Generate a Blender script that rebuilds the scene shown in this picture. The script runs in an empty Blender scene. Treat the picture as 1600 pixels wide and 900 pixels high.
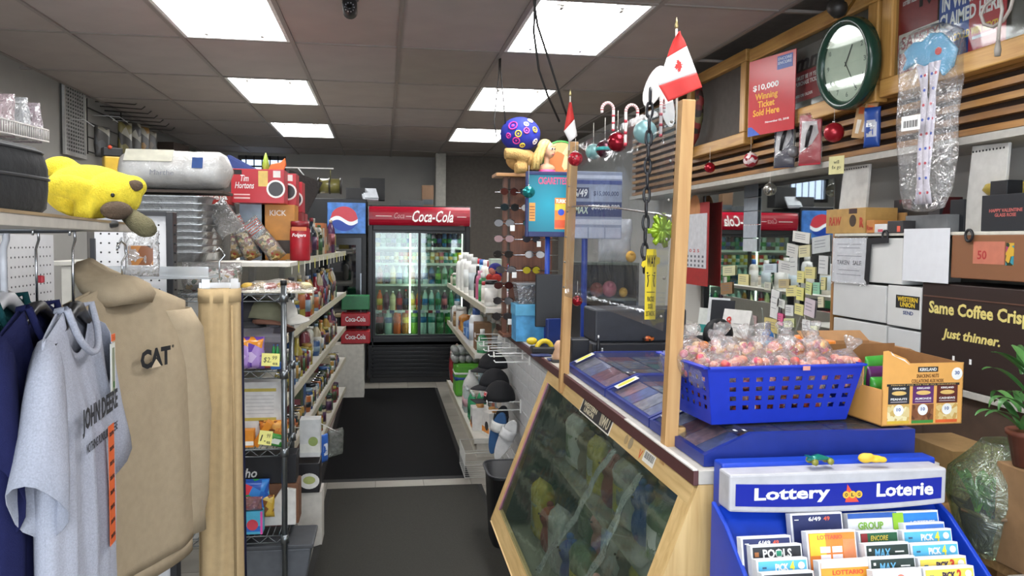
import bpy, math, random
from mathutils import Matrix, Vector, Euler
S = bpy.context.scene
COL = S.collection
PI = math.pi
R_ = math.radians
# ------------------------------------------------------------------ camera
F = 1300.0                      # focal length in pixels of a 1600x900 frame
CAMZ = 1.55
YAW, PITCH, ROLL = R_(8.75), R_(3.17), R_(0.6)
CR = Matrix.Rotation(-YAW, 3, 'Z') @ Matrix.Rotation(PI/2-PITCH, 3, 'X') @ Matrix.Rotation(ROLL, 3, 'Z')
cd = bpy.data.cameras.new('camera')
cd.sensor_width = 36.0
cd.lens = F/1600*36
cd.clip_start = 0.02
cam = bpy.data.objects.new('camera', cd)
COL.objects.link(cam)
cam.matrix_world = Matrix.Translation((0, 0, CAMZ)) @ CR.to_4x4()
S.camera = cam
def ray(px, py):
    return CR @ Vector(((px-800)/F, (450-py)/F, -1))
def P(px, py, Y):
    d = ray(px, py); t = Y/d.y
    return Vector((d.x*t, Y, CAMZ+d.z*t))
def PX(px, py, X):
    d = ray(px, py); t = X/d.x
    return Vector((X, d.y*t, CAMZ+d.z*t))
def PZ(px, py, Z):
    d = ray(px, py); t = (Z-CAMZ)/d.z
    return Vector((d.x*t, d.y*t, Z))
# ------------------------------------------------------------------ exposure, world, daylight
S.view_settings.view_transform = 'Standard'
S.view_settings.look = 'None'
S.view_settings.exposure = 0.85
S.view_settings.gamma = 1.0
S.view_settings.use_curve_mapping = False
w = bpy.data.worlds.new('world'); S.world = w
w.use_nodes = True
w.node_tree.nodes['Background'].inputs[0].default_value = (0.75, 0.85, 1.0, 1)
w.node_tree.nodes['Background'].inputs[1].default_value = 1.0
LIGHT_STRENGTH = 9.0
WINDOW_WATTS = 62.0
def area_light(name, loc, rot, sx, sy, watts, col):
    l = bpy.data.lights.new(name, 'AREA'); l.shape = 'RECTANGLE'
    l.size = sx; l.size_y = sy; l.energy = watts; l.color = col
    o = bpy.data.objects.new(name, l); COL.objects.link(o)
    o.location = loc; o.rotation_euler = rot
    return o
# daylight entering through the storefront window behind the camera
area_light('storefront_daylight', (-0.1, -1.35, 1.55), (R_(90), 0, 0), 3.6, 1.7, WINDOW_WATTS, (0.86, 0.93, 1.0))

# ------------------------------------------------------------------ materials
def lin(c):
    if isinstance(c, str):
        c = c.lstrip('#'); c = [int(c[i:i+2], 16)/255 for i in (0, 2, 4)]
    return tuple(x/12.92 if x <= 0.04045 else ((x+0.055)/1.055)**2.4 for x in c)
_M = {}
def mat(c, rough=0.5, metal=0.0, var=0.10, scale=25.0, bump=0.0, bscale=200.0, emit=0.0, trans=0.0, spec=0.5, coat=0.0, alpha=1.0):
    k = ('p', str(c), rough, metal, var, scale, bump, bscale, emit, trans, spec, coat, alpha)
    if k in _M: return _M[k]
    m = bpy.data.materials.new('m_%s' % str(c).strip('#')); m.use_nodes = True
    nt = m.node_tree; b = nt.nodes['Principled BSDF']; L = nt.links
    col = lin(c)
    tc = nt.nodes.new('ShaderNodeTexCoord')
    nz = nt.nodes.new('ShaderNodeTexNoise'); nz.inputs['Scale'].default_value = scale; nz.inputs['Detail'].default_value = 3
    L.new(tc.outputs['Object'], nz.inputs['Vector'])
    rp = nt.nodes.new('ShaderNodeValToRGB')
    rp.color_ramp.elements[0].position = 0.3; rp.color_ramp.elements[1].position = 0.7
    rp.color_ramp.elements[0].color = tuple(x*(1-var) for x in col)+(1,)
    rp.color_ramp.elements[1].color = tuple(min(1, x*(1+var)) for x in col)+(1,)
    L.new(nz.outputs['Fac'], rp.inputs['Fac'])
    L.new(rp.outputs['Color'], b.inputs['Base Color'])
    b.inputs['Roughness'].default_value = rough; b.inputs['Metallic'].default_value = metal
    b.inputs['Specular IOR Level'].default_value = spec
    b.inputs['Transmission Weight'].default_value = trans
    b.inputs['Coat Weight'].default_value = coat
    if emit:
        L.new(rp.outputs['Color'], b.inputs['Emission Color']); b.inputs['Emission Strength'].default_value = emit
    if bump:
        n2 = nt.nodes.new('ShaderNodeTexNoise'); n2.inputs['Scale'].default_value = bscale; n2.inputs['Detail'].default_value = 4
        L.new(tc.outputs['Object'], n2.inputs['Vector'])
        bp = nt.nodes.new('ShaderNodeBump'); bp.inputs['Strength'].default_value = bump; bp.inputs['Distance'].default_value = 0.01
        L.new(n2.outputs['Fac'], bp.inputs['Height']); L.new(bp.outputs['Normal'], b.inputs['Normal'])
    if alpha < 1: b.inputs['Alpha'].default_value = alpha
    _M[k] = m
    return m
def film(tint='#ffffff', gloss=0.25, rough=0.08, wrinkle=0.0, wscale=30.0, dense=0.0, dcol='#ffffff'):
    """clear plastic or glass: transparent base, glossy coat stronger at grazing angles, a little milky body"""
    k = ('f', tint, gloss, rough, wrinkle, wscale, dense, dcol)
    if k in _M: return _M[k]
    m = bpy.data.materials.new('film'); m.use_nodes = True
    nt = m.node_tree; nt.nodes.clear(); L = nt.links
    out = nt.nodes.new('ShaderNodeOutputMaterial')
    tr = nt.nodes.new('ShaderNodeBsdfTransparent'); tr.inputs[0].default_value = lin(tint)+(1,)
    gl = nt.nodes.new('ShaderNodeBsdfGlossy'); gl.inputs['Roughness'].default_value = rough
    lw = nt.nodes.new('ShaderNodeLayerWeight'); lw.inputs['Blend'].default_value = 0.35
    mr = nt.nodes.new('ShaderNodeMapRange'); mr.inputs['To Min'].default_value = gloss*0.25; mr.inputs['To Max'].default_value = min(1, gloss*2.2)
    L.new(lw.outputs['Fresnel'], mr.inputs['Value'])
    mx = nt.nodes.new('ShaderNodeMixShader')
    L.new(mr.outputs[0], mx.inputs[0])
    base = tr.outputs[0]
    if dense:
        df = nt.nodes.new('ShaderNodeBsdfDiffuse'); df.inputs[0].default_value = lin(dcol)+(1,)
        m2 = nt.nodes.new('ShaderNodeMixShader'); m2.inputs[0].default_value = dense
        L.new(tr.outputs[0], m2.inputs[1]); L.new(df.outputs[0], m2.inputs[2]); base = m2.outputs[0]
    L.new(base, mx.inputs[1]); L.new(gl.outputs[0], mx.inputs[2])
    L.new(mx.outputs[0], out.inputs[0])
    if wrinkle:
        tc = nt.nodes.new('ShaderNodeTexCoord')
        nz = nt.nodes.new('ShaderNodeTexNoise'); nz.inputs['Scale'].default_value = wscale; nz.inputs['Detail'].default_value = 3; nz.inputs['Distortion'].default_value = 1.5
        L.new(tc.outputs['Object'], nz.inputs['Vector'])
        bp = nt.nodes.new('ShaderNodeBump'); bp.inputs['Strength'].default_value = wrinkle; bp.inputs['Distance'].default_value = 0.03
        L.new(nz.outputs['Fac'], bp.inputs['Height']); L.new(bp.outputs['Normal'], gl.inputs['Normal']); L.new(bp.outputs['Normal'], lw.inputs['Normal'])
    _M[k] = m
    return m
def wood(c1, c2, scale=8.0, axis='Y', rough=0.45):
    k = ('w', c1, c2, scale, axis, rough)
    if k in _M: return _M[k]
    m = mat.__wrapped__(c1) if hasattr(mat, '__wrapped__') else bpy.data.materials.new('wood')
    m.use_nodes = True
    nt = m.node_tree; b = nt.nodes['Principled BSDF']; L = nt.links
    tc = nt.nodes.new('ShaderNodeTexCoord'); mp = nt.nodes.new('ShaderNodeMapping')
    sc = {'X': (0.6, 9, 9), 'Y': (9, 0.6, 9), 'Z': (9, 9, 0.6)}[axis]
    mp.inputs['Scale'].default_value = sc
    nz = nt.nodes.new('ShaderNodeTexNoise'); nz.inputs['Scale'].default_value = scale; nz.inputs['Detail'].default_value = 6; nz.inputs['Distortion'].default_value = 0.6
    rp = nt.nodes.new('ShaderNodeValToRGB'); rp.color_ramp.elements[0].position = 0.3; rp.color_ramp.elements[1].position = 0.72
    rp.color_ramp.elements[0].color = lin(c1)+(1,); rp.color_ramp.elements[1].color = lin(c2)+(1,)
    L.new(tc.outputs['Object'], mp.inputs[0]); L.new(mp.outputs[0], nz.inputs['Vector']); L.new(nz.outputs['Fac'], rp.inputs[0]); L.new(rp.outputs[0], b.inputs['Base Color'])
    b.inputs['Roughness'].default_value = rough
    _M[k] = m
    return m
def mottled(cols, scale=30.0, rough=0.4, kind='VORONOI'):
    """random blobs of a few colours: crowded print, nuts, snack mix"""
    k = ('mo', tuple(cols), scale, rough, kind)
    if k in _M: return _M[k]
    m = bpy.data.materials.new('mottled'); m.use_nodes = True
    nt = m.node_tree; b = nt.nodes['Principled BSDF']; L = nt.links
    tc = nt.nodes.new('ShaderNodeTexCoord')
    vo = nt.nodes.new('ShaderNodeTexVoronoi'); vo.inputs['Scale'].default_value = scale
    sp = nt.nodes.new('ShaderNodeSeparateColor')
    rp = nt.nodes.new('ShaderNodeValToRGB'); rp.color_ramp.interpolation = 'CONSTANT'
    e = rp.color_ramp.elements
    while len(e) < len(cols): e.new(0.5)
    for i, c in enumerate(cols):
        e[i].position = i/len(cols); e[i].color = lin(c)+(1,)
    L.new(tc.outputs['Object'], vo.inputs['Vector']); L.new(vo.outputs['Color'], sp.inputs[0]); L.new(sp.outputs[0], rp.inputs[0]); L.new(rp.outputs[0], b.inputs['Base Color'])
    b.inputs['Roughness'].default_value = rough
    _M[k] = m
    return m

# ------------------------------------------------------------------ mesh building
def T(x, y, z): return Matrix.Translation((x, y, z))
def RX(a): return Matrix.Rotation(R_(a), 4, 'X')
def RY(a): return Matrix.Rotation(R_(a), 4, 'Y')
def RZ(a): return Matrix.Rotation(R_(a), 4, 'Z')
FRONT = RX(90)                    # a flat drawing in XY stands up, facing -Y
def FR(x, y, z): return T(x, y, z) @ FRONT
class MB:
    def __init__(s): s.v = []; s.f = []; s.m = []; s.s = []
    def add(s, vs, fs, m=0, smooth=False, M=None):
        o = len(s.v)
        if M is not None: vs = [M @ Vector(v) for v in vs]
        s.v += [tuple(v) for v in vs]
        for f in fs:
            s.f.append(tuple(i+o for i in f)); s.m.append(m); s.s.append(smooth)
        return s
    def box(s, x0, x1, y0, y1, z0, z1, m=0, M=None):
        v = [(x0,y0,z0),(x1,y0,z0),(x1,y1,z0),(x0,y1,z0),(x0,y0,z1),(x1,y0,z1),(x1,y1,z1),(x0,y1,z1)]
        return s.add(v, [(0,3,2,1),(4,5,6,7),(0,1,5,4),(1,2,6,5),(2,3,7,6),(3,0,4,7)], m, False, M)
    def cb(s, c, d, m=0, M=None):
        return s.box(c[0]-d[0]/2, c[0]+d[0]/2, c[1]-d[1]/2, c[1]+d[1]/2, c[2]-d[2]/2, c[2]+d[2]/2, m, M)
    def lathe(s, prof, n=16, m=0, M=None, smooth=True):
        v = []; f = []
        for (r, z) in prof:
            for i in range(n):
                a = 2*PI*i/n; v.append((r*math.cos(a), r*math.sin(a), z))
        for j in range(len(prof)-1):
            for i in range(n):
                k = (i+1) % n
                f.append((j*n+i, j*n+k, (j+1)*n+k, (j+1)*n+i))
        f.append(tuple(range(n-1, -1, -1))); f.append(tuple(range((len(prof)-1)*n, len(prof)*n)))
        return s.add(v, f, m, smooth, M)
    def loft(s, rings, m=0, smooth=True, cap=True, M=None):
        n = len(rings[0]); v = [p for r in rings for p in r]; f = []
        for j in range(len(rings)-1):
            for i in range(n):
                k = (i+1) % n
                f.append((j*n+i, j*n+k, (j+1)*n+k, (j+1)*n+i))
        if cap:
            f.append(tuple(range(n-1, -1, -1))); f.append(tuple(range((len(rings)-1)*n, len(rings)*n)))
        return s.add(v, f, m, smooth, M)
    def tube(s, pts, r, n=6, m=0, M=None, cap=True):
        pts = [Vector(p) for p in pts]; rings = []
        up = Vector((0, 0, 1)); prev = None
        for i, p in enumerate(pts):
            d = (pts[min(i+1, len(pts)-1)]-pts[max(i-1, 0)]).normalized()
            a = d.cross(up if prev is None else prev)
            if a.length < 1e-4: a = d.cross(Vector((1, 0, 0)))
            a.normalize(); b = a.cross(d).normalized()
            prev = b if prev is None else b
            rr = r[i] if isinstance(r, (list, tuple)) else r
            rings.append([p+a*rr*math.cos(2*PI*k/n)+b*rr*math.sin(2*PI*k/n) for k in range(n)])
        return s.loft(rings, m, True, cap, M)
    def prism(s, poly, d, m=0, M=None):
        n = len(poly)
        v = [(x, y, 0) for x, y in poly]+[(x, y, d) for x, y in poly]
        f = [tuple(range(n-1, -1, -1)), tuple(range(n, 2*n))]+[(i, (i+1) % n, n+(i+1) % n, n+i) for i in range(n)]
        return s.add(v, f, m, False, M)
    def grid(s, fn, nu, nv, m=0, smooth=True, M=None):
        v = [fn(i/nu, j/nv) for j in range(nv+1) for i in range(nu+1)]
        f = [(j*(nu+1)+i, j*(nu+1)+i+1, (j+1)*(nu+1)+i+1, (j+1)*(nu+1)+i) for j in range(nv) for i in range(nu)]
        return s.add(v, f, m, smooth, M)
    def ball(s, c, r, nu=14, nv=9, m=0, M=None):
        r = (r, r, r) if not isinstance(r, (tuple, list)) else r
        prof = []
        rings = []
        for j in range(nv+1):
            t = PI*(j+0.02)/(nv+0.04)
            rings.append([(c[0]+r[0]*math.sin(t)*math.cos(2*PI*i/nu), c[1]+r[1]*math.sin(t)*math.sin(2*PI*i/nu), c[2]-r[2]*math.cos(t)) for i in range(nu)])
        return s.loft(rings, m, True, True, M)
    def mesh(s, name, mats):
        me = bpy.data.meshes.new(name)
        me.from_pydata(s.v, [], s.f)
        for mm in (mats if isinstance(mats, (list, tuple)) else [mats]): me.materials.append(mm)
        me.polygons.foreach_set('material_index', s.m)
        me.polygons.foreach_set('use_smooth', s.s)
        me.update()
        return me
    def build(s, name, mats, parent=None, bevel=0.0, seg=2, subsurf=0, solid=0.0, remesh=0.0):
        return link(name, s.mesh(name, mats), parent, bevel, seg, subsurf, solid, remesh)
def link(name, me, parent=None, bevel=0.0, seg=2, subsurf=0, solid=0.0, remesh=0.0):
    o = bpy.data.objects.new(name, me); COL.objects.link(o)
    if parent is not None: o.parent = parent
    if solid:
        md = o.modifiers.new('solid', 'SOLIDIFY'); md.thickness = solid; md.offset = 0
    if remesh:
        md = o.modifiers.new('remesh', 'REMESH'); md.mode = 'VOXEL'; md.voxel_size = remesh; md.use_smooth_shade = True
        md = o.modifiers.new('smooth', 'SMOOTH'); md.iterations = 6; md.factor = 0.5
    if bevel:
        md = o.modifiers.new('bevel', 'BEVEL'); md.width = bevel; md.segments = seg; md.limit_method = 'ANGLE'; md.angle_limit = R_(40)
    if subsurf:
        md = o.modifiers.new('sub', 'SUBSURF'); md.levels = subsurf; md.render_levels = subsurf
    return o
def thing(name, label, cat, loc=(0, 0, 0), rz=0.0, group=None, rx=0.0, ry=0.0):
    o = bpy.data.objects.new(name, None); COL.objects.link(o)
    o.empty_display_size = 0.05
    o.location = loc; o.rotation_euler = (R_(rx), R_(ry), R_(rz))
    return tag(o, label, cat, group)
def tag(o, label, cat, group=None):
    o['label'] = label; o['category'] = cat
    if group: o['group'] = group
    return o
def struct(o, label, cat='structure'):
    o['kind'] = 'structure'; o['label'] = label; o['category'] = cat
    return o
_TX = {}
def text(s, parent, M, mt, w=None, h=None, name='lettering', bold=0.02, shear=0.0, ext=0.0004, line=1.0):
    """flat lettering centred on M (reads along +X, up +Y, faces +Z)"""
    k = (s, bold, shear, line)
    if k not in _TX:
        c = bpy.data.curves.new('t', 'FONT'); c.body = s; c.size = 1.0; c.align_x = 'CENTER'; c.space_line = line
        c.offset = bold; c.shear = shear; c.resolution_u = 2; c.extrude = 0.001; c.fill_mode = 'BOTH'
        t = bpy.data.objects.new('t', c); COL.objects.link(t)
        me = bpy.data.meshes.new_from_object(t)
        bpy.data.objects.remove(t); bpy.data.curves.remove(c)
        _TX[k] = [tuple(v.co) for v in me.vertices], [tuple(p.vertices) for p in me.polygons]
        bpy.data.meshes.remove(me)
    vs, fs = _TX[k]
    if not vs: return None
    x0 = min(v[0] for v in vs); x1 = max(v[0] for v in vs); y0 = min(v[1] for v in vs); y1 = max(v[1] for v in vs)
    sx = w/(x1-x0) if w else None; sy = h/(y1-y0) if h else None
    sx = sx or sy; sy = sy or sx
    cx, cy = (x0+x1)/2, (y0+y1)/2
    b = MB(); b.add([((v[0]-cx)*sx, (v[1]-cy)*sy, ext*(0.5+500*v[2])) for v in vs], fs, 0, False, M)
    return b.build(name, mt, parent)
def panel(parent, M, w, h, mt, name='printed_panel', d=0.0005, x=0, y=0):
    b = MB(); b.box(x-w/2, x+w/2, y-h/2, y+h/2, 0, d, 0, M)
    return b.build(name, mt, parent)
def disc(parent, M, r, mt, name='roundel', d=0.0005, n=20, ry=None):
    b = MB(); b.prism([(r*math.cos(2*PI*i/n), (ry or r)*math.sin(2*PI*i/n)) for i in range(n)], d, 0, M)
    return b.build(name, mt, parent)
ORD = ['first','second','third','fourth','fifth','sixth','seventh','eighth','ninth','tenth','eleventh','twelfth','thirteenth','fourteenth','fifteenth','sixteenth','seventeenth','eighteenth','nineteenth','twentieth','twenty-first','twenty-second','twenty-third','twenty-fourth','twenty-fifth','twenty-sixth','twenty-seventh','twenty-eighth','twenty-ninth','thirtieth','thirty-first','thirty-second','thirty-third','thirty-fourth','thirty-fifth','thirty-sixth','thirty-seventh','thirty-eighth','thirty-ninth','fortieth']
def rngs(seed): return random.Random(seed)
WHITE = mat('#e9e9e6', 0.5); BLACK = mat('#17171a', 0.5); CHROME = mat('#c8cacc', 0.22, 1.0)
STEEL = mat('#8f949a', 0.3, 0.9)
INK = mat('#1c1b1d', 0.6, var=0.02); PAPER = mat('#eeeeea', 0.7, var=0.03)
# ================================================================== the room
CEIL = 2.69
XL, XR, YB, YF = -2.45, 2.36, 11.5, -1.25
wallp = mat('#a3a19c', 0.8, var=0.06, scale=3, bump=0.05, bscale=60)
b = MB(); b.box(XL-0.1, XR+0.1, YF-0.1, YB+0.1, -0.1, -0.006)
floor = struct(b.build('floor', mat('#6a665f', 0.6)), 'pale grey tiled shop floor under the aisle mats', 'floor')
TS = 0.305
tm = MB(); tm.box(-TS/2+0.002, TS/2-0.002, -TS/2+0.002, TS/2-0.002, -0.006, 0.0)
tmes = [tm.mesh('tile', mat(c, 0.35, var=0.08, scale=9)) for c in ('#8f8b82', '#88847b', '#959087')]
rg = rngs(3)
for j in range(0, 24):
    for i in range(-4, 5):
        o = link('tile', tmes[rg.randrange(3)], floor); o.location = (i*TS+0.1, 2.9+j*TS, 0)
b = MB(); b.box(XL, XR, YF, YB, CEIL+0.12, CEIL+0.2)
ceil = struct(b.build('ceiling', mat('#77706a', 0.8)), 'suspended ceiling of grey rectangular tiles in a metal grid', 'ceiling')
GX0, GDX, GY0, GDY = 0.085, 0.61, 5.04, 1.14
xs = [GX0+GDX*k for k in range(-5, 5)]; ys = [GY0+GDY*k for k in range(-5, 7)]
lights_at = set()
for r in (-4, -2, 0, 2, 4):            # index of the far row line of each fixture
    for c in (-2, 1):
        lights_at.add((c, r))
tilem = [mat(c, 0.85, var=0.05, scale=4, bump=0.08, bscale=300) for c in ('#a79d97', '#a0978f', '#a89f9b')]
tb = MB(); tb.box(-GDX/2+0.008, GDX/2-0.008, -GDY/2+0.008, GDY/2-0.008, 0.0, 0.015)
tmesh = [tb.mesh('ceiling_tile', m) for m in tilem]
for ci in range(-6, 5):
    for ri in range(-5, 7):
        if (ci, ri) in lights_at: continue
        x = GX0+GDX*(ci+0.5); y = GY0+GDY*(ri-0.5)
        if x < XL+0.25 or x > XR-0.2: continue
        o = link('ceiling_tile', tmesh[rg.randrange(3)], ceil)
        o.location = (x, y, CEIL+0.004); o.rotation_euler = (rg.uniform(-.003, .003), rg.uniform(-.003, .003), 0)
barm = mat('#8a827c', 0.5, var=0.03)
for k in range(-4, 4):
    b = MB(); x = GX0+GDX*k; b.box(x-0.012, x+0.012, YF, YB, CEIL-0.004, CEIL+0.012); b.build('grid_bar', barm, ceil)
for k in range(-5, 6):
    b = MB(); y = GY0+GDY*k; b.box(XL, XR, y-0.012, y+0.012, CEIL-0.002, CEIL+0.012); b.build('grid_bar', barm, ceil)
# ceiling light fixtures
lens = mat('#ffffff', 0.4, emit=LIGHT_STRENGTH, var=0.0)
lh = mat('#bdbab4', 0.5); 
side = {-2: 'left', 1: 'right'}; rown = {-4: 'behind the camera', -2: 'just above the camera', 0: 'nearest', 2: 'middle', 4: 'farthest'}
for (c, r) in sorted(lights_at):
    x = GX0+GDX*(c+0.5); y = GY0+GDY*(r-0.5)
    t = thing('ceiling_light', 'bright fluorescent ceiling light, %s of the %s row' % (rown[r], side[c]), 'ceiling light', (x, y, CEIL), group='recessed fluorescent ceiling lights')
    hx, hy = GDX/2-0.014, GDY/2-0.014
    b = MB(); b.box(-hx, hx, -hy, hy, 0.03, 0.034); b.build('diffuser', lens, t)
    b = MB()
    for (x0, x1, y0, y1) in ((-hx, -hx+0.02, -hy, hy), (hx-0.02, hx, -hy, hy), (-hx+0.02, hx-0.02, -hy, -hy+0.02), (-hx+0.02, hx-0.02, hy-0.02, hy)):
        b.box(x0, x1, y0, y1, 0.0, 0.03)
    b.build('frame', WHITE, t)
    for sx in (-0.15, 0.15):
        for sy in (-1, 1):
            b = MB(); b.box(sx-0.028, sx+0.028, sy*(hy-0.09)-0.008, sy*(hy-0.09)+0.008, 0.004, 0.03); b.box(sx-0.008, sx+0.008, sy*(hy-0.12)-0.02, sy*(hy-0.12)+0.02, -0.006, 0.012)
            b.build('lampholder', lh, t)
# walls
def wall(name, x0, x1, y0, y1, z0, z1, label, m=wallp):
    b = MB(); b.box(x0, x1, y0, y1, z0, z1); return struct(b.build(name, m), label, 'wall')
wall('wall_left', XL-0.1, XL, YF, YB, 0, CEIL+0.3, 'grey painted wall on the left behind the shelving')
wall('wall_right', XR, XR+0.1, YF, YB, 0, CEIL+0.3, 'grey painted wall on the right behind the counter')
# back wall with a barred window high on its left
wx0, wx1, wz0, wz1 = P(372, 300, YB).x, P(447, 300, YB).x, P(400, 300, YB).z, P(400, 243, YB).z
b = MB(); b.box(XL, wx0, YB, YB+0.1, 0, CEIL+0.3); b.box(wx1, XR, YB, YB+0.1, 0, CEIL+0.3); b.box(wx0, wx1, YB, YB+0.1, 0, wz0); b.box(wx0, wx1, YB, YB+0.1, wz1, CEIL+0.3)
struct(b.build('wall_back', wallp), 'dim grey back wall above the drink coolers', 'wall')
wn = bpy.data.objects.new('window_1', None); COL.objects.link(wn); struct(wn, 'small barred window high on the back wall', 'window')
b = MB(); b.box(wx0, wx1, YB+0.06, YB+0.066, wz0, wz1); b.build('pane', film('#f4f8ff', 0.15), wn)
fm = mat('#3a3836', 0.5)
b = MB()
for (x0, x1, z0, z1) in ((wx0, wx1, wz1-0.05, wz1), (wx0, wx1, wz0, wz0+0.05), (wx0, wx0+0.04, wz0+0.05, wz1-0.05), (wx1-0.04, wx1, wz0+0.05, wz1-0.05)):
    b.box(x0, x1, YB+0.02, YB+0.08, z0, z1)
b.build('window_frame', fm, wn)
for k in range(1, 6):
    x = wx0+(wx1-wx0)*k/6
    b = MB(); b.tube([(x, YB+0.01, wz0), (x, YB+0.01, wz1)], 0.008); b.build('bar', BLACK, wn)
b = MB(); b.box(wx0, wx1, YB+0.012, YB+0.02, (wz0+wz1)/2+0.09, (wz0+wz1)/2+0.11); b.build('bar', BLACK, wn)
# store front behind the camera
b = MB(); b.box(XL, XR, YF-0.1, YF, 0, 0.55); b.box(XL, XR, YF-0.1, YF, 2.45, CEIL+0.3); b.box(XL, -2.0, YF-0.1, YF, 0.55, 2.45); b.box(1.8, XR, YF-0.1, YF, 0.55, 2.45)
struct(b.build('wall_front', wallp), 'front wall of the shop with the display window', 'wall')
wn = bpy.data.objects.new('window_2', None); COL.objects.link(wn); struct(wn, 'wide shop window in the front wall', 'window')
b = MB()
for x in (-2.0, -0.75, 0.55, 1.76): b.box(x, x+0.04, YF-0.07, YF-0.02, 0.55, 2.45)
b.box(-1.96, 1.76, YF-0.07, YF-0.02, 0.55, 0.6); b.box(-1.96, 1.76, YF-0.07, YF-0.02, 2.4, 2.45)
b.build('window_frame', mat('#9a9c9e', 0.35, 0.8), wn)
# white column in front of the back wall
c0 = P(681, 250, 10.9); c1 = P(697, 250, 10.9)
b = MB(); b.box(c0.x, c1.x, 10.9, 11.05, 0, CEIL); tr = struct(b.build('trim_1', mat('#b9b6ac', 0.6), bevel=0.004), 'pale square column against the back wall', 'column')
b = MB(); b.box(c1.x, XR, 11.2, 11.3, 0, CEIL); struct(b.build('trim_2', mat('#6b645c', 0.7)), 'brownish partition right of the pale column', 'partition')
# rubber mats
def mat_rug(x0, x1, y0, y1, c, label, rim):
    t = thing('floor_mat', label, 'mat', ((x0+x1)/2, y0, 0), group='rubber aisle mats')
    hx = (x1-x0)/2; d = y1-y0
    b = MB(); b.box(-hx+0.03, hx-0.03, 0.03, d-0.03, 0.0005, 0.010)
    b.build('mat_top', mat(c, 0.85, var=0.12, scale=120, bump=0.4, bscale=500, spec=0.12), t)
    b = MB()
    p = [(-hx, 0), (hx, 0), (hx, d), (-hx, d)]; q = [(-hx+0.035, 0.035), (hx-0.035, 0.035), (hx-0.035, d-0.035), (-hx+0.035, d-0.035)]
    b.add([(x, y, 0.0005) for x, y in p]+[(x, y, 0.0108) for x, y in q], [(i, (i+1) % 4, 4+(i+1) % 4, 4+i) for i in range(4)])
    b.build('mat_border', mat(rim, 0.7), t)
mat_rug(-0.35, 0.62, 2.7, 5.22, '#383733', 'worn grey rubber mat at the near end of the aisle', '#252423')
mat_rug(-0.42, 0.56, 5.36, 8.75, '#0b0b0d', 'black rubber mat along the far aisle before the cooler', '#101012')
# ================================================================== product builders (every product faces -Y, origin at its base)
_C = {}
def cached(key, fn, mats, name):
    k = (key, tuple(id(m) for m in (mats if isinstance(mats, (list, tuple)) else [mats])))
    if k not in _C: _C[k] = fn().mesh(name, mats)
    return _C[k]
def prt(name, key, fn, mats, parent, bevel=0.0):
    return link(name, cached(key, fn, mats, name), parent, bevel)
def lathe_fn(prof, n=14):
    def f():
        b = MB(); b.lathe(prof, n); return b
    return f
BPROF = {
 'soda': [(.86,0),(1,.02),(1,.28),(.94,.34),(1,.42),(1,.60),(.92,.70),(.62,.82),(.36,.90),(.34,.955)],
 'slim': [(.9,0),(1,.02),(1,.62),(.9,.72),(.55,.84),(.36,.9),(.36,.955)],
 'liquor': [(.95,0),(1,.015),(1,.55),(.9,.62),(.4,.72),(.34,.95)],
 'jar': [(.93,0),(1,.03),(1,.78),(.86,.85),(.86,.9)],
 'spray': [(.95,0),(1,.02),(1,.5),(.8,.68),(.45,.76),(.4,.84)],
 'shampoo': [(.95,0),(1,.02),(1,.7),(.8,.8),(.5,.83),(.5,.86)],
}
def bottle(label, loc, h, r, body, cap, wrap=None, shape='soda', cat='bottle', name='soda_bottle', rz=0, group=None, n=14):
    t = thing(name, label, cat, loc, rz, group)
    pf = BPROF[shape]
    prt('bottle_body', ('b', shape, h, r), lathe_fn([(a*r, z*h) for a, z in pf], n), body, t)
    zt = pf[-1][1]; rc = pf[-1][0]*r*1.08
    prt('cap', ('c', shape, h, r), lathe_fn([(rc, (zt-.045)*h if shape != 'jar' else .84*h), (rc, h), (rc*.9, h)], n), cap, t)
    if wrap is not None:
        lo, hi = {'soda': (.40, .60), 'slim': (.25, .58), 'liquor': (.15, .5), 'jar': (.15, .7), 'spray': (.12, .45), 'shampoo': (.15, .6)}[shape]
        prt('label_wrap', ('l', shape, h, r), lathe_fn([(r*1.012, lo*h), (r*1.012, hi*h)], n), wrap, t)
    return t
def can(label, loc, c, band, h=0.122, r=0.033, name='drink_can', cat='can', group=None, lid=None):
    t = thing(name, label, cat, loc, 0, group)
    prt('can_body', ('cb', h, r), lathe_fn([(r*.82, 0), (r, .03*h/.122*.122/h+.04*h), (r, .9*h), (r*.85, .985*h)], 14), c, t)
    prt('lid', ('cl', h, r), lathe_fn([(r*.86, .975*h), (r*.86, h), (r*.78, h), (r*.78, .985*h)], 14), lid or CHROME, t)
    prt('label_band', ('cw', h, r), lathe_fn([(r*1.01, .3*h), (r*1.01, .62*h)], 14), band, t)
    return t
def carton(label, loc, w, d, h, c, band=None, words=None, wc=None, rz=0, name='carton', cat='box', group=None, art=None, bevel=0.0015, tx=0.75, ty=0.2, tz=0.62, rx=0, side=None):
    """cardboard box with a printed front: band, lettering and a round picture"""
    t = thing(name, label, cat, loc, rz, group, rx=rx)
    def f():
        b = MB(); b.box(-w/2, w/2, -d/2, d/2, 0, h); return b
    prt('box_body', ('x', w, d, h), f, c, t, bevel)
    if band is not None:
        def g():
            b = MB(); b.box(-w/2*.98, w/2*.98, -d/2-.0006, -d/2, h*.12, h*.36); return b
        prt('printed_band', ('xb', w, d, h), g, band, t)
    if art is not None:
        disc(t, FR(w*.16, -d/2, h*.42), min(w, h)*.24, art, 'printed_picture', 0.0009)
    if words:
        text(words, t, FR(0, -d/2-.0008, h*tz), wc or WHITE, w=w*tx, h=h*ty)
    if side is not None:
        def g2():
            b = MB(); b.box(-w/2-.0006, -w/2, -d/2*.95, d/2*.95, h*.25, h*.7); return b
        prt('printed_side', ('xs', w, d, h), g2, side, t)
    return t
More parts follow.
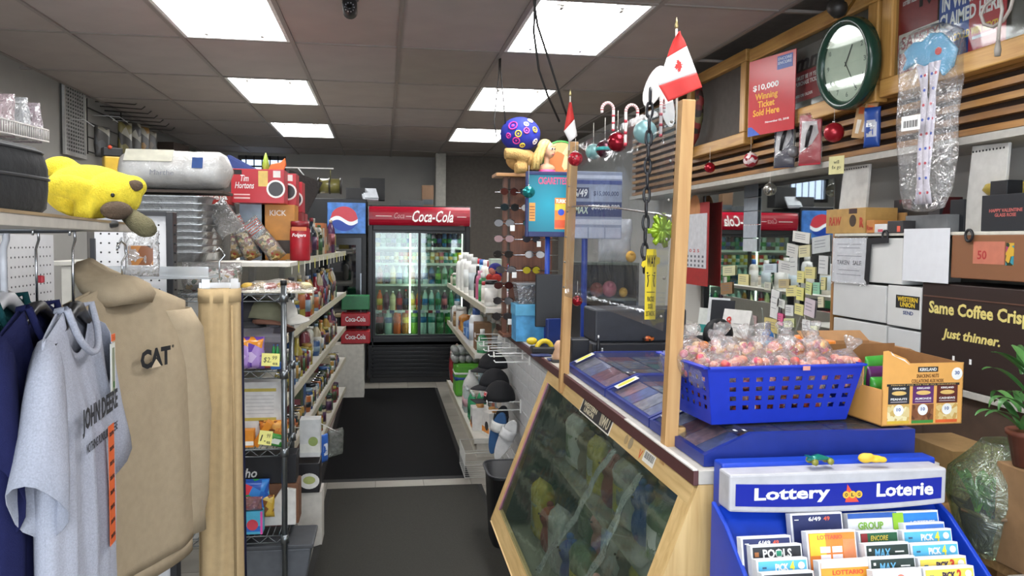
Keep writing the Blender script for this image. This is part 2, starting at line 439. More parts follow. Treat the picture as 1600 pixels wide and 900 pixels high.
def pillow_fn(w, d, h, crimp=0.14, seed=0):
    rg = rngs(seed); ph = [rg.uniform(0, 6) for _ in range(4)]
    def f():
        b = MB(); n = 18; rings = []
        for j in range(13):
            t = j/12
            k = min(1, min(t, 1-t)/crimp)
            th = max(0.05, math.sin(k*PI/2))
            ring = []
            for i in range(n):
                a = 2*PI*i/n
                x = math.copysign(abs(math.cos(a))**.7, math.cos(a)); y = math.copysign(abs(math.sin(a))**.8, math.sin(a))
                rp = 1+.05*math.sin(3*a+ph[0])*math.sin(7*t+ph[1])+.03*math.sin(5*a+11*t+ph[2])
                ring.append((x*w/2*(1-.06*(1-k)*0+.04*(1-k))*rp, y*d/2*th*rp, t*h))
            rings.append(ring)
        b.loft(rings); return b
    return f
def bag(label, loc, w, d, h, c, panel_c=None, words=None, wc=None, rz=0, rx=0, ry=0, name='snack_bag', cat='bag', group=None, seed=0, crimp=.14):
    t = thing(name, label, cat, loc, rz, group, rx=rx, ry=ry)
    prt('bag_body', ('pl', w, d, h, crimp, seed % 4), pillow_fn(w, d, h, crimp, seed % 4), c, t)
    if panel_c is not None:
        def f():
            b = MB()
            b.grid(lambda u, v: (w*.36*(u*2-1), -d/2*(1.03)*(1-abs(u*2-1)**3*.22), h*(.25+.42*v)), 8, 2); return b
        prt('printed_label', ('plp', w, d, h), f, panel_c, t)
    if words: text(words, t, FR(0, -d/2*1.08, h*.55), wc or WHITE, w=w*.55, h=h*.1)
    return t
def crumple(w, h, d, seed, amp=.2):
    """lumpy closed plastic-bag shape tapering to a gathered neck"""
    rg = rngs(seed); ph = [rg.uniform(0, 6) for _ in range(6)]
    def f():
        b = MB(); n = 20; rings = []
        pr = [(.55, 0), (.9, .08), (1, .25), (.97, .45), (.75, .6), (.35, .7), (.13, .76), (.3, .86), (.42, .95), (.36, 1.0)]
        for (k, z) in pr:
            rings.append([(w/2*k*math.cos(2*PI*i/n)*(1+amp*math.sin(3*2*PI*i/n+ph[0]+4*z)*.5+amp*.6*math.sin(7*2*PI*i/n+ph[1])),
                           d/2*k*math.sin(2*PI*i/n)*(1+amp*math.sin(4*2*PI*i/n+ph[2])*.5), h*z+.02*h*math.sin(5*2*PI*i/n+ph[3])*(z > .8)) for i in range(n)])
        b.loft(rings); return b
    return f
# ================================================================== drink coolers at the end of the aisle
CY = 9.1
cx0, cx1 = P(575, 450, CY).x, P(734, 450, CY).x
CX, CW = (cx0+cx1)/2, cx1-cx0
CH = 1.93
ck = thing('drinks_cooler', 'tall black two-door drinks cooler with red illuminated header sign', 'cooler', (CX, CY, 0))
cab = mat('#15161a', 0.35); inn = mat('#d5dcd6', 0.5)
hw = CW/2
b = MB()
b.box(-hw, -hw+.05, 0, .72, .06, CH); b.box(hw-.05, hw, 0, .72, .06, CH); b.box(-hw, hw, .68, .72, .06, CH)
b.box(-hw+.05, hw-.05, 0, .68, .40, .50); b.box(-hw+.05, hw-.05, 0, .68, 1.66, CH); b.box(-hw+.05, hw-.05, .02, .68, .06, .40)
b.build('cabinet', cab, ck, bevel=.006)
b = MB(); b.box(-hw+.052, hw-.052, .64, .678, .502, 1.658); b.box(-hw+.051, -hw+.06, .05, .64, .502, 1.658); b.box(hw-.06, hw-.051, .05, .64, .502, 1.658)
b.build('interior_liner', inn, ck)
b = MB(); rings = []
for i in range(9):
    a = PI*(i/8-.5); rings.append((-.03-.035*math.cos(a), 1.815+.1*math.sin(a)))
b.prism([(y, z) for y, z in rings]+[(.0, 1.915), (.0, 1.715)], CW-.02, 0, T(-hw+.01, 0, 0) @ RY(90) @ RZ(90))
hd = b.build('header_sign', mat('#a3122a', 0.25, var=0.03, emit=0.03), ck)
script = mat('#f2efec', 0.4, emit=0.15)
text('Coca-Cola', hd, FR(.14, -.0665, 1.815), script, w=.44, h=.125, shear=.35, bold=.015)
text('Coca', hd, FR(-.22, -.0665, 1.82), mat('#d38f92', 0.4), w=.11, h=.06, shear=.35, bold=.01)
for (x0, x1) in ((-.47, -.3), (-.15, -.09), (.4, .5)):
    b = MB(); b.box(x0, x1, -.067, -.0655, 1.81, 1.815); b.build('printed_stripe', script, hd)
for sx in (-1, 1):
    b = MB(); b.box(sx*hw-.012 if sx > 0 else -hw, hw if sx > 0 else -hw+.012, -.045, 0, 1.71, 1.92); b.build('sign_end_cap', mat('#8a8c90', .4), ck)
# doors
for k, (x0, x1) in enumerate(((-hw+.05, .015), (-.015, hw-.05))):
    yy = .005+.028*k
    b = MB(); fw = .028
    b.box(x0, x0+fw, yy, yy+.025, .5, 1.66); b.box(x1-fw, x1, yy, yy+.025, .5, 1.66); b.box(x0+fw, x1-fw, yy, yy+.025, .5, .525); b.box(x0+fw, x1-fw, yy, yy+.025, 1.635, 1.66)
    d = b.build('sliding_door', cab, ck)
    b = MB(); b.box(x0+fw, x1-fw, yy+.011, yy+.014, .525, 1.635); b.build('pane', film('#eaf5ee', .22, .03), d)
    b = MB(); hx = x0+.012 if k == 0 else x1-.02; b.box(hx, hx+.008, yy-.008, yy, .95, 1.25); b.build('handle', mat('#2a2b2f', .4), d)
for x in (-.10, hw-.08):
    b = MB(); b.tube([(x, .055, .54), (x, .055, 1.63)], .009, 8); b.build('lamp_tube', mat('#f4fff2', .4, emit=3.2, var=0), ck)
SHZ = [.52, .785, 1.075, 1.305, 1.48]
for si, z in enumerate(SHZ):
    sh = MB()
    for k in range(14): y = .1+.54*k/13; sh.box(-hw+.06, hw-.06, y, y+.004, z-.008, z-.003)
    sh.box(-hw+.06, hw-.06, .09, .096, z-.022, z+.004)
    so = sh.build('shelf', mat('#dfe4de', .4), ck)
    for k in range(12 if si == 1 else 0):
        b = MB(); x = -hw+.09+k*(CW-.18)/11; b.box(x-.025, x+.025, .086, .09, z-.03, z+.002); b.build('price_tag', mat(['#c8ccd8', '#8a2430', '#2a3a7a'][k % 3], .5), so)
# louvres
for k in range(7):
    z = .09+.045*k
    b = MB(); b.box(-hw+.03, hw-.03, -.006, .02, z, z+.03); b.build('louvre', mat('#101114', .3), ck, bevel=.004)
b = MB(); b.box(-hw+.02, hw-.02, .03, .06, 0.0, .06); b.build('kick_plate', mat('#0e0e10', .5), ck)
b = MB(); b.box(-hw+.01, hw-.01, .0, .02, .415, .45); b.build('handle_rail', mat('#23242a', .25), ck)
# drinks on the cooler shelves
names = ['bottom', 'second lowest', 'middle', 'second highest', 'top']
def gl(c): return mat(c, 0.12, var=.05, spec=.7)
liq = {'cola': '#2a1310', 'orange': '#e8641c', 'amber': '#b87a2a', 'green': '#1e7a45', 'lime': '#7ab83a', 'clear': '#b9d8d2', 'purple': '#5a1f4a', 'yellow': '#e6c84a', 'cream': '#e8dfb0', 'blue': '#2f6fae', 'pink': '#d46a7a', 'navy': '#1b2a4a', 'teal': '#2a8a86', 'red': '#b3202a'}
rows = {
 0: [('cola','red',.32,.043),('clear','blue',.31,.043),('orange','orange',.32,.043),('amber','yellow',.31,.043),('lime','green',.32,.043),('clear','blue',.32,.043),('clear','teal',.32,.043),('green','green',.32,.043),('green','lime',.32,.043),('clear','green',.30,.043)],
 1: [('orange','yellow',.22,.032),('purple','purple',.22,.032),('cream','cream',.21,.032),('purple','red',.23,.034),('cola','navy',.23,.034),('cream','yellow',.21,.032),('amber','red',.22,.032),('clear','blue',.22,.032),('clear','teal',.22,.032),('teal','green',.22,.032),('purple','pink',.22,.032),('green','green',.22,.032),('navy','blue',.22,.032)],
 2: [('amber','red',.21,.032),('cola','green',.21,.032),('cream','yellow',.22,.033),('clear','blue',.21,.032),('clear','clear',.21,.032),('cream','amber',.22,.033),('clear','cola',.20,.032),('clear','blue',.21,.032),('blue','navy',.20,.032),('green','lime',.20,.032),('clear','green',.20,.032),('green','green',.20,.032),('navy','blue',.2,.032)],
}
for si, items in rows.items():
    n = len(items)
    for i, (c, wc, h, r) in enumerate(items):
        x = -hw+.125+(CW-.25)*i/(n-1)
        lbl = '%s drink bottle, %s from the left on the %s cooler shelf' % ({'clear': 'clear'}.get(c, c), ORD[i], names[si])
        bottle(lbl, (CX+x, CY+.15, SHZ[si]+.001), h, r, gl(liq[c]), mat({'cola': '#b3202a', 'orange': '#e8641c'}.get(c, '#e8e8e8'), .4), mat(liq[wc], .4), 'soda' if si == 0 else 'slim', group='bottles in the red-topped cooler')
canc = ['red', 'cola', 'navy', 'navy', 'cream', 'red', 'amber', 'orange', 'lime', 'yellow', 'cream', 'clear', 'cream', 'amber', 'pink', 'clear', 'teal', 'lime', 'yellow']
for i, c in enumerate(canc):
    x = -hw+.105+(CW-.21)*i/(len(canc)-1)
    if c == 'clear' : c = 'teal'
    can('%s drink can, %s from the left on the second highest cooler shelf' % (c, ORD[i]), (CX+x, CY+.14, SHZ[3]+.001), gl(liq[c]), mat('#dedede' if i % 2 else '#d8b83a', .4), r=.026, group='cans in the red-topped cooler')
top = ['yellow', 'clear', 'cola', 'cola', 'clear', 'navy', 'clear', 'cola', 'green', 'green', 'teal', 'navy', 'navy', 'blue', 'navy', 'navy', 'cola']
for i, c in enumerate(top):
    x = -hw+.105+(CW-.21)*i/(len(top)-1)
    can('%s energy drink can, %s from the left on the top cooler shelf' % (c, ORD[i]), (CX+x, CY+.14, SHZ[4]+.001), gl(liq[c]), mat('#2b8a5a' if i % 3 else '#3a5aa8', .3), h=.155, r=.028, group='tall cans in the red-topped cooler')
# neighbouring cooler with the blue wave sign
p0, p1 = P(512, 450, 9.0).x, P(574, 450, 9.0).x
pk = thing('drinks_cooler', 'black cooler with lit blue wave sign, left of the red-topped cooler', 'cooler', ((p0+p1)/2, 9.0, 0))
pw = (p1-p0)/2
b = MB(); b.box(-pw-.25, pw-.01, .03, .75, .05, 1.99); b.build('cabinet', mat('#0f1013', .4), pk, bevel=.006)
b = MB(); b.box(-pw-.22, pw-.06, .0, .03, .3, 1.58); d = b.build('door', mat('#17181c', .2), pk, bevel=.004)
b = MB(); b.box(-pw-.16, pw-.12, -.004, .0, .36, 1.5); b.build('pane', film('#6a7078', .4, .03, dense=.5, dcol='#101418'), d)
b = MB(); b.box(pw-.075, pw-.062, -.03, -.005, .7, 1.2); b.build('handle', STEEL, d)
b = MB(); b.box(-pw+.0, pw-.02, -.025, .03, 1.62, 1.945); sg = b.build('header_sign', mat('#3f74bd', .3, emit=.12, var=.35, scale=14), pk, bevel=.004)
def wave(f0, f1, c, d, nm):
    b = MB(); n = 14; x0, x1 = -pw+.03, pw-.10
    lo = [(x0+(x1-x0)*i/n, f0(i/n)) for i in range(n+1)]; hi = [(x0+(x1-x0)*i/n, f1(i/n)) for i in range(n, -1, -1)]
    b.prism(lo+hi, d, 0, FR(0, -.0255, 0)); b.build(nm, mat(c, .3, emit=.15, var=.03), sg)
arc = lambda u: 1.775+.13*math.sqrt(max(0, 1-(2*u-1)**2))
mid = lambda u: 1.775+.03*math.sin(2*PI*u)
low = lambda u: 1.735+.03*math.sin(2*PI*u)-.0*u
bot = lambda u: 1.775-.13*math.sqrt(max(0, 1-(2*u-1)**2))
wave(mid, lambda u: max(arc(u), mid(u)+.001), '#c03a46', .002, 'red_wave')
wave(low, mid, '#e8eef2', .0022, 'white_wave')
wave(lambda u: min(bot(u), low(u)-.001), low, '#173f9a', .002, 'blue_wave')
# boxes and clutter on top of the coolers
q = P(575, 318, 9.35)
carton('black box standing on top of the coolers', (P(582, 300, 9.4).x, 9.4, 1.992), .27, .2, .24, mat('#1d1d1e', .6), None, name='storage_box')
carton('low dark box with grey papers above the blue-signed cooler', (P(556, 312, 9.25).x, 9.25, 1.992), .2, .22, .12, mat('#2a2a2b', .6), None, name='storage_box')
b = MB(); b.cb((0, 0, .01), (.16, .2, .02)); b.cb((.01, .01, .026), (.15, .19, .012))
o = tag(b.build('paper_stack', mat('#a9adb2', .6)), 'stack of grey papers leaning on top of the coolers', 'papers'); o.location = (P(577, 312, 9.15).x, 9.16, 2.03); o.rotation_euler = (R_(35), 0, R_(12))
carton('brown carton standing by the pale column on the cooler', (P(668, 312, 9.6).x, 9.6, CH+.002), .13, .12, .25, mat('#6a4f38', .7), mat('#3b4248', .6), name='storage_box')
carton('flat grey box on top of the red-topped cooler', (P(643, 318, 9.5).x, 9.5, CH+.002), .26, .2, .07, mat('#4a4c4e', .6), None, name='storage_box')
# ================================================================== left: back-to-back shelving, wire rack, clothing bay
GM = T(-.50, 4.4, 0) @ RZ(-2)
def G(x, y, z): return GM @ Vector((x, y, z))
GL = 3.75
gw = mat('#d2cfc6', .5, var=.05)
gu = thing('shelving_unit', 'long white double-sided shelving unit along the left of the aisle', 'shelving', (-.50, 4.4, 0), -2)
b = MB(); b.box(-.44, -.42, 0, GL, .05, 1.66); b.build('back_panel', gw, gu)
for y in (0, GL/3, 2*GL/3, GL):
    b = MB(); b.box(-.48, -.38, y-.03, y+.03, 0, 1.67)
    u = b.build('upright', mat('#c9c8c4', .45), gu, bevel=.004)
    if y == 0:
        for sx in (-.02, .02):
            b = MB(); b.box(-.43+sx-.006, -.43+sx+.006, -.032, -.028, 1.50, 1.52); b.build('slot', INK, u)
        b = MB(); b.lathe([(.004, 0), (.004, .003)], 8, 0, FR(-.43, -.03, 1.58)); b.build('slot', INK, u)
AZ = [1.44, 1.05, .72, .42, .13]
for z in AZ:
    for (x0, x1, xe) in ((-.42, 0, 0), (-.86, -.44, -.86)):
        if z < 1.4 and xe != 0: continue
        b = MB(); b.box(x0, x1, 0, GL, z-.03, z); sh = b.build('shelf', gw, gu, bevel=.002)
        if xe == 0:
            b = MB(); b.box(0, .006, 0, GL, z-.034, z+.006); b.build('price_rail', mat('#c4bda8', .4), sh)
b = MB(); b.box(-.40, -.03, .01, GL-.01, 0, .10); b.build('kick_plate', mat('#8a5a5e', .5), gu)
for i in range(14):
    z = AZ[0]-.03; y = .15+i*.26
    b = MB(); b.box(.007, .0085, y, y+.035, z-.045, z+.02, 0); b.build('price_tag', mat(['#e8e6da', '#e6dc6a'][i % 3 == 1], .5), gu)
# ---- products facing the aisle, front edge of each shelf
pal = ['#b3202a', '#d8a23a', '#2d5fa8', '#e6e2d6', '#3b7d44', '#7a3b22', '#e0702a', '#5a2a5c', '#d9c9a0', '#27303a', '#c9b23a', '#8fb2c9', '#a94a55', '#f0efe8', '#4a5a30']
cn = {'#b3202a': 'red', '#d8a23a': 'mustard', '#2d5fa8': 'blue', '#e6e2d6': 'cream', '#3b7d44': 'green', '#7a3b22': 'brown', '#e0702a': 'orange', '#5a2a5c': 'purple', '#d9c9a0': 'beige', '#27303a': 'charcoal', '#c9b23a': 'yellow', '#8fb2c9': 'pale blue', '#a94a55': 'rose', '#f0efe8': 'white', '#4a5a30': 'olive'}
sn = ['top', 'second', 'third', 'fourth', 'lowest']
rg = rngs(11)
def mu(c):
    v = [int(c[i:i+2], 16) for i in (1, 3, 5)]; g = sum(v)/3
    return '#%02x%02x%02x' % tuple(int((x*.78+g*.22)*.80) for x in v)
plan = {0: ['carton']*3+['bottle', 'carton', 'jar', 'carton', 'bag', 'shampoo', 'carton'], 1: ['bottle', 'jar', 'bottle', 'jar', 'bag', 'bottle'], 2: ['jar', 'bottle', 'can', 'bottle', 'jar', 'bag'], 3: ['can', 'can', 'jar', 'carton', 'can'], 4: ['carton', 'bag', 'carton', 'jar']}
for si, z in enumerate(AZ):
    y = .62 if si == 0 else .12
    i = 0
    while y < GL-.55 and i < 34:
        kind = plan[si][rg.randrange(len(plan[si]))]
        c = pal[rg.randrange(len(pal))]; c2 = pal[rg.randrange(len(pal))]
        where = '%s from the near end, %s aisle shelf at left' % (ORD[i], sn[si])
        hmax = {0: .30, 1: .30, 2: .26, 3: .24, 4: .24}[si]
        if kind == 'carton':
            w = rg.choice([.09, .12, .15]); h = min(hmax, rg.choice([.16, .2, .24])); d = .12
            p = G(-.07-d/2+.03, y+w/2, z+.001)
            carton('%s carton, %s' % (cn[c], where), p, w, d, h, mat(mu(c), .45), mat(mu(c2), .45), rz=88, name='grocery_carton', group='groceries facing the aisle', side=mat(mu(c2), .5), art=mat(mu(pal[rg.randrange(15)]), .5) if i % 2 else None)
        elif kind == 'bag':
            w = .15; h = min(hmax, .21); p = G(-.08, y+w/2, z+.001)
            bag('%s snack bag, %s' % (cn[c], where), p, w, .07, h, mat(mu(c), .25), mat(mu(c2), .4), rz=88, seed=i, group='groceries facing the aisle')
        elif kind == 'can':
            w = .08; p = G(-.05, y+w/2, z+.001)
            can('%s food tin, %s' % (cn[c], where), p, mat(mu(c), .3), mat(mu(c2), .4), h=.11, r=.036, name='food_tin', group='groceries facing the aisle')
        else:
            shp = {'bottle': rg.choice(['slim', 'liquor']), 'jar': 'jar', 'shampoo': 'shampoo'}[kind]
            w = .085; h = min(hmax, {'bottle': rg.choice([.22, .26, .28]), 'jar': .14, 'shampoo': .2}[kind])
            p = G(-.05, y+w/2, z+.001)
            bottle('%s %s, %s' % (cn[c], {'jar': 'jar', 'bottle': 'sauce bottle', 'shampoo': 'squeeze bottle'}[kind], where), p, h, .036, mat(mu(c), .2), mat(mu(c2), .4), mat(mu(pal[rg.randrange(15)]), .45), shp, cat={'jar': 'jar'}.get(kind, 'bottle'), name={'jar': 'food_jar', 'bottle': 'sauce_bottle', 'shampoo': 'squeeze_bottle'}[kind], group='groceries facing the aisle')
        y += w+rg.uniform(.008, .02); i += 1
# drink multipacks standing at the far end of the unit
def multipack(label, p, w, d, h, c, c2, words, rz=0):
    t = carton(label, p, w, d, h, mat(c, .3), None, words, mat('#f0eeee', .4), rz=rz, name='drink_multipack', cat='drink pack', tx=.7, ty=.4, tz=.55, bevel=.008)
    for i in range(6):
        b = MB(); b.lathe([(.02, h), (.02, h+.003), (.015, h+.004)], 10, 0, T(-w/2+w*(i+.5)/6, -d/4, 0)); b.build('can_top', mat(c2, .3, .5), t)
p = PX(556, 470, -.27); mY = 8.35
multipack('green drink multipack on the end of the left aisle shelf', P(556, 480, mY)+Vector((0, 0, -.02)), .27, .2, .14, '#1d6a3c', '#3a9a5e', None)
multipack('upper red drink multipack beside the black cooler', P(556, 508, mY), .28, .2, .125, '#a81c26', '#c8323c', 'Coca-Cola')
multipack('lower red drink multipack under the other red pack', P(556, 532, mY)+Vector((0, 0, -.02)), .28, .2, .125, '#a81c26', '#c8323c', 'Coca-Cola')
zz = P(556, 532, mY).z-.025
b = MB(); b.box(-.2, .16, -.12, .12, 0, zz-.001); t = tag(b.build('display_stand', mat('#c9c6bd', .5), bevel=.004), 'small white stand under the red drink multipacks', 'stand'); t.location = (P(550, 532, mY).x-.04, mY, 0)
b = MB(); b.box(-.2, .12, -.09, .1, 0, .03); t = tag(b.build('bakery_pack', mat('#8a7a5a', .5), bevel=.01), 'flat wrapped bakery pack under the green multipack', 'pack'); t.location = P(556, 490, mY-.0)+Vector((0, 0, -.03))

# ---- near end of the unit: coffee boxes, snack mix, pillow pack, foil pans
red = mat('#b51f2c', .4, var=.04)
def coffee_box(label, p, w, d, h):
    t = carton(label, p, w, d, h, red, None, None, name='coffee_box', cat='box', group='red coffee pod boxes')
    text('Tim\nHortons', t, FR(-w*.25, -d/2-.0006, h*.62), WHITE, w=w*.36, h=h*.40, shear=.25, bold=.012, line=.8)
    disc(t, FR(w*.34, -d/2-.0003, h*.42), h*.27, mat('#e9e6e0', .4), 'printed_cup', .0008)
    disc(t, FR(w*.34, -d/2-.0011, h*.42), h*.215, mat('#1a1210', .3), 'printed_coffee', .0008)
    panel(t, FR(w*.10, -d/2, h*.72), w*.18, h*.46, mat('#d9b864', .5), 'printed_flash')
    panel(t, FR(-w*.38, -d/2, h*.90), w*.16, h*.14, INK, 'printed_badge')
    panel(t, FR(-w*.3, -d/2, h*.14), w*.3, h*.05, mat('#e0b8b4', .5), 'printed_line'); panel(t, FR(-w*.3, -d/2, h*.24), w*.3, h*.04, mat('#e0b8b4', .5), 'printed_line')
    panel(t, FR(w*.36, -d/2, h*.86), w*.14, h*.2, mat('#dcd6d0', .5), 'printed_badge')
ZT = AZ[0]+.001
coffee_box('nearest red coffee pod box with cup picture, beside the pillow pack', (P(403, 315, 4.42).x, 4.50, P(403, 317, 4.42).z), .262, .16, .172)
coffee_box('second red coffee pod box, behind the nearest one', (P(425, 315, 4.66).x, 4.70, P(403, 317, 4.42).z), .262, .16, .168)
coffee_box('third red coffee pod box, farthest along the shelf', (P(437, 315, 4.9).x, 4.92, P(403, 317, 4.42).z-.03), .262, .16, .17)
carton('pale blue coffee box under the red coffee boxes', (P(390, 340, 4.45).x, 4.62, ZT), .13, .16, P(403, 317, 4.42).z-ZT-.002, mat('#a9bccb', .45), mat('#27324a', .5), name='coffee_box')
carton('orange coffee box under the red coffee boxes', (P(431, 340, 4.45).x, 4.64, ZT), .17, .2, P(403, 317, 4.42).z-ZT-.002, mat('#c8862e', .45), mat('#3a2a1c', .5), 'KICK', mat('#efe6d8', .5), name='coffee_box', tz=.85, ty=.1, tx=.5)
for k, yy in enumerate((4.78, 4.98)):
    carton('%s red carton stacked under the coffee pod boxes' % ['near', 'far'][k], (P(452, 340, 4.85).x, yy+.03, ZT), .16, .16, P(403, 317, 4.42).z-ZT-.035, mat('#8e1f26', .5), None, name='coffee_box')
t = bottle('red ground coffee tin on the corner of the top shelf', (P(469, 400, 4.47).x, 4.47, ZT), .205, .052, mat('#a51e2a', .35), mat('#7d1620', .4), None, 'jar', 'tin', 'coffee_tin')
text('Folgers', t, FR(0, -.0535, .13), WHITE, w=.07, h=.022, shear=.2)
panel(t, FR(0, -.0525, .165), .075, .02, mat('#c8642a', .4), 'printed_band', d=.0008)
# snack mix bags leaning
mix = mottled(['#8a6a3a', '#c9a25a', '#6a4424', '#d8c48a', '#9a3a2a', '#5f6a2e'], 60, .5)
for k, (px, py, ln, tilt) in enumerate(((368, 405, .235, -20), (397, 405, .24, -27), (437, 405, .25, -38))):
    p = P(px, py, 4.40); p.z = ZT+.008
    t = thing('snack_mix_bag', 'clear striped bag of snack mix, %s of three leaning together' % ['leftmost', 'middle', 'rightmost'][k], 'snack bag', p, 0, 'leaning snack mix bags', ry=tilt)
    prt('contents', ('smc',), pillow_fn(.075, .055, .15, .3, 2), mix, t)
    prt('clear_wrap', ('smw', k), pillow_fn(.088, .064, ln, .25, 1), film('#ffffff', .4, .12, .8, 40, .08), t)
    b = MB()
    for s in range(5): b.box(-.042, .042, -.013-.003*s*0, -.010, ln*.7+s*.013, ln*.7+s*.013+.006)
    b.build('printed_stripe', mat('#c2402e', .5), t)
# pillow in a clear wrap
p0, p1 = P(186, 296, 3.95), P(364, 296, 3.95)
t = thing('pillow_pack', 'white bed pillow rolled in clear plastic wrap above the foil pans', 'pillow', ((p0.x+p1.x)/2, 3.95, p0.z), 0)
Lp = p1.x-p0.x
b = MB(); rings = []; n = 24
for j in range(17):
    u = j/16; e = min(1, min(u, 1-u)/.12); k = math.sin(e*PI/2)**.6
    rings.append([(-Lp/2+Lp*u, .13*max(k, .12)*math.cos(2*PI*i/n)*(1+.03*math.sin(5*i+9*u)), .088+.085*max(k, .12)*math.sin(2*PI*i/n)*(1+.03*math.sin(3*i+11*u))) for i in range(n)])
b.loft(rings); b.build('pillow', mat('#dcdad6', .7, bump=.2, bscale=40), t)
b = MB(); b.loft([[(x*1.01, y*1.025, .088+(z-.088)*1.025) for x, y, z in r] for r in rings]); b.build('plastic_wrap', film('#ffffff', .22, .15, .5, 25), t)
panel(t, T(Lp*.24, -.126, .115) @ RX(72), .045, .05, mat('#1f4a8c', .5), 'printed_badge', .0015)
text('Marthe', t, T(-.03, -.134, .07) @ RX(95), mat('#9a9aa0', .6), w=.1, h=.022, shear=.1, bold=0)
panel(t, T(-Lp*.18, -.108, .145) @ RX(50), .2, .07, mat('#c9c6b4', .6), 'paper_insert', .001)
# board the pillow lies on, over the foil pans
b = MB(); b.box(-.24, .22, .02, .26, 0, .012); o = tag(b.build('cardboard_sheet', mat('#4a3f38', .8)), 'dark cardboard sheet lying under the wrapped pillow', 'cardboard'); o.location = ((p0.x+p1.x)/2, 3.83, p0.z-.014)
# foil pan stacks
foil = mat('#a9abac', .28, 1.0, var=.15, scale=60, bump=.25, bscale=150)
def pan_stack(label, x, y, z, w, d, nlay, dz, flute=True):
    t = thing('foil_pan_stack', label, 'foil pans', (x, y, z), 0, 'stacks of foil pans')
    for k in range(nlay):
        def f():
            b = MB(); n = 28; rings = []
            for (s, zz) in ((.86, 0), (.88, .002), (.97, .04), (1.03, .041), (1.03, .045), (.97, .045)):
                ring = []
                for i in range(n):
                    a = 2*PI*i/n
                    cx_ = math.copysign(abs(math.cos(a))**.35, math.cos(a)); cy_ = math.copysign(abs(math.sin(a))**.35, math.sin(a))
                    r = s*(1+(.012 if i % 2 else 0)*(zz < .04))
                    ring.append((cx_*w/2*r, cy_*d/2*r, zz))
                rings.append(ring)
            b.loft(rings, smooth=False); return b
        o = prt('foil_pan', ('pan', w, d), f, foil, t); o.location.z = k*dz
    return t
zt = AZ[0]+.001
pan_stack('tall stack of foil pans below the wrapped pillow', P(268, 400, 3.98).x, 3.98, 1.445, .36, .24, 9, .031)
pan_stack('shorter stack of shiny foil pans beside the white upright', P(328, 330, 4.12).x-.055, 4.24, 1.445, .17, .2, 7, .028)
b = MB(); b.box(-.55, .5, -.17, .17, -.02, 0); o = tag(b.build('end_shelf', gw, bevel=.003), 'white end shelf holding the foil pans', 'shelf'); o.location = (-.93, 4.14, 1.443)
b = MB(); b.box(-.5, -.46, -.15, .15, 0, 1.42); b.build('support', gw, o).location = (0, 0, -1.443)
t = carton('red carton with white lettering on top of the foil pans', (P(329, 300, 4.3).x, 4.42, P(330, 318, 4.3).z), .16, .14, .06, mat('#a03028', .5), None, 'urreja', PAPER, name='food_carton', tx=.9, ty=.55, tz=.5)
b = MB(); b.box(-.1, .08, -.1, .1, 0, P(330, 318, 4.3).z-1.442); o = tag(b.build('food_carton', mat('#6a6660', .6), bevel=.003), 'grey carton under the red lettered carton', 'box'); o.location = (P(329, 300, 4.3).x, 4.44, 1.4405)
bag('crumpled silver bag between foil pans and snack mix', (P(330, 345, 4.05).x, 4.06, P(330, 345, 4.05).z-.02), .16, .05, .12, film('#dddddd', .6, .15, .9, 45, .45, '#8d8a86'), rx=-20, ry=55, name='plastic_bag', seed=3)
# blue thing, green and orange toys seen above the coffee boxes
b = MB(); b.lathe([(.012, 0), (.02, .05), (.012, .09), (.003, .12)], 8); o = tag(b.build('toy_leaf', mat('#8aa63a', .5)), 'small green pointed toy standing on the red coffee boxes', 'toy'); o.location = (P(415, 266, 4.75).x, 4.76, P(403, 317, 4.42).z+.169)
b = MB(); b.prism([(-.05, 0), (.03, 0), (.05, .05), (.045, .085), (.02, .06), (-.03, .05)], .02, 0, FRONT); o = tag(b.build('toy_shape', mat('#cf6a2a', .5), bevel=.004), 'orange curved toy standing on the red coffee boxes', 'toy'); o.location = (P(435, 266, 4.75).x, 4.69, P(403, 317, 4.42).z+.171)
b = MB(); b.prism([(-.16, 0), (.13, 0), (-.10, .12)], .1, 0, FRONT); o = tag(b.build('fabric_bundle', mat('#34437c', .8), bevel=.02), 'dark blue fabric bundle behind the wrapped pillow', 'fabric'); o.location = (P(385, 270, 5.6).x, 5.6, P(385, 272, 5.6).z)
b = MB(); b.box(-.3, .04, -.12, .12, 0, P(385, 272, 5.6).z-1.442); o = tag(b.build('storage_box', mat('#3c3936', .7), bevel=.005), 'dark storage box under the blue fabric bundle', 'box'); o.location = (P(360, 270, 5.6).x, 5.55, 1.441)
# hanging sign rail with a small lantern
zt = P(500, 263, 5.9)
t = thing('sign_rail', 'thin white rail with hanging lantern ornament above the top shelf', 'hanging rail', (P(470, 263, 5.9).x, 5.9, zt.z))
b = MB(); x0 = P(440, 263, 5.9).x-P(470, 263, 5.9).x; x1 = P(521, 263, 5.9).x-P(470, 263, 5.9).x
b.tube([(x0, 0, 0), (x1, 0, 0)], .005); b.tube([(x0, 0, 0), (x0, 0, -.35)], .005); b.tube([(-.02, 0, 0), (.02, 0, -.05)], .005); b.build('rail', WHITE, t)
b = MB(); b.tube([(x1-.02, 0, 0), (x1-.02, 0, -.07)], .003)
b.lathe([(.05, -.07), (.05, .07)], 14, 0, T(x1-.025, 0, -.12) @ RY(90)); b.build('lantern', mat('#6f6a3a', .3), t)
for s in (-.075, .075, 0):
    b = MB(); b.lathe([(.056, -.006), (.056, .006)], 14, 0, T(x1-.025+s, 0, -.12) @ RY(90)); b.build('lantern_ring', mat('#2a2622', .4), t)
b = MB(); b.prism([(-.14, -.38), (-.02, -.38), (.12, -.10), (-.1, -.02)], .05, 0, FR(.03, 0, 0)); b.build('dark_pennant', mat('#2b2523', .8, bump=.5, bscale=80), t)
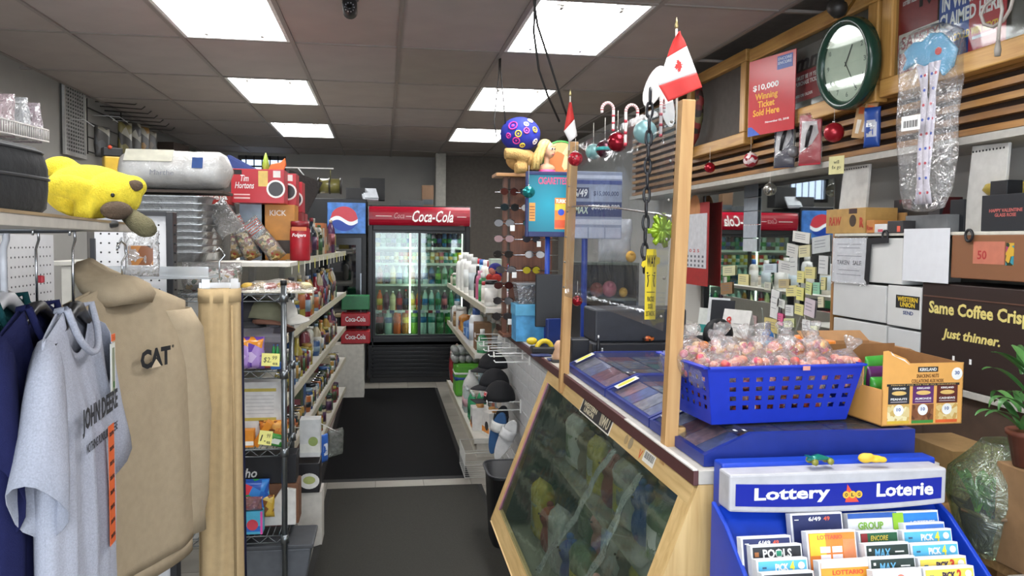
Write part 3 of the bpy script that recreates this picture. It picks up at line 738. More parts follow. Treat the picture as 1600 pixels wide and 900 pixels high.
# ================================================================== chrome wire rack at the end of the unit
wm = mat('#7d8285', .32, .9)
RX0, RX1, RY0, RY1 = -1.20, -.425, 3.66, 3.955
rk = thing('wire_rack', 'chrome wire shelving rack standing at the end of the aisle shelves', 'wire rack', (RX0, RY0, 0))
dx, dy = RX1-RX0, RY1-RY0
for (x, y) in ((0, 0), (dx, 0), (0, dy), (dx, dy)):
    b = MB(); b.tube([(x, y, .03), (x, y, 1.37)], .0125, 10); po = b.build('post', wm, rk)
    b = MB(); b.lathe([(.018, 0), (.018, .012), (.008, .02), (.008, .035)], 10, 0, T(x, y, 0)); b.build('foot', mat('#55585a', .4), po)
    b = MB(); b.lathe([(.014, 0), (.0145, .02), (.0125, .021)], 10, 0, T(x, y, 1.355)); b.build('cap', BLACK, po)
RZs = [1.315, .985, .645, .265]
for z in RZs:
    b = MB()
    for y in (0, dy):
        for zz in (0, -.03): b.tube([(0, y, z+zz), (dx, y, z+zz)], .003, 5)
        n = 22; b.tube([(dx*i/n, y, z-(.03 if i % 2 else 0)) for i in range(n+1)], .002, 4)
    for x in (0, dx):
        for zz in (0, -.03): b.tube([(x, 0, z+zz), (x, dy, z+zz)], .003, 5)
        n = 8; b.tube([(x, dy*i/n, z-(.03 if i % 2 else 0)) for i in range(n+1)], .002, 4)
    for i in range(1, 30): x = dx*i/30; b.tube([(x, 0, z), (x, dy, z)], .002, 4)
    o = b.build('shelf', wm, rk)
    for (x, y) in ((dx, 0), (dx, dy), (0, 0), (0, dy)):
        b = MB(); b.lathe([(.02, -.032), (.017, .004)], 10, 0, T(x, y, z)); b.build('collar', wm, o)
def rp(px, py, f=.12): 
    y = RY0+f; return P(px, py, y)
# top: flat bakery packs and a bag of sweets
t = thing('pastry_tray', 'flat clear-wrapped tray of pastries on top of the wire rack', 'food tray', (rp(432, 440).x, RY0+.15, RZs[0]+.004))
b = MB(); b.box(-.16, .16, -.13, .13, 0, .012); b.build('tray', mat('#ddd6c4', .5), t, bevel=.005)
for i, c in enumerate(['#c9a23a', '#d8c08a', '#b5442e', '#d9b34a', '#c2602e', '#e0d29a']):
    b = MB(); b.ball((-.12+.048*i, -.04+.05*(i % 2), .026), (.03, .05, .016), 10, 6); b.build('pastry', mat(c, .6), t)
b = MB(); b.grid(lambda u, v: (-.165+.33*u, -.135+.27*v, .004+.05*(math.sin(PI*u)*math.sin(PI*v))**.5+.004*math.sin(17*u+9*v)), 16, 10); b.build('plastic_wrap', film('#ffffff', .4, .1, .6, 30, .05), t)
mixc = mottled(['#d9d2c8', '#8a2f2f', '#dcdcd6', '#3a5a3a', '#c9a86a', '#e8e0d8'], 55, .4)
t = bag('clear bag of mixed wrapped sweets behind the tan hoodie', (P(330, 442, 3.74).x, 3.76, RZs[0]+.004), .24, .14, .13, film('#ffffff', .45, .1, .8, 35, .1), name='sweets_bag', cat='sweets', seed=2, crimp=.4)
prt('contents', ('swc',), pillow_fn(.21, .12, .10, .45, 3), mixc, t)
# second shelf: caps, candy, price card
z1 = RZs[1]+.005
def cap_hat(label, p, c, c2, rz, ry=0, group=None):
    t = thing('baseball_cap', label, 'cap', p, rz, group, ry=ry)
    b = MB(); rings = []
    for j in range(7):
        a = j/6*PI/2*.97; rings.append([(.085*math.cos(a)*math.cos(2*PI*i/18), .1*math.cos(a)*math.sin(2*PI*i/18), .11*math.sin(a)) for i in range(18)])
    b.loft(rings, cap=False); b.build('crown', mat(c, .85, bump=.2, bscale=300), t, solid=.003)
    b = MB(); b.grid(lambda u, v: ((.078+.002*0)*math.sin(PI*(u-.5)*.98)*(1), -.085*math.cos(PI*(u-.5)*.98)*1.0-.075*v*math.cos(PI*(u-.5))**.6 if abs(u-.5) < .4999 else -.002, .006-.02*v*v-.012*abs(2*u-1)**2), 14, 5); b.build('brim', mat(c2, .85), t, solid=.004)
    b = MB(); b.ball((0, 0, .11), (.008, .008, .004), 8, 4); b.build('button', mat(c2, .8), t)
cap_hat('olive cap with brown panel on the wire rack', (rp(412, 490).x, RY0+.12, rp(412, 505).z), '#5f5f4c', '#5a3a2c', 60, 20)
cap_hat('black cap at the left end of the wire rack', (rp(384, 490).x, RY0+.16, rp(384, 503).z), '#1d1d21', '#232328', 10)
cap_hat('white cap behind the olive cap on the rack', (rp(425, 480).x, RY0+.26, rp(425, 500).z), '#d9d7d0', '#c9c6be', 70, -10)
# box the caps rest on
b = MB(); b.box(-.2, .06, -.06, .07, 0, rp(412, 505, .2).z-z1-.003); o = tag(b.build('display_box', film('#e8e8f0', .2, .1, 0, 20, .35, '#a9a8b4'), bevel=.004), 'cloudy plastic box under the caps on the rack', 'box'); o.location = (rp(418, 505).x, RY0+.20, z1)
pur = mottled(['#8a62b8', '#a98ac9', '#6a48a0', '#c9b3dc', '#e0902e'], 28, .2)
for k, (px, w) in enumerate(((386, .085), (402, .085))):
    bag('%s purple bag of sweets above the price card' % ['left', 'right'][k], (rp(px, 560).x, RY0+.04, z1), w, .05, .14, pur, None, seed=k, name='sweets_bag', cat='sweets', group='purple sweets bags')
for k, px in enumerate((431, 437, 444)):
    bottle('tiny green candy bottle, %s of three on the wire rack' % ['left', 'middle', 'right'][k], (rp(px, 560).x, RY0+.05, z1+.03), .075, .008, mat('#2c8a4a', .2), mat('#2f4f9a', .4), None, 'slim', 'candy bottle', 'candy_bottle', n=8, group='tiny green candy bottles')
b = MB(); b.box(-.03, .03, -.03, .03, 0, .029); o = tag(b.build('candy_box', mat('#2f6ac0', .4), bevel=.003), 'blue candy box under the tiny green bottles', 'candy box'); o.location = (rp(437, 560).x+.004, RY0+.045, z1)
bag('red and white sweets packet behind the price card', (rp(420, 553).x, RY0+.06, z1), .08, .03, .055, mat('#b83a44', .3), mat('#e8e4e0', .4), seed=1, name='sweets_bag', cat='sweets')
def price_card(label, p, s, sup, sub, w=.075, h=.055, rz=0, ry=0):
    t = thing('price_card', label, 'price card', p, rz, 'yellow handwritten price cards', ry=ry)
    panel(t, FR(0, 0, 0), w, h, mat('#ece68c', .7, var=.03), 'card', .001)
    text(s, t, FR(-w*.18, -.0012, -.002), INK, w=w*.42, h=h*.45, bold=0, shear=.15)
    text(sup, t, FR(w*.22, -.0012, h*.16), INK, w=w*.26, h=h*.3, bold=0, shear=.15)
    text(sub, t, FR(w*.26, -.0012, -h*.3), INK, w=w*.28, h=h*.18, bold=.01)
price_card('yellow card reading $2.99 on the upper wire shelf', (rp(423, 562, -.012).x, RY0-.014, rp(423, 562, -.012).z), '$2.', '99', 'ea', ry=3)
price_card('yellow card reading 1.99 on the lower wire shelf', (rp(415, 684, -.012).x, RY0-.014, rp(415, 684, -.012).z), '1.', '99', 'ea', w=.055, h=.062, ry=8)
# third shelf
z2 = RZs[2]+.005
t = thing('notice_box', 'white box with yellow printed lines on the wire rack', 'box', (rp(403, 640).x, RY0+.16, z2))
b = MB(); b.box(-.11, .11, -.05, .06, 0, .27); b.build('box_body', mat('#c9c8c6', .5), t, bevel=.003)
for zz in (.235, .105): panel(t, FR(.01, -.05, zz), .14, .014, mat('#b3a24a', .6), 'printed_heading')
for k in range(6): panel(t, FR(.01, -.05, .21-.016*k), .12, .003, mat('#a9a9a9', .6), 'printed_line')
nut = mottled(['#c9752a', '#e0a24a', '#8a4a1a', '#d98a3a'], 50, .4)
t = carton('orange snack box tilted on the wire rack, near the price card', (rp(388, 690).x, RY0+.05, z2), .075, .05, .075, mat('#d98a2a', .45), mat('#e8e2d8', .5), name='snack_box')
t = carton('orange candy box leaning behind the tilted snack box', (rp(402, 690).x, RY0+.07, z2), .03, .05, .12, mat('#d6861f', .45), None, name='snack_box', rx=0); t.rotation_euler = (0, R_(32), 0)
bag('orange nut bag in the middle of the wire rack', (rp(428, 690).x, RY0+.11, z2), .12, .05, .10, nut, None, seed=2, name='snack_bag')
bag('green snack bag beside the lower price card', (rp(432, 692).x, RY0+.04, z2), .075, .03, .055, mat('#3f8a3a', .3), mat('#d8dcd4', .5), seed=3, ry=14)
# fourth shelf
z3 = RZs[3]+.005
t = carton('black noodle soup box on the lowest wire shelf', (rp(408, 735).x, RY0+.2, rp(405, 740, .2).z-.03), .30, .12, .13, mat('#17161a', .4), None, None, name='noodle_box')
text('Pho', t, FR(-.06, -.0606, .05), mat('#d9d6d2', .5), w=.08, h=.042, shear=.25)
b = MB(); b.box(-.16, .16, -.06, .07, 0, rp(405, 740, .2).z-.033-z3); o = tag(b.build('noodle_box', mat('#6e4a33', .7), bevel=.003), 'brown carton under the black noodle box', 'box'); o.location = (rp(408, 735).x, RY0+.2, z3)
wmel = mottled(['#2f6ac0', '#3a86d2', '#d23a4a', '#3a9a5a', '#5ab0d8', '#2a58b0'], 24, .3)
bag('blue watermelon sweets bag on the lowest wire shelf', (rp(395, 786).x, RY0+.1, z3+.07), .15, .06, .15, wmel, None, seed=1, name='sweets_bag', cat='sweets')
t = carton('turquoise sweets box with pink edge at the rack bottom', (rp(393, 826).x, RY0+.05, z3), .125, .07, .10, mat('#4aa6c6', .4), mat('#2a62b4', .4), name='sweets_box', art=mat('#c8404e', .4))
panel(t, FR(.058, -.0356, .05), .009, .1, mat('#d84a9a', .4), 'printed_edge')
bag('clear bag of red sweets above the turquoise box', (rp(392, 796).x, RY0+.035, z3+.101), .12, .04, .06, film('#f0e0e0', .5, .1, .9, 40, .4, '#a04a50'), seed=0, name='sweets_bag', cat='sweets')
b = MB(); b.prism([(-.08, 0), (.09, 0), (.09, .16), (.03, .17)], .10, 0, FR(0, .05, 0)); o = tag(b.build('display_tray', mat('#d8d6d0', .5), bevel=.002), 'white cardboard display tray on the lowest wire shelf', 'display tray'); o.location = (rp(437, 800).x-.02, RY0+.17, z3)
bag('yellow corn snack bag beside the watermelon sweets', (rp(419, 770).x, RY0+.09, z3+.05), .06, .03, .1, mottled(['#c9a23a', '#7a4a1c', '#d8b85a'], 40, .4), None, seed=2, name='snack_bag')
t = thing('storage_bin', 'dark grey plastic bin on the floor under the wire rack', 'bin', (rp(410, 880).x, RY0+.16, 0))
b = MB(); b.loft([[(-.19, -.1, .005), (.19, -.1, .005), (.19, .1, .005), (-.19, .1, .005)], [(-.22, -.12, .19), (.22, -.12, .19), (.22, .12, .19), (-.22, .12, .19)]], smooth=False); b.build('tub', mat('#5a5d62', .5), t, bevel=.008)
b = MB(); b.box(-.23, .23, -.13, .13, .19, .21); b.build('lid', mat('#46484c', .5), t, bevel=.005)
# food boxes on the near end of the unit, right of the rack
t = carton('white meal box with food picture right of the wire rack', (P(485, 712, 4.28).x, 4.30, P(485, 712, 4.28).z), .10, .10, .19, mat('#c9cac8', .45), mat('#d8d8d0', .5), name='meal_box', art=mat('#8fa05a', .5))
b = MB(); b.box(-.06, .06, -.07, .09, 0, P(485, 716, 4.28).z-.16); o = tag(b.build('carton_stack', mat('#c4bfb6', .6), bevel=.003), 'pale carton at the bottom of the unit beside the rack', 'box'); o.location = (P(485, 712, 4.28).x, 4.30, 0)
t = thing('noodle_bowl', 'black noodle bowl box with white oval lid picture', 'noodle bowl', (P(485, 712, 4.28).x, 4.29, P(485, 716, 4.28).z-.158))
b = MB(); b.box(-.07, .05, -.08, .08, 0, .15); b.build('box_body', mat('#1a181b', .4), t, bevel=.004)
disc(t, FR(-.0, -.0802, .06), .05, mat('#dedcd6', .4), 'printed_bowl', .001, ry=.04); disc(t, FR(-.0, -.0812, .065), .03, mat('#a8b06a', .5), 'printed_noodles', .001, ry=.02)
p = P(507, 722, 4.75)
t = bag('blue snack packet hanging at the shelf edge', p, .06, .02, .16, mat('#2f62b8', .3), mat('#dfe6ee', .4), seed=1, rz=60)
b = MB(); b.tube([(0, 0, .15), (-.05, .09, .2), (-.09, .156, .2)], .003, 5); b.build('hang_tab', WHITE, t)
p = P(524, 712, 5.0)
t = bag('clear crinkled bag hanging from the lower aisle shelf', p, .12, .05, .16, film('#e8f0ea', .5, .1, .9, 40, .15, '#8a928a'), None, seed=2, rz=50, name='plastic_bag')
b = MB(); b.tube([(0, 0, .15), (-.06, .07, .2), (-.13, .155, .2)], .003, 5); b.build('hang_tab', WHITE, t)
# ================================================================== clothing bay in the left foreground
pegm = mat('#d0d0d2', .5, var=.03)
bay = thing('clothing_bay', 'white pegboard clothing fixture with a top shelf, left foreground', 'display fixture', (-1.08, 1.2, 0))
# side pegboard (faces +X) and end pegboard (faces the camera)
ZS = P(0, 326, 1.15).z+.002          # top shelf height
e0, e1 = P(148, 400, 2.95), P(262, 400, 2.95)
b = MB(); b.box(-.02, 0, 0, 1.75, .1, ZS-.03); pb = b.build('pegboard', pegm, bay)
b = MB(); b.box(e0.x+1.08, e1.x+1.08, 1.75, 1.765, .3, P(200, 337, 2.95).z); pe = b.build('pegboard', pegm, bay)
hm = mat('#2a2a2c', .8)
b = MB(); yy = .15
for i in range(62):
    for j in range(17):
        b.lathe([(.0032, 0), (.0032, .0006)], 6, 0, T(.0002, .12+.0262*i, ZS-.07-.029*j) @ RY(90))
o = b.build('peg_hole', hm, pb); o['kind'] = 'stuff'
b = MB()
for i in range(10):
    for j in range(12):
        b.lathe([(.0034, 0), (.0034, .0006)], 6, 0, FR(e0.x+1.08+.02+.0262*i, 1.7499, P(200, 337, 2.95).z-.03-.031*j))
o = b.build('peg_hole', hm, pe); o['kind'] = 'stuff'
b = MB(); b.box(e1.x+1.08, e1.x+1.08+.022, 1.73, 1.79, .05, P(200, 335, 2.95).z+.01); b.box(e0.x+1.08-.012, e0.x+1.08+.004, 1.74, 1.77, .05, ZS-.04); b.build('post', mat('#2b2b2e', .4), bay, bevel=.002)
b = MB(); b.box(e0.x+1.08, e1.x+1.1, 1.735, 1.75, P(200, 337, 2.95).z, P(200, 335, 2.95).z+.01); b.build('top_rail', mat('#2b2b2e', .4), bay)
f0 = Vector((-.50, 1.1)); f1 = Vector((-.665, 2.42))
b = MB(); b.add([(.0, -.25, ZS-.022), (f0.x+1.08, -.25, ZS-.022), (f0.x+1.08, f0.y-1.2, ZS-.022), (f1.x+1.08, f1.y-1.2, ZS-.022), (.0, f1.y-1.2, ZS-.022),
               (.0, -.25, ZS), (f0.x+1.08, -.25, ZS), (f0.x+1.08, f0.y-1.2, ZS), (f1.x+1.08, f1.y-1.2, ZS), (.0, f1.y-1.2, ZS)],
              [(4, 3, 2, 1, 0), (5, 6, 7, 8, 9), (0, 1, 6, 5), (1, 2, 7, 6), (2, 3, 8, 7), (3, 4, 9, 8), (4, 0, 5, 9)])
sh = b.build('top_shelf', mat('#b9b3a8', .5), bay, bevel=.001)
b = MB(); b.add([(f0.x+1.081, f0.y-1.2, ZS-.004), (f1.x+1.081, f1.y-1.2, ZS-.004), (f1.x+1.081, f1.y-1.2, ZS+.001), (f0.x+1.081, f0.y-1.2, ZS+.001)], [(0, 1, 2, 3)]); b.build('shelf_edge', wood('#8a7350', '#a88f68', 6), sh, solid=.002)
# hanging arm
ARM_Y, ARM_Z = 1.93, P(0, 361, 1.9).z
t = b = MB(); b.tube([(0, ARM_Y-1.2, ARM_Z), (.40, ARM_Y-1.2, ARM_Z+.006), (.45, ARM_Y-1.17, ARM_Z+.016), (.47, ARM_Y-1.1, ARM_Z+.02)], .009, 8); b.build('hanging_arm', mat('#77797c', .35, .8), bay)
# clear plastic ledge below the end pegboard
p0, p1 = P(148, 430, 2.80), P(330, 430, 2.80)
b = MB(); b.box(p0.x, p1.x-.0, 2.76, 2.92, p0.z-.01, p0.z); b.box(p0.x, p1.x, 2.76, 2.765, p0.z, p0.z+.03)
o = tag(b.build('plastic_ledge', film('#f2f4f6', .3, .1, 0, 20, .35, '#d4d8da'), bevel=.001), 'cloudy plastic ledge tray below the end pegboard', 'tray')
# peg hook and plastic bag on the end pegboard
t = thing('peg_hook', 'bent metal peg hook on the end pegboard', 'hook', P(190, 372, 2.94))
b = MB(); b.tube([(0, 0, 0), (.01, -.05, -.01), (.05, -.2, -.03), (.06, -.24, -.025)], .004, 6); b.build('hook_wire', STEEL, t)
t = bag('clear carrier bag with brown packet hanging on the peg hook', P(222, 432, 2.68), .10, .03, .14, film('#f4f4f4', .45, .15, .7, 30, .25), mottled(['#7a4a2a', '#a8703a', '#3a2a20'], 30), seed=1, name='plastic_bag')

# ---- garments. local u: across (viewer's right), w: out of the chest, z: up; origin at the neck
def gmat(c, heather=False):
    k = ('cloth', c, heather)
    if k in _M: return _M[k]
    m = mat(c, .92, var=.12 if heather else .05, scale=260 if heather else 40, bump=.25, bscale=500, spec=.15)
    _M[k] = m
    return m
def torso(b, hw, ht, L, th, neck=.085, dip=.10, slope=.055, folds=5, famp=.009, flare=1.0, seed=0, yneck=.0):
    rg = rngs(seed); ph = [rg.uniform(0, 6) for _ in range(4)]
    def sheet(sign):
        def f(u, v):
            s = 2*u-1; a = abs(s)*hw
            if a < neck: zt = -(dip if sign > 0 else dip*.15)*math.sqrt(max(0, 1-(a/neck)**2))
            else: zt = -slope*((a-neck)/(hw-neck))
            W = 1+(flare-1)*v
            z = zt+v*(-L-zt)
            k = max(0, 1-abs(s)**2.6)
            grow = min(1, v*3+.15)
            fold = famp*math.sin(folds*PI*s+ph[0]+1.5*v)*min(1, v*1.6)+famp*.5*math.sin(folds*1.9*PI*s+ph[1]-2*v)*min(1, v*1.6)
            wv = sign*(th*k**.5*grow)+fold*k
            return (s*hw*W, wv, z)
        return f
    b.grid(sheet(1), 40, 26); b.grid(sheet(-1), 24, 14)
def ring(c, a, bb, n=14, fold=0, ph=0):
    c = Vector(c); a = Vector(a); bb = Vector(bb)
    return [c+a*math.cos(2*PI*i/n)*(1)+bb*math.sin(2*PI*i/n)*(1+fold*math.sin(3*2*PI*i/n+ph)) for i in range(n)]
def sleeve(b, sgn, hw, slope, pts):
    """pts: (du, dz, half width in plane, half thickness, in-plane axis angle deg)"""
    rings = []
    for k, (du, dz, ra, rb, ang) in enumerate(pts):
        a = R_(ang)
        rings.append(ring((sgn*(hw+du), 0, -slope+dz), (sgn*math.cos(a)*ra, 0, math.sin(a)*ra), (0, rb, 0), 16, .12, k))
    if sgn < 0: rings = [list(reversed(r)) for r in rings]
    b.loft(rings, cap=False)
def garment(name, label, cat, nx, ny, nz, ang, group=None):
    """ang: direction of local u in plan (degrees from +X); chest faces u rotated by -90 deg"""
    t = thing(name, label, cat, (nx, ny, nz), 0, group)
    t.rotation_euler = (0, 0, R_(ang))
    return t
# helper: local (u, w, z) -> object space (x=u, y=-w, z); with rz=ang the chest (-Y) looks to the right of u
FL = Matrix.Diagonal((1, -1, 1, 1))
def put(b, name, mt, t, **k):
    b.v = [(x, -y, z) for x, y, z in b.v]; b.f = [tuple(reversed(f)) for f in b.f]
    return b.build(name, mt, t, **k)
def tee(label, nx, ny, nz, ang, c, heather=False, hw=.235, L=.74, seed=0, sl=None, famp=.012, group='hanging T-shirts'):
    t = garment('t_shirt', label, 't-shirt', nx, ny, nz, ang, group)
    b = MB(); torso(b, hw, 0, L, .045, seed=seed, flare=1.1, famp=famp); put(b, 'shirt_body', gmat(c, heather), t, solid=.002)
    for sg in (-1, 1):
        b = MB(); sleeve(b, sg, hw, .055, sl or [(-.03, -.09, .11, .035, 80), (.02, -.13, .10, .04, 60), (.06, -.20, .098, .045, 45), (.085, -.27, .096, .045, 35)]); put(b, 'sleeve', gmat(c, heather), t, solid=.002)
    b = MB()
    pts = []
    for i in range(17):
        s = (i/16*2-1)*.088; pts.append((s, .012+.028*math.sqrt(max(0, 1-(s/.088)**2)), -.10*math.sqrt(max(0, 1-(s/.088)**2))+.002))
    pts2 = [(s, -.02*math.sqrt(max(0, 1-(s/.088)**2)), -.014*math.sqrt(max(0, 1-(s/.088)**2))+.004) for s in [(.088-.011*i) for i in range(1, 16)]]
    b.tube(pts+pts2+[pts[0]], .008, 6, cap=False); put(b, 'collar', gmat(c, heather), t)
    return t
def hanger(label, nx, ny, nz, ang, c, zhook, hw=.19, group=None, hookc=None, thick=.012):
    t = garment('clothes_hanger', label, 'hanger', nx, ny, nz, ang, group)
    b = MB(); b.tube([(-hw, 0, -.055), (-hw*.5, 0, -.02), (-.02, 0, .012), (.02, 0, .012), (hw*.5, 0, -.02), (hw, 0, -.055)], [thick*.8, thick, thick*1.4, thick*1.4, thick, thick*.8], 8); put(b, 'shoulder_bar', mat(c, .35), t)
    hz = zhook-nz
    b = MB(); r = .02
    pts = [(0, 0, .02), (0, 0, hz-r*1.2)]+[(-r*math.sin(R_(a))*1.0+0, 0, hz-r+ -r*0+ r*(1-math.cos(R_(a)))) for a in (30, 70, 110)]
    pts = [(0, 0, .02), (0, 0, hz-.05), (.018, 0, hz-.03), (.016, 0, hz-.006), (0, 0, hz+.004), (-.016, 0, hz-.006), (-.018, 0, hz-.02)]
    b.tube(pts, .0028 if hookc is None else .008, 6); put(b, 'hook', hookc or CHROME, t)
    return t
NZ = P(135, 480, 1.93).z
AH = ARM_Z+.012
# grey T-shirt nearest
gt = tee('heather grey T-shirt with black lettering and orange size strip', -.668, 1.93, NZ, 93, '#a9acb8', True, seed=2, famp=.012, hw=.20, sl=[(-.03, -.09, .10, .035, 80), (.0, -.15, .09, .04, 72), (.02, -.23, .088, .045, 66), (.05, -.32, .09, .05, 50)])
txt = mat('#2a2a2e', .8)
text('JOHN DEERE', gt, FR(-.03, -.060, -.225), txt, w=.27, h=.058, bold=.035)
text('NOTHING RUNS LIKE A DEERE', gt, FR(-.02, -.060, -.282), txt, w=.24, h=.020, bold=.01)
st = panel(gt, FR(.02, -.066, -.40), .045, .27, mat('#e0642e', .5, var=.04), 'size_strip', .001)
for k in range(8): text('XXL/TTG', st, FR(.02, -.0672, -.285-.033*k), INK, w=.034, h=.009, bold=.02)
b = MB(); b.box(-.018, .018, 0, .002, -.12, 0); o = put(b, 'swing_tag', mat('#d8d8d0', .6), gt); o.location = (.085, -.055, -.09)
panel(o, FR(0, -.0025, -.06), .018, .1, mat('#8a9078', .6), 'printed_panel'); panel(o, FR(0, -.003, -.095), .012, .014, mat('#3a6a2e', .6), 'printed_emblem')
b = MB(); b.box(-.014, .014, 0, .002, 0, .016); o = put(b, 'price_sticker', mat('#e0642e', .5), gt); o.location = (.088, -.056, -.085)
hanger('black plastic hanger inside the grey T-shirt', -.668, 1.93, NZ-.016, 93, '#17171a', AH, hw=.17, thick=.013)
# navy, teal and black shirts behind it
tee('navy blue T-shirt hanging behind the grey one', -.742, 1.93, NZ+.004, 93, '#20234a', seed=3, sl=[(-.03, -.09, .11, .035, 80), (0, -.15, .10, .04, 72), (.01, -.22, .10, .045, 70), (.02, -.30, .10, .05, 65)])
hanger('dark hanger with red clip inside the navy T-shirt', -.742, 1.93, NZ-.012, 93, '#202024', AH, thick=.01)
tee('dark teal T-shirt hanging behind the navy one', -.82, 1.96, NZ+.02, 93, '#1c4a4e', seed=5, sl=[(-.03, -.09, .11, .035, 80), (-.01, -.15, .10, .04, 78), (-.01, -.22, .10, .045, 76), (-.01, -.28, .10, .05, 72)])
hanger('thick white plastic hanger of the teal T-shirt', -.82, 1.96, NZ+.004, 93, '#e4e4e8', AH, thick=.013, hookc=mat('#e4e4e8', .35))
tee('black T-shirt at the left edge behind the teal one', -.91, 1.99, NZ+.02, 93, '#18191d', seed=7, sl=[(-.03, -.09, .11, .035, 80), (-.01, -.15, .10, .04, 78), (-.01, -.22, .10, .045, 76), (-.01, -.28, .10, .05, 72)])
hanger('metal-hooked hanger of the black T-shirt', -.91, 1.99, NZ+.022, 93, '#1c1c20', AH)
for k, x in enumerate((-.742, -.91)):
    b = MB(); b.cb((0, 0, 0), (.014, .014, .016)); o = tag(b.build('size_clip', mat('#b3202e', .4), bevel=.002), 'red size clip on the %s T-shirt hanger' % ['navy', 'black'][k], 'size clip'); o.location = (x, 1.95+.04*k, NZ+.06)
# tan hoodie
hx, hy = -.685, 2.33
HZ = P(228, 448, 2.33).z
hd = garment('hoodie', 'tan hooded sweatshirt with black chest logo on a hanger', 'hoodie', hx, hy, HZ, 68)
tan = gmat('#a8987f')
b = MB(); torso(b, .27, 0, .76, .055, neck=.09, dip=.05, seed=9, flare=1.06, famp=.005, folds=2); put(b, 'hoodie_body', tan, hd, solid=.003)
for sg in (-1, 1):
    b = MB(); sleeve(b, sg, .27, .055, [(-.035, -.09, .12, .045, 82), (.01, -.2, .095, .055, 75), (.03, -.34, .085, .055, 88), (.04, -.5, .075, .05, 95), (.045, -.62, .06, .045, 95), (.045, -.64, .05, .04, 95), (.045, -.70, .05, .04, 95)])
    # rings here run down the arm: make them horizontal
    b = MB(); rings = []
    for (du, dz, ra, rb) in ((-.06, -.02, .07, .035), (-.02, -.08, .075, .05), (.0, -.2, .075, .055), (.015, -.34, .07, .055), (.02, -.48, .062, .05), (.022, -.6, .052, .045), (.02, -.64, .042, .036), (.02, -.70, .042, .036)):
        rr = ring((sg*(.27+du), 0, -.055+dz), (ra, 0, .0), (0, rb, 0), 18, .10, dz*20); rings.append(rr)
    b.loft(rings, cap=False); put(b, 'sleeve', tan, hd, solid=.003)
b = MB(); rings = []
for (r, ry, zz, dw) in ((.095, .055, -.03, .0), (.115, .075, -.005, -.012), (.11, .08, .018, -.03), (.085, .07, .035, -.05), (.04, .04, .042, -.06)):
    rings.append([(r*math.cos(2*PI*i/20), dw+ry*math.sin(2*PI*i/20), zz+.02*math.sin(2*PI*i/20)*-1-.012*math.cos(4*PI*i/20)) for i in range(20)])
b.loft(rings, cap=True); put(b, 'hood', tan, hd, solid=.003)
text('CAT', hd, FR(.035, -.073, -.19), mat('#17171a', .8), w=.125, h=.052, bold=.05)
b = MB(); b.prism([(-.02, 0), (.02, 0), (0, .022)], .0008, 0, FR(.035, -.0736, -.216)); b.build('logo_triangle', mat('#c9b79c', .8), hd)
text('®', hd, FR(.108, -.073, -.168), mat('#17171a', .8), w=.009, h=.009)
hanger('black hanger carrying the tan hoodie', hx, hy, HZ+.002, 68, '#15151a', P(200, 380, 2.3).z, thick=.012)
b = MB(); b.box(-.27*1.02, .27*1.02, -.02, .02, -.80, -.752); 
b = MB(); rings = [[(.278*math.copysign(abs(math.cos(2*PI*i/24))**.6, math.cos(2*PI*i/24)), .05*math.sin(2*PI*i/24), z) for i in range(24)] for z in (-.745, -.80)]
b.loft(rings, cap=False); put(b, 'hem_band', tan, hd, solid=.004)
# khaki trousers on a hanger behind the hoodie
kp0, kp1 = P(312, 452, 2.80), P(374, 452, 2.80)
pt = garment('trousers', 'khaki cotton trousers hanging folded behind the tan hoodie', 'trousers', (kp0.x+kp1.x)/2, 2.80, kp0.z, 20)
kh = gmat('#b79f78')
hwk = (kp1.x-kp0.x)/2*1.03
def tro(u, v, sign):
    s = 2*u-1; k = max(0, 1-abs(s)**3)
    return (s*hwk*(1+.10*v), sign*(.04*k**.5+.008)+.006*math.sin(9*s+3*v)*k, -1.0*v)
b = MB(); b.grid(lambda u, v: tro(u, v, 1), 20, 24); b.grid(lambda u, v: tro(u, v, -1), 12, 12); put(b, 'trouser_legs', kh, pt, solid=.002)
b = MB(); b.loft([[(hwk*1.02*math.copysign(abs(math.cos(2*PI*i/24))**.5, math.cos(2*PI*i/24)), .05*math.sin(2*PI*i/24), z) for i in range(24)] for z in (.004, -.04)], cap=False); put(b, 'waistband', kh, pt, solid=.004)
b = MB(); b.tube([(hwk*.45, .052, -.05), (hwk*.5, .053, -.4), (hwk*.52, .053, -.97)], .004, 6); b.v = [v for v in b.v]; put(b, 'seam', gmat('#a58d68'), pt)
nv = garment('trousers', 'navy trousers barely showing behind the khaki pair', 'trousers', kp1.x-.075, 2.93, kp0.z-.02, 10)
b = MB(); b.grid(lambda u, v: tro(u, v, 1), 12, 12); b.grid(lambda u, v: tro(u, v, -1), 12, 12); put(b, 'trouser_legs', gmat('#1c2040'), nv, solid=.002)
for (x, y, z, l) in (((kp0.x+kp1.x)/2, 2.80, kp0.z, 'clear clip hanger holding the khaki trousers'),):
    t = garment('clothes_hanger', l, 'hanger', x, y, z, 20)
    b = MB(); b.box(-hwk, hwk, -.006, .006, .004, .022); put(b, 'clip_bar', film('#ffffff', .4, .1, 0, 20, .4), t)
    for s in (-.7, .7):
        b = MB(); b.box(s*hwk-.012, s*hwk+.012, -.014, .014, -.02, .035); put(b, 'clip', film('#ffffff', .4, .1, 0, 20, .5), t)
    b = MB(); b.tube([(0, 0, .02), (0, 0, .09), (.018, 0, .11), (0, 0, .135), (-.016, 0, .12)], .003, 6); put(b, 'hook', CHROME, t)

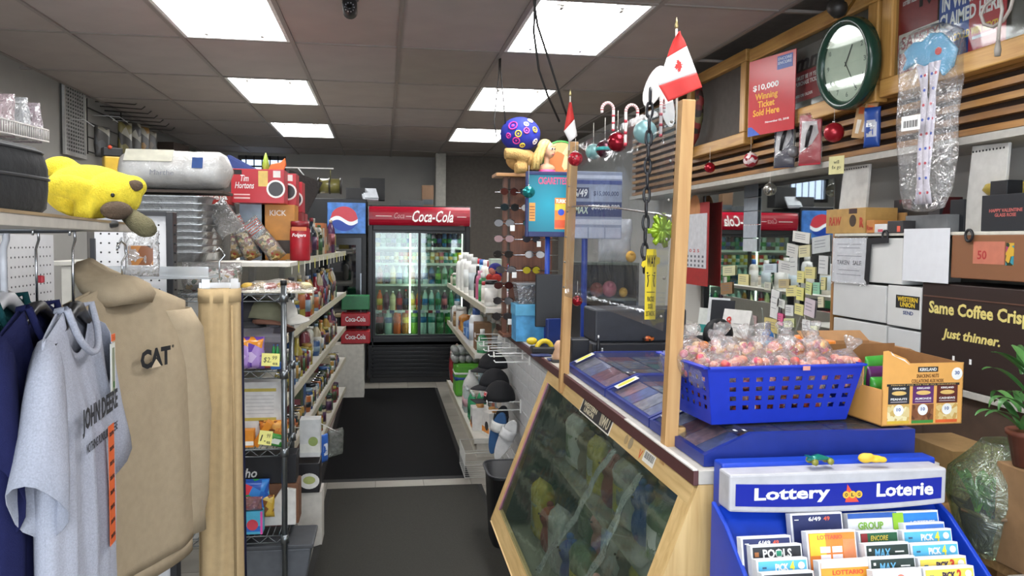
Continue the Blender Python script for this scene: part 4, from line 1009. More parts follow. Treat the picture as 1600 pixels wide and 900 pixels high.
# ---- black zipped bag and yellow plush animal on the top shelf
t = thing('cooler_bag', 'black fabric zipped bag on the shelf at far left', 'bag', (-.80, 1.62, ZS+.001), -4)
b = MB(); rings = []; n = 24
for (k, z) in ((.9, 0), (.98, .015), (1, .05), (1.0, .09), (.97, .112), (.9, .128)):
    rings.append([(.17*k*math.copysign(abs(math.cos(2*PI*i/n))**.5, math.cos(2*PI*i/n)), .15*k*math.copysign(abs(math.sin(2*PI*i/n))**.5, math.sin(2*PI*i/n)), z) for i in range(n)])
b.loft(rings); b.build('bag_body', mat('#1d1e20', .8, bump=.5, bscale=25), t)
def zring(k, z): return [(.17*k*math.copysign(abs(math.cos(2*PI*i/n))**.5, math.cos(2*PI*i/n)), .15*k*math.copysign(abs(math.sin(2*PI*i/n))**.5, math.sin(2*PI*i/n)), z) for i in range(n+1)]
for (k, z) in ((.955, .119), (1.006, .07)):
    b = MB(); b.tube(zring(k, z), .003, 5, cap=False); b.build('zip_piping', mat('#2c2d30', .6), t)
b = MB(); b.tube([(-.06, -.1, .128), (-.05, -.1, .16), (.05, -.1, .16), (.06, -.1, .128)], .007, 6); b.build('carry_handle', mat('#222326', .8), t)
t = thing('plush_animal', 'yellow plush animal with brown muzzle lying over the shelf edge', 'plush toy', (P(150, 330, 2.2).x, 2.2, ZS+.002), 0)
def Q(px, py, yy): v = P(px, py, yy)-t.location; return (v.x, v.y, v.z)
s_ = 2.2/1300
yel = mat('#e8d23a', .95, var=.12, scale=60, bump=.8, bscale=260)
b = MB()
b.ball(Q(140, 300, 2.22), (62*s_, .08, 40*s_), 20, 12)
b.ball(Q(95, 262, 2.25), (26*s_, .035, 17*s_), 14, 9, 0); b.ball(Q(112, 272, 2.25), (30*s_, .035, 16*s_), 14, 9)
b.tube([Q(80, 289, 2.06), Q(110, 292, 2.05), Q(142, 302, 2.1)], [.024, .03, .03], 10)
b.tube([Q(95, 310, 2.16), Q(110, 318, 2.16), Q(125, 315, 2.18)], [.026, .03, .03], 10)
b.tube([Q(128, 338, 2.06), Q(138, 315, 2.09)], [.02, .032], 10)
b.ball(Q(178, 305, 2.14), (37*s_, .07, 34*s_), 18, 12)
b.ball(Q(205, 292, 2.15), (22*s_, .03, 17*s_), 14, 9)
b.ball(Q(155, 325, 2.12), (18*s_, .03, 14*s_), 12, 8)
b.build('body', yel, t, remesh=.005)
br = mat('#5a4a3c', .95, bump=.8, bscale=260)
b = MB(); b.ball(Q(182, 329, 2.075), (21*s_, .03, 13*s_), 16, 10); b.build('muzzle', br, t)
b = MB(); b.ball(Q(211, 290, 2.115), (11*s_, .012, 8*s_), 14, 8); b.build('ear_lining', br, t)
b = MB(); b.ball(Q(176, 305, 2.068), (.005, .004, .005), 10, 8); b.build('eye', mat('#0c0c0c', .15), t)
b = MB(); b.tube([Q(203, 338, 2.11), Q(215, 348, 2.08), Q(228, 356, 2.06), Q(238, 361, 2.05)], [.02, .024, .024, .014], 12); b.build('tail', mat('#6a6448', .95, bump=.8, bscale=260), t)

# ---- left wall: perforated grille, wire frame with hooks and hanging packs, wrapped goods
gx = XL+.02
g0, g1 = PX(97, 185, gx), PX(131, 185, gx)
t = thing('wall_grille', 'white perforated metal grille panel on the left wall', 'grille', (gx, g0.y, 0))
za, zb = PX(97, 240, gx).z, PX(97, 124, gx).z; W = g1.y-g0.y
b = MB(); fw = .03
for (y0, y1, z0, z1) in ((0, fw, za, zb), (W-fw, W, za, zb), (fw, W-fw, za, za+fw), (fw, W-fw, zb-fw, zb)): b.box(0, .02, y0, y1, z0, z1)
b.build('frame', mat('#b4b2ae', .5), t)
b = MB(); b.box(0, .004, fw, W-fw, za+fw, zb-fw); b.build('backing', mat('#2c2a2a', .7), t)
b = MB()
for i in range(9): y = fw+(W-2*fw)*i/8; b.box(.006, .012, y-.008, y+.008, za+fw, zb-fw)
for i in range(18): z = za+fw+(zb-za-2*fw)*i/17; b.box(.006, .013, fw, W-fw, z-.006, z+.006)
o = b.build('mesh_bars', mat('#a9a7a4', .5), t); o['kind'] = 'stuff'
t = thing('wire_frame_rack', 'black wire frame with slat hooks on the left wall', 'hook rack', (gx, PX(134, 180, gx).y, 0))
y0 = 0; W = .9; zt = PX(134, 122, gx).z
for k in range(6):
    z = zt-.12*k
    b = MB(); b.tube([(.01, 0, z), (.01, W, z-.0)], .006, 5); b.build('rail', mat('#2c2a28', .5), t)
for y in (0, W):
    b = MB(); b.tube([(.01, y, zt), (.01, y, zt-.62)], .006, 5); b.build('upright', mat('#2c2a28', .5), t)
for k in range(7):
    y = .2+.12*k; z = zt-.16-.02*k
    b = MB(); b.tube([(.01, y, z), (.33+.02*k, y, z-.015), (.36+.02*k, y, z+.01)], .005, 5); b.build('hook', mat('#4a4642', .4, .6), t)
for k, (px, py, h, c, cc) in enumerate(((196, 250, .28, '#6a6236', 'olive'), (211, 252, .30, '#2c2b2c', 'black'), (224, 246, .24, '#8a6424', 'amber'), (236, 244, .2, '#574a3c', 'brown'), (160, 246, .2, '#3a3c3e', 'grey'))):
    p = PX(px, py, gx+.24)
    bag('%s glove pack hanging on the left wall hooks' % cc, p, .15, .05, h+.04, mottled([c, '#2a2724', c, '#8d8a7e'], 16, .4), None, rz=65, seed=k, name='hanging_pack', cat='hanging pack', group='packs hanging on the left wall hooks')
    b = MB(); b.tube([(0, 0, h), (-.05, .12, h+.09), (-.11, .24, h+.09)], .004, 5); b.build('hang_tab', WHITE, COL.objects[[o.name for o in COL.objects if o.name.startswith('hanging_pack')][-1]])
p = PX(176, 272, -1.55)
t = thing('work_tool', 'yellow and black tool pack behind the plush animal', 'tool', p, 30)
b = MB(); b.box(-.05, .05, -.03, .03, 0, .1); b.build('case', mat('#c9a42a', .4), t, bevel=.008); b = MB(); b.box(-.055, .05, -.032, .032, .1, .15); b.build('lid', BLACK, t, bevel=.006); b = MB(); b.ball((-.02, -.033, .15), .012, 8, 6); b.build('knob', mat('#c8482a', .4), t)
b = MB(); b.box(-.12, .06, -.08, .1, 0, p.z-.002); o = tag(b.build('shelf_block', mat('#6d6a66', .6), bevel=.004), 'grey back shelf block under the yellow tool pack', 'shelf'); o.location = (p.x, p.y, 0)
carton('dark brown carton on the high left wall ledge', PX(262, 240, XL+.2)+Vector((0, 0, -.02)), .4, .3, .12, mat('#3a2d26', .7), None, rz=80, name='storage_box')
# high wire shelf with wrapped goods at far left
p0, p1 = P(-5, 205, 3.3), P(76, 222, 3.9)
t = thing('wire_shelf', 'white wire shelf high at the left edge holding wrapped goods', 'wire shelf', (0, 0, 0))
b = MB(); d = Vector((-.35, .0, 0))
for k in range(9): b.tube([p0+d*k/8, p1+d*k/8], .004, 5)
for k in range(24): q = p0+(p1-p0)*k/23; b.tube([q, q+d], .003, 4)
for k in range(24): q = p0+(p1-p0)*k/23; b.tube([q, q+Vector((0, 0, .05))], .003, 4)
b.tube([p0+Vector((0, 0, .05)), p1+Vector((0, 0, .05))], .004, 5)
b.build('wire_deck', mat('#c6c2be', .5), t)
for k in range(2):
    q = p0+(p1-p0)*(.12+.7*k)+d
    b = MB(); b.tube([q, (XL+.005, q.y, q.z)], .008, 6); b.build('bracket', mat('#c6c2be', .5), t)
for k, (px, py, c) in enumerate(((18, 205, '#cfb6bc'), (42, 208, '#c4c8cc'), (62, 214, '#b9a9b4'))):
    yy = 3.45+.16*k
    q = P(px, py, yy); bag('%s plastic-wrapped bundle on the high wire shelf' % ['left', 'middle', 'right'][k], (q.x-.12, yy+.06, q.z-.02), .2, .16, .17, film('#ffffff', .45, .12, .9, 30, .55, c), None, seed=k, name='wrapped_bundle', cat='bundle', group='wrapped bundles on the high wire shelf', crimp=.3)
# ================================================================== right of the aisle: gondola, slatwall, counter
ru = thing('shelving_unit', 'white shelving on the right of the aisle before the cooler', 'shelving', (.64, 5.25, 0))
RL = 3.2
b = MB(); b.box(.32, .34, .6, RL, 0, 1.0); b.build('back_panel', gw, ru)
for y in (.02, RL/2, RL-.02):
    b = MB(); b.box(.32, .35, y-.02, y+.02, 1.0, 1.2); b.build('upright', gw, ru)
BZ = [1.125, .745, .13]
for z in BZ:
    ys_ = 0 if z > 1 else .62
    b = MB(); b.box(0, .32, ys_, RL, z-.03, z); sh = b.build('shelf', gw, ru, bevel=.002)
    b = MB(); b.box(-.006, 0, ys_, RL, z-.036, z+.006); b.build('price_rail', mat('#b5ae9c', .4), sh)
b = MB(); b.box(.02, .30, .63, RL-.01, 0, .10); b.build('kick_plate', mat('#b9b4a8', .5), ru)
# placed goods; near to far
def rs(label, kind, px, py, y, h, r, c, c2, c3=None, shape='shampoo', name='cleaner_bottle', cat='bottle', z=None):
    p = P(px, py, y)
    if z is not None: p.z = z+.001
    return bottle(label, p, h, r, mat(c, .3), mat(c2, .4), mat(c3, .4) if c3 else None, shape, cat, name)
z = BZ[0]
for k, (px, y, h, r, c, c2, c3, shp, d) in enumerate((
    (770, 5.45, .17, .045, '#d8d8d4', '#1c1c1e', '#e4e2dc', 'jar', 'white and black dispenser jar'), (762, 5.68, .15, .04, '#f0efe8', '#b53a42', '#d8d2c8', 'jar', 'white jar with red lid'),
    (752, 5.9, .2, .035, '#2f7a46', '#e0e0dc', '#5aa070', 'shampoo', 'green squeeze bottle'), (742, 6.1, .21, .033, '#c86a8e', '#d9a0b8', None, 'shampoo', 'pink lotion bottle'), (733, 6.25, .24, .03, '#222024', '#141416', '#4a3f3a', 'spray', 'black spray bottle'),
    (724, 6.5, .3, .045, '#dfe0dc', '#c8cac8', '#b9c4c8', 'shampoo', 'tall white bottle'), (716, 6.85, .32, .05, '#e4e4e0', '#d8d8d4', '#cfd4d2', 'shampoo', 'tall pale bottle'), (709, 7.2, .33, .05, '#d9dad6', '#cfd0cc', None, 'shampoo', 'off-white detergent bottle'),
    (703, 7.6, .3, .05, '#d2d4d0', '#e0e0da', None, 'shampoo', 'cream detergent bottle'), (697, 8.0, .12, .05, '#3f7a4a', '#d8d8d0', '#8a9a80', 'jar', 'green jar'), (692, 8.25, .1, .05, '#c9bfae', '#8a7f70', None, 'jar', 'beige jar'))):
    x = .64+.06
    rs('%s, %s from the near end of the top right aisle shelf' % (d, ORD[k]), 0, px, 0, y, h, r, c, c2, c3, shp, z=z).location = (x, y, z+.001)
for k in range(10):
    y = 5.5+.28*k; c = ['#e8e6e0', '#8fb2c9', '#d8d8d4', '#c9d4c4', '#e0dcd0'][k % 5]
    bottle('pale cleaning bottle, %s from the near end in the top back row' % ORD[k], (.84, y, z+.001), .27, .045, mat(c, .35), mat(['#2d5fa8', '#b3202a', '#e8e8e8'][k % 3], .4), mat(['#c9d8e0', '#e0e0dc'][k % 2], .5), 'shampoo', name='cleaner_bottle', group='cleaning bottles in the back row of the top right shelf')
carton('pale green carton with turquoise top behind the black spray bottle', (.80, 6.02, z+.001), .13, .08, .30, mat('#b9c8bc', .5), mat('#2a8aa0', .5), rz=-90, name='product_carton')
# toy flowers
t = thing('toy_bouquet', 'bright red, blue and yellow fabric toys on the top right aisle shelf', 'toys', (.76, 5.72, z+.155))
for k, (dx_, dy_, dz_, r, c) in enumerate(((0, -.08, .02, .035, '#b3382e'), (-.03, .03, .02, .03, '#b3382e'), (.0, -.02, .08, .05, '#2a2a7a'), (.05, -.05, .06, .04, '#3a2f86'), (.02, .06, .05, .03, '#c9a83a'), (-.02, -.04, .07, .03, '#c47a6a'))):
    b = MB(); b.ball((dx_, dy_, dz_), (r, r, r*.9), 12, 8); b.build('plush_lobe', mat(c, .9, bump=.6, bscale=120), t)
b = MB(); b.tube([(0, 0, -.0), (0, 0, .06)], .006, 6); b.build('stem', mat('#4a6a3a', .6), t)
b = MB(); b.box(-.06, .06, -.1, .1, 0, .154); o = tag(b.build('display_box', mat('#d2cfc8', .5), bevel=.003), 'white box carrying the bright fabric toys', 'box'); o.location = (.78, 5.72, z+.001)
z = BZ[1]
mid = [('white bleach bottle with blue cap', '#e2e4e4', '#31508a', '#d0d8e0', .29, .055, 'shampoo', 5.95), ('brown cardboard product box', None, '#7a5a3c', None, .2, .1, 'box', 5.72), ('green spray bottle', '#3a8a5a', '#e8e8e4', '#a8cab0', .17, .04, 'spray', 5.5),
       ('blue tissue pack', None, '#4a78b8', '#8ab0dc', .17, .14, 'bag', 6.3), ('blue sponge pack', None, '#3f6cae', '#c9d8ea', .14, .14, 'bag', 6.55), ('amber pouch', None, '#a86a24', '#d8a04a', .17, .12, 'bag', 6.8), ('orange pouch', None, '#c27a2e', '#3a2a60', .15, .12, 'bag', 7.05), ('white foam cup stack', '#d8d6d0', '#c9c6c0', None, .2, .05, 'jar', 7.3), ('brown paper roll', '#8a6a48', '#8a6a48', '#a88a60', .14, .06, 'jar', 7.55), ('white cleaner bottle', '#dcdcd8', '#b8c4c8', '#c9ced0', .22, .05, 'shampoo', 7.8), ('grey jar', '#8a8c88', '#5a5c5a', None, .15, .05, 'jar', 8.05)]
for k, (d, c, c2, c3, h, r, shp, y) in enumerate(sorted(mid, key=lambda q: q[-1])):
    y = 5.97+(y-5.5)*.92
    lb = '%s, %s from the near end of the middle right shelf' % (d, ORD[k])
    if shp == 'box': carton(lb, (.64+.09, y, z+.001), .15, .12, h, mat(c2, .6), None, rz=-90, name='product_carton')
    elif shp == 'bag': bag(lb, (.64+.07, y, z+.001), .2, .1, h, mat(c2, .35), mat(c3, .4), rz=-90, seed=k, name='tissue_pack', cat='pack')
    else: rs(lb, 0, 0, 0, y, h, r, c, c2, c3, shp, z=z).location = (.64+.065, y, z+.001)
for k in range(9):
    y = 6.0+.27*k
    bottle('small pale bottle, %s from the near end behind the middle shelf front' % ORD[k], (.86, y, z+.001), .2, .04, mat(['#dcdcd6', '#c9b8a0', '#9ab0a4'][k % 3], .35), mat('#e8e8e4', .4), mat('#a8aeb0', .5), 'spray', name='cleaner_bottle', group='bottles behind the front of the middle right shelf')
# low shelf
z = BZ[2]
t = thing('paper_roll_pack', 'large green wrapped pack with blue band on the low right shelf', 'pack', (.64+.12, 7.65, z+.001), -90)
b = MB(); b.box(-.13, .13, -.12, .12, 0, .30); b.build('wrap', mat('#5fa83a', .3, var=.15, scale=12), t, bevel=.03); b = MB(); b.box(-.133, .133, -.123, .123, .13, .2); b.build('printed_band', mat('#2a4a8a', .4), t, bevel=.03)
b = MB(); b.box(-.134, .134, -.124, .124, .2, .225); b.build('printed_band', mat('#e4e8e4', .4), t, bevel=.03)
for k in range(2):
    t = thing('foil_roll_pack', '%s grey wrapped roll pack above the green pack' % ['lower', 'upper'][k], 'pack', (.64+.1, 7.68, z+.304+.075*k), -90)
    for j in range(4):
        b = MB(); b.lathe([(.034, -.11), (.034, .11)], 12, 0, T(0, -.09+.062*j, .035) @ RY(90)); b.build('roll', mat('#9a9c9a', .4), t)
bag('red wrapped bag beside the grey roll packs', (.64+.08, 8.15, z+.001), .22, .16, .40, mottled(['#8a2a30', '#c9c0b8', '#a83a40'], 14, .3), None, rz=-90, seed=1, name='wrapped_pack', cat='pack')
bag('golden wrapped bag behind the grey roll packs', (.64+.2, 7.95, z+.001), .2, .12, .46, mottled(['#b8782a', '#d8a04a', '#8a5a20'], 14, .3), None, rz=-90, seed=2, name='wrapped_pack', cat='pack')
def jug(label, p, c, capc, rz=-90):
    t = thing('plastic_jug', label, 'jug', p, rz)
    b = MB(); rings = []
    for (k, zz) in ((.9, 0), (1, .01), (1, .14), (.85, .19), (.45, .24), (.3, .255), (.3, .27)):
        rings.append([(.075*k*math.copysign(abs(math.cos(2*PI*i/20))**.6, math.cos(2*PI*i/20)), .075*k*math.copysign(abs(math.sin(2*PI*i/20))**.6, math.sin(2*PI*i/20)), zz) for i in range(20)])
    b.loft(rings); b.build('jug_body', mat(c, .4), t)
    b = MB(); b.tube([(.0, .022, .24), (.0, .075, .235), (.0, .085, .19), (.0, .072, .14)], .009, 8); b.build('handle', mat(c, .4), t)
    b = MB(); b.lathe([(.025, .265), (.025, .285), (.022, .287)], 12); b.build('cap', mat(capc, .4), t)
jug('white plastic milk-type jug on the low right shelf', (.64+.12, 7.25, z+.001), '#d4d4d2', '#e0e0dc')
b = MB(); b.box(-.1, .1, -.08, .08, 0, .17); o = tag(b.build('product_carton', mat('#c2b9b0', .5), bevel=.003), 'white and blue product carton behind the milk-type jug', 'box'); o.location = (.64+.2, 6.85, z+.001)
panel(o, T(-.1, 0, .08) @ RZ(-90) @ FRONT, .12, .06, mat('#2a4a8a', .5), 'printed_band')
grn = film('#7ac89a', .4, .08, .3, 20, .35, '#2a8a5a')
for k in range(6):
    bottle('green water bottle, %s in the wrapped pack on the low shelf' % ORD[k], (.64+.06+.07*(k % 2), 6.62-.075*(k//2), z+.001), .22, .033, mat('#3f9a6a', .2), mat('#e0e4e0', .4), mat('#2a7a4a', .4), 'slim', group='green water bottles in the wrapped pack')
for k in range(3):
    bottle('clear water bottle, %s beside the green wrapped pack' % ORD[k], (.64+.05, 6.95+.08*k-.12, z+.001), .2, .033, mat('#aab4b2', .15), mat('#d8dcdc', .4), mat('#c9a0a8', .4), 'slim', group='clear water bottles on the low shelf')
for k, (y, x) in enumerate(((6.22, .66), (6.02, .74))):
    t = carton('white and orange juice carton pack, %s of two near the bin' % ['farther', 'nearer'][k], (x+.06, y, z+.001), .14, .13, .17, mat('#dedcd8', .45), mat('#dc8a34', .45), rz=-90+15*k, name='juice_pack', cat='juice pack', group='juice carton packs', art=mat('#2a2a2c', .5))
    for j in range(2):
        b = MB(); b.lathe([(.026, .17), (.026, .195), (.02, .197)], 12, 0, T(-.035+.07*j, 0, 0)); b.build('cap', mat('#b8864a', .4), t)
for k in range(8):
    y = 6.05+.31*k
    bag('pale wrapped pack, %s from the near end at the back of the low shelf' % ORD[k], (.88, y, z+.001), .24, .1, .3, mat(['#b9b4ac', '#8a9aa0', '#a89a8a'][k % 3], .4), mat(['#6a7a8a', '#a05a4a'][k % 2], .5), rz=-90, seed=k, name='wrapped_pack', cat='pack', group='wrapped packs at the back of the low right shelf')
# ---- slatwall on the counter side
SY0, SY1 = 3.99, 5.85
sw = thing('slat_panel', 'white slatted display panel below the counter top', 'slatwall', (.832, SY0, 0))
b = MB(); b.box(.012, .03, 0, SY1-SY0, 0, .955); b.build('backing', mat('#26262a', .7), sw)
for k in range(11):
    z0 = .02+.085*k
    b = MB(); b.box(0, .012, 0, SY1-SY0, z0, z0+.077); b.build('slat', mat('#c3c3c4', .45), sw, bevel=.002)
def hook(label, y, z, L=.2):
    t = thing('display_hook', label, 'hook', (.832, y, z), 0, 'white display hooks on the slat panel')
    b = MB(); b.tube([(0, 0, 0), (-L, 0, .0), (-L-.01, 0, .012)], .004, 6); b.tube([(0, 0, .05), (-L, 0, .05)], .003, 6); b.build('hook_wire', WHITE, t)
    b = MB(); b.box(-L-.012, -L-.008, -.02, .02, .03, .06); b.build('tag_holder', WHITE, t)
    b = MB(); b.box(-.006, 0, -.012, .012, -.02, .06); b.build('back_plate', WHITE, t)
for k, (y, zz) in enumerate(((4.7, .86), (4.95, .86), (5.2, .86), (5.45, .86), (5.7, .86), (5.0, .52), (5.3, .52))):
    hook('white display hook, %s on the slat panel' % ORD[k], y, zz)
def black_cap(label, x, y, zz, rz):
    cap_hat(label, (x, y, zz), '#16161a', '#1a1a1e', rz, group='black caps hung on the slat panel')
black_cap('upper black cap hanging from the slat panel hooks', .71, 5.4, .72, -70)
black_cap('lower black cap hanging from the slat panel hooks', .70, 5.25, .63, -75)
t = thing('baseball_cap', 'black cap with small maple leaf flag patch on the slat panel', 'cap', (.71, 5.08, .57), -80)
b = MB(); rings = []
for j in range(7):
    a = j/6*PI/2*.97; rings.append([(.095*math.cos(a)*math.cos(2*PI*i/18), .1*math.cos(a)*math.sin(2*PI*i/18), .12*math.sin(a)) for i in range(18)])
b.loft(rings, cap=False); b.build('crown', mat('#131316', .9), t, solid=.003)
b = MB(); b.box(-.07, .07, -.17, -.07, -.005, .0); b.build('brim', mat('#151518', .9), t, bevel=.002)
panel(t, T(.03, -.098, .045) @ RX(72), .036, .026, mat('#dddddd', .6), 'flag_patch', .0015)
for s in (.015, .045): panel(t, T(s, -.1, .045) @ RX(72), .008, .026, mat('#c0282e', .6), 'flag_stripe', .0022)
disc(t, T(.03, -.1, .045) @ RX(72), .006, mat('#c0282e', .6), 'flag_leaf', .0022)
def sandal(label, x, y, zz, c, c2, ry):
    t = thing('sandal', label, 'footwear', (x, y, zz), -25, 'sandals hung on the slat panel', ry=ry)
    b = MB(); pts = [(.045*math.sin(2*PI*i/20)*(1+.15*math.cos(2*PI*i/20)), .135*math.cos(2*PI*i/20)) for i in range(20)]
    b.prism(pts, .022, 0, FRONT); b.build('sole', mat(c, .6), t, bevel=.004)
    b = MB(); b.grid(lambda u, v: (.046*math.cos(PI*u), -.022-.05*math.sin(PI*u), .02+.06*v), 10, 3); b.build('strap', mat(c2, .6), t, solid=.004)
sandal('blue sandal with white strap hanging on the slat panel', .69, 5.0, .38, '#27507c', '#d2d2ce', 15)
sandal('white sandal hanging beside the blue one', .72, 4.86, .37, '#c9c9c8', '#d4d4d4', 25)
sandal('black sandal hanging behind the blue one', .72, 5.1, .40, '#1d1d22', '#24242a', 12)
# black bin
t = thing('waste_bin', 'black plastic waste bin standing by the counter front', 'bin', (.66, 4.2, 0))
b = MB(); rings = []
for (k, zz) in ((.82, .0), (.85, .01), (1, .36), (1.05, .361), (1.05, .375), (.97, .375), (.83, .02)):
    rings.append([(.135*k*math.copysign(abs(math.cos(2*PI*i/28))**.45, math.cos(2*PI*i/28)), .17*k*math.copysign(abs(math.sin(2*PI*i/28))**.45, math.sin(2*PI*i/28)), zz+.002) for i in range(28)])
b.loft(rings, cap=True); b.build('bin_body', mat('#1b1c1f', .45), t)
b = MB(); r0 = [(x*1.0, y, .378) for (x, y, z) in rings[4]]; b.tube(r0+[r0[0]], .006, 6, cap=False); b.build('rim', mat('#26272a', .4), t)
t = thing('wire_basket', 'low white wire basket on the floor by the shelf end', 'basket', (.62, 5.5, 0))
b = MB()
for zz in (.02, .1, .18):
    b.tube([(-.1, -.2, zz), (.15, -.2, zz), (.15, .18, zz), (-.1, .18, zz), (-.1, -.2, zz)], .003, 5)
for k in range(9):
    y = -.2+.38*k/8; b.tube([(-.1, y, .18), (-.1, y, .02), (.15, y, .02), (.15, y, .18)], .002, 4)
o = b.build('basket_wires', mat('#b4b4b0', .4), t)

# ---- the sales counter with its slanted glass front
CYN, CYF = 2.03, 3.97
ply = wood('#b8965e', '#d6b880', 5, 'Z', .5); plyY = wood('#b8965e', '#d6b880', 5, 'Y', .5)
def SP(s, y, o=0): return (.80-.28*s-.935*o, y, .93-.74*s-.354*o)      # a point on the slanted front, o: outwards
ct = thing('sales_counter', 'plywood sales counter with slanted glass display front', 'counter', (.8, CYN, 0))
def loc(p): return (p[0]-.8, p[1]-CYN, p[2])
def slab(s0, s1, y0, y1, th=.018):
    b = MB(); q = [SP(s0, y0), SP(s0, y1), SP(s1, y1), SP(s1, y0)]; r = [SP(s0, y0, -th), SP(s0, y1, -th), SP(s1, y1, -th), SP(s1, y0, -th)]
    b.add([loc(p) for p in q]+[loc(p) for p in r], [(0, 1, 2, 3), (7, 6, 5, 4), (0, 4, 5, 1), (1, 5, 6, 2), (2, 6, 7, 3), (3, 7, 4, 0)]); return b
ytr, ybl = .075, .90
slab(0, ytr, CYN, CYF).build('top_frame_rail', plyY, ct, bevel=.002)
slab(ybl, 1.0, CYN, CYF).build('bottom_frame_rail', plyY, ct, bevel=.002)
slab(ytr, ybl, CYF-.06, CYF).build('frame_stile', ply, ct, bevel=.002)
slab(ytr, ybl, CYN, CYN+.075).build('frame_stile', ply, ct, bevel=.002)
slab(ytr+.0, ybl, CYF-.085, CYF-.0605, .012).build('pink_tape_edge', mat('#a86a86', .5), ct)
gb = slab(ytr, ybl, CYN+.075, CYF-.086, .005); gb.build('glass_front', film('#eaf0ec', .13, .03, .04, 4, .04, '#8fa89a'), ct)
# bottom: back to the floor, ends, floor and inner shelves
b = MB(); b.add([loc(p) for p in [(.52, CYN, .19), (.52, CYF, .19), (.62, CYF, 0), (.62, CYN, 0)]], [(0, 1, 2, 3)]); b.build('toe_panel', plyY, ct, solid=.012)
prof = [(.80, .93), (.52, .19), (.62, .0), (1.45, 0), (1.45, .93)]
for (yy, nm) in ((CYN-.018, 'end_panel'), (CYF, 'end_panel')):
    b = MB(); n = len(prof); b.add([loc((x, yy, z)) for x, z in prof]+[loc((x, yy+.018, z)) for x, z in prof], [tuple(range(n)), tuple(range(2*n-1, n-1, -1))]+[(i, i+n, (i+1) % n+n, (i+1) % n) for i in range(n)]); b.build(nm, ply, ct)
b = MB(); b.box(.58, .60, 0, CYF-CYN, 0, .93); b.build('back_panel', mat('#6a6a60', .7), ct)
b = MB(); b.box(-.2, .58, .0, CYF-CYN, .17, .19); b.build('inner_shelf', mat('#8d8a7c', .6), ct)
b = MB(); b.box(.0, .58, .0, CYF-CYN, .50, .515); b.build('inner_shelf', mat('#8d8a7c', .6), ct)
b = MB(); b.add([loc((x, CYF-.092, z)) for x, z in ((.79, .86), (.57, .22), (1.36, .22), (1.36, .86))], [(0, 1, 2, 3)]); b.build('shade_sheet', mat('#3a3d38', .8), ct, solid=.008)  # added dark sheet hiding the far end panel, paints in the interior's shade
wine = mat('#54302f', .5)
b = MB(); b.box(.0, .68, -.02, 3.81, .931, .968); b.build('counter_top', mat('#b9b4aa', .4), ct, bevel=.002)
b = MB(); b.box(-.014, .0, -.02, 3.81, .929, .968); b.build('counter_edge', wine, ct, bevel=.002)
b = MB(); b.box(-.016, -.003, -.02, .6, .968, .972); b.build('edge_strip', mat('#d8d4cc', .5), ct)
b = MB(); b.box(.1, .64, CYF-CYN+.02, 3.81, 0, .93); b.build('rear_base', mat('#a7a59e', .5), ct)
# stickers on the counter front
Mf = lambda s, y, o=.001: Matrix((( 0, .354*1.0, -.935, SP(s, y, o)[0]-.8), (-1, 0, 0, y-CYN), (0, .935, .354*-1, SP(s, y, o)[2]), (0, 0, 0, 1)))
def front_M(s, y, o=.0008):
    # reads towards the camera (-Y), up along the slope, faces out
    d = Vector((-.354, 0, .0)); up = Vector((.354, 0, .935)).normalized(); right = Vector((0, -1, 0)); nrm = right.cross(up)
    p = Vector(loc(SP(s, y, o)))
    return Matrix(((right.x, up.x, nrm.x, p.x), (right.y, up.y, nrm.y, p.y), (right.z, up.z, nrm.z, p.z), (0, 0, 0, 1)))
M0 = front_M(.037, 3.02)
sk = panel(ct, M0, .44, .062, mat('#d8d4c8', .5), 'sticker')
panel(sk, M0 @ T(0, 0, .0006), .42, .052, INK, 'printed_field')
text('WESTERN\nUNION', sk, M0 @ T(-.09, 0, .0012), mat('#c9bfa2', .5), w=.2, h=.04, bold=.03, line=.85)
text('\\\\WU', sk, M0 @ T(.13, 0, .0012), mat('#c9bfa2', .5), w=.12, h=.04, bold=.03)
M0 = front_M(.037, 2.38); sk = panel(ct, M0, .1, .035, mat('#dcd9d0', .5), 'sticker')
for k in range(14): panel(sk, M0 @ T(-.04+.006*k, .004, .0006), .003 if k % 3 else .0015, .02, INK, 'bar', .0003)
M0 = front_M(.035, 2.62); disc(ct, M0, .016, mat('#a89066', .6), 'sticker'); disc(ct, M0 @ T(.05, 0, 0), .02, mat('#9a8a6c', .6), 'sticker')
text('V', ct, front_M(.045, 2.46), mat('#d8582e', .5), w=.03, h=.03, bold=0)
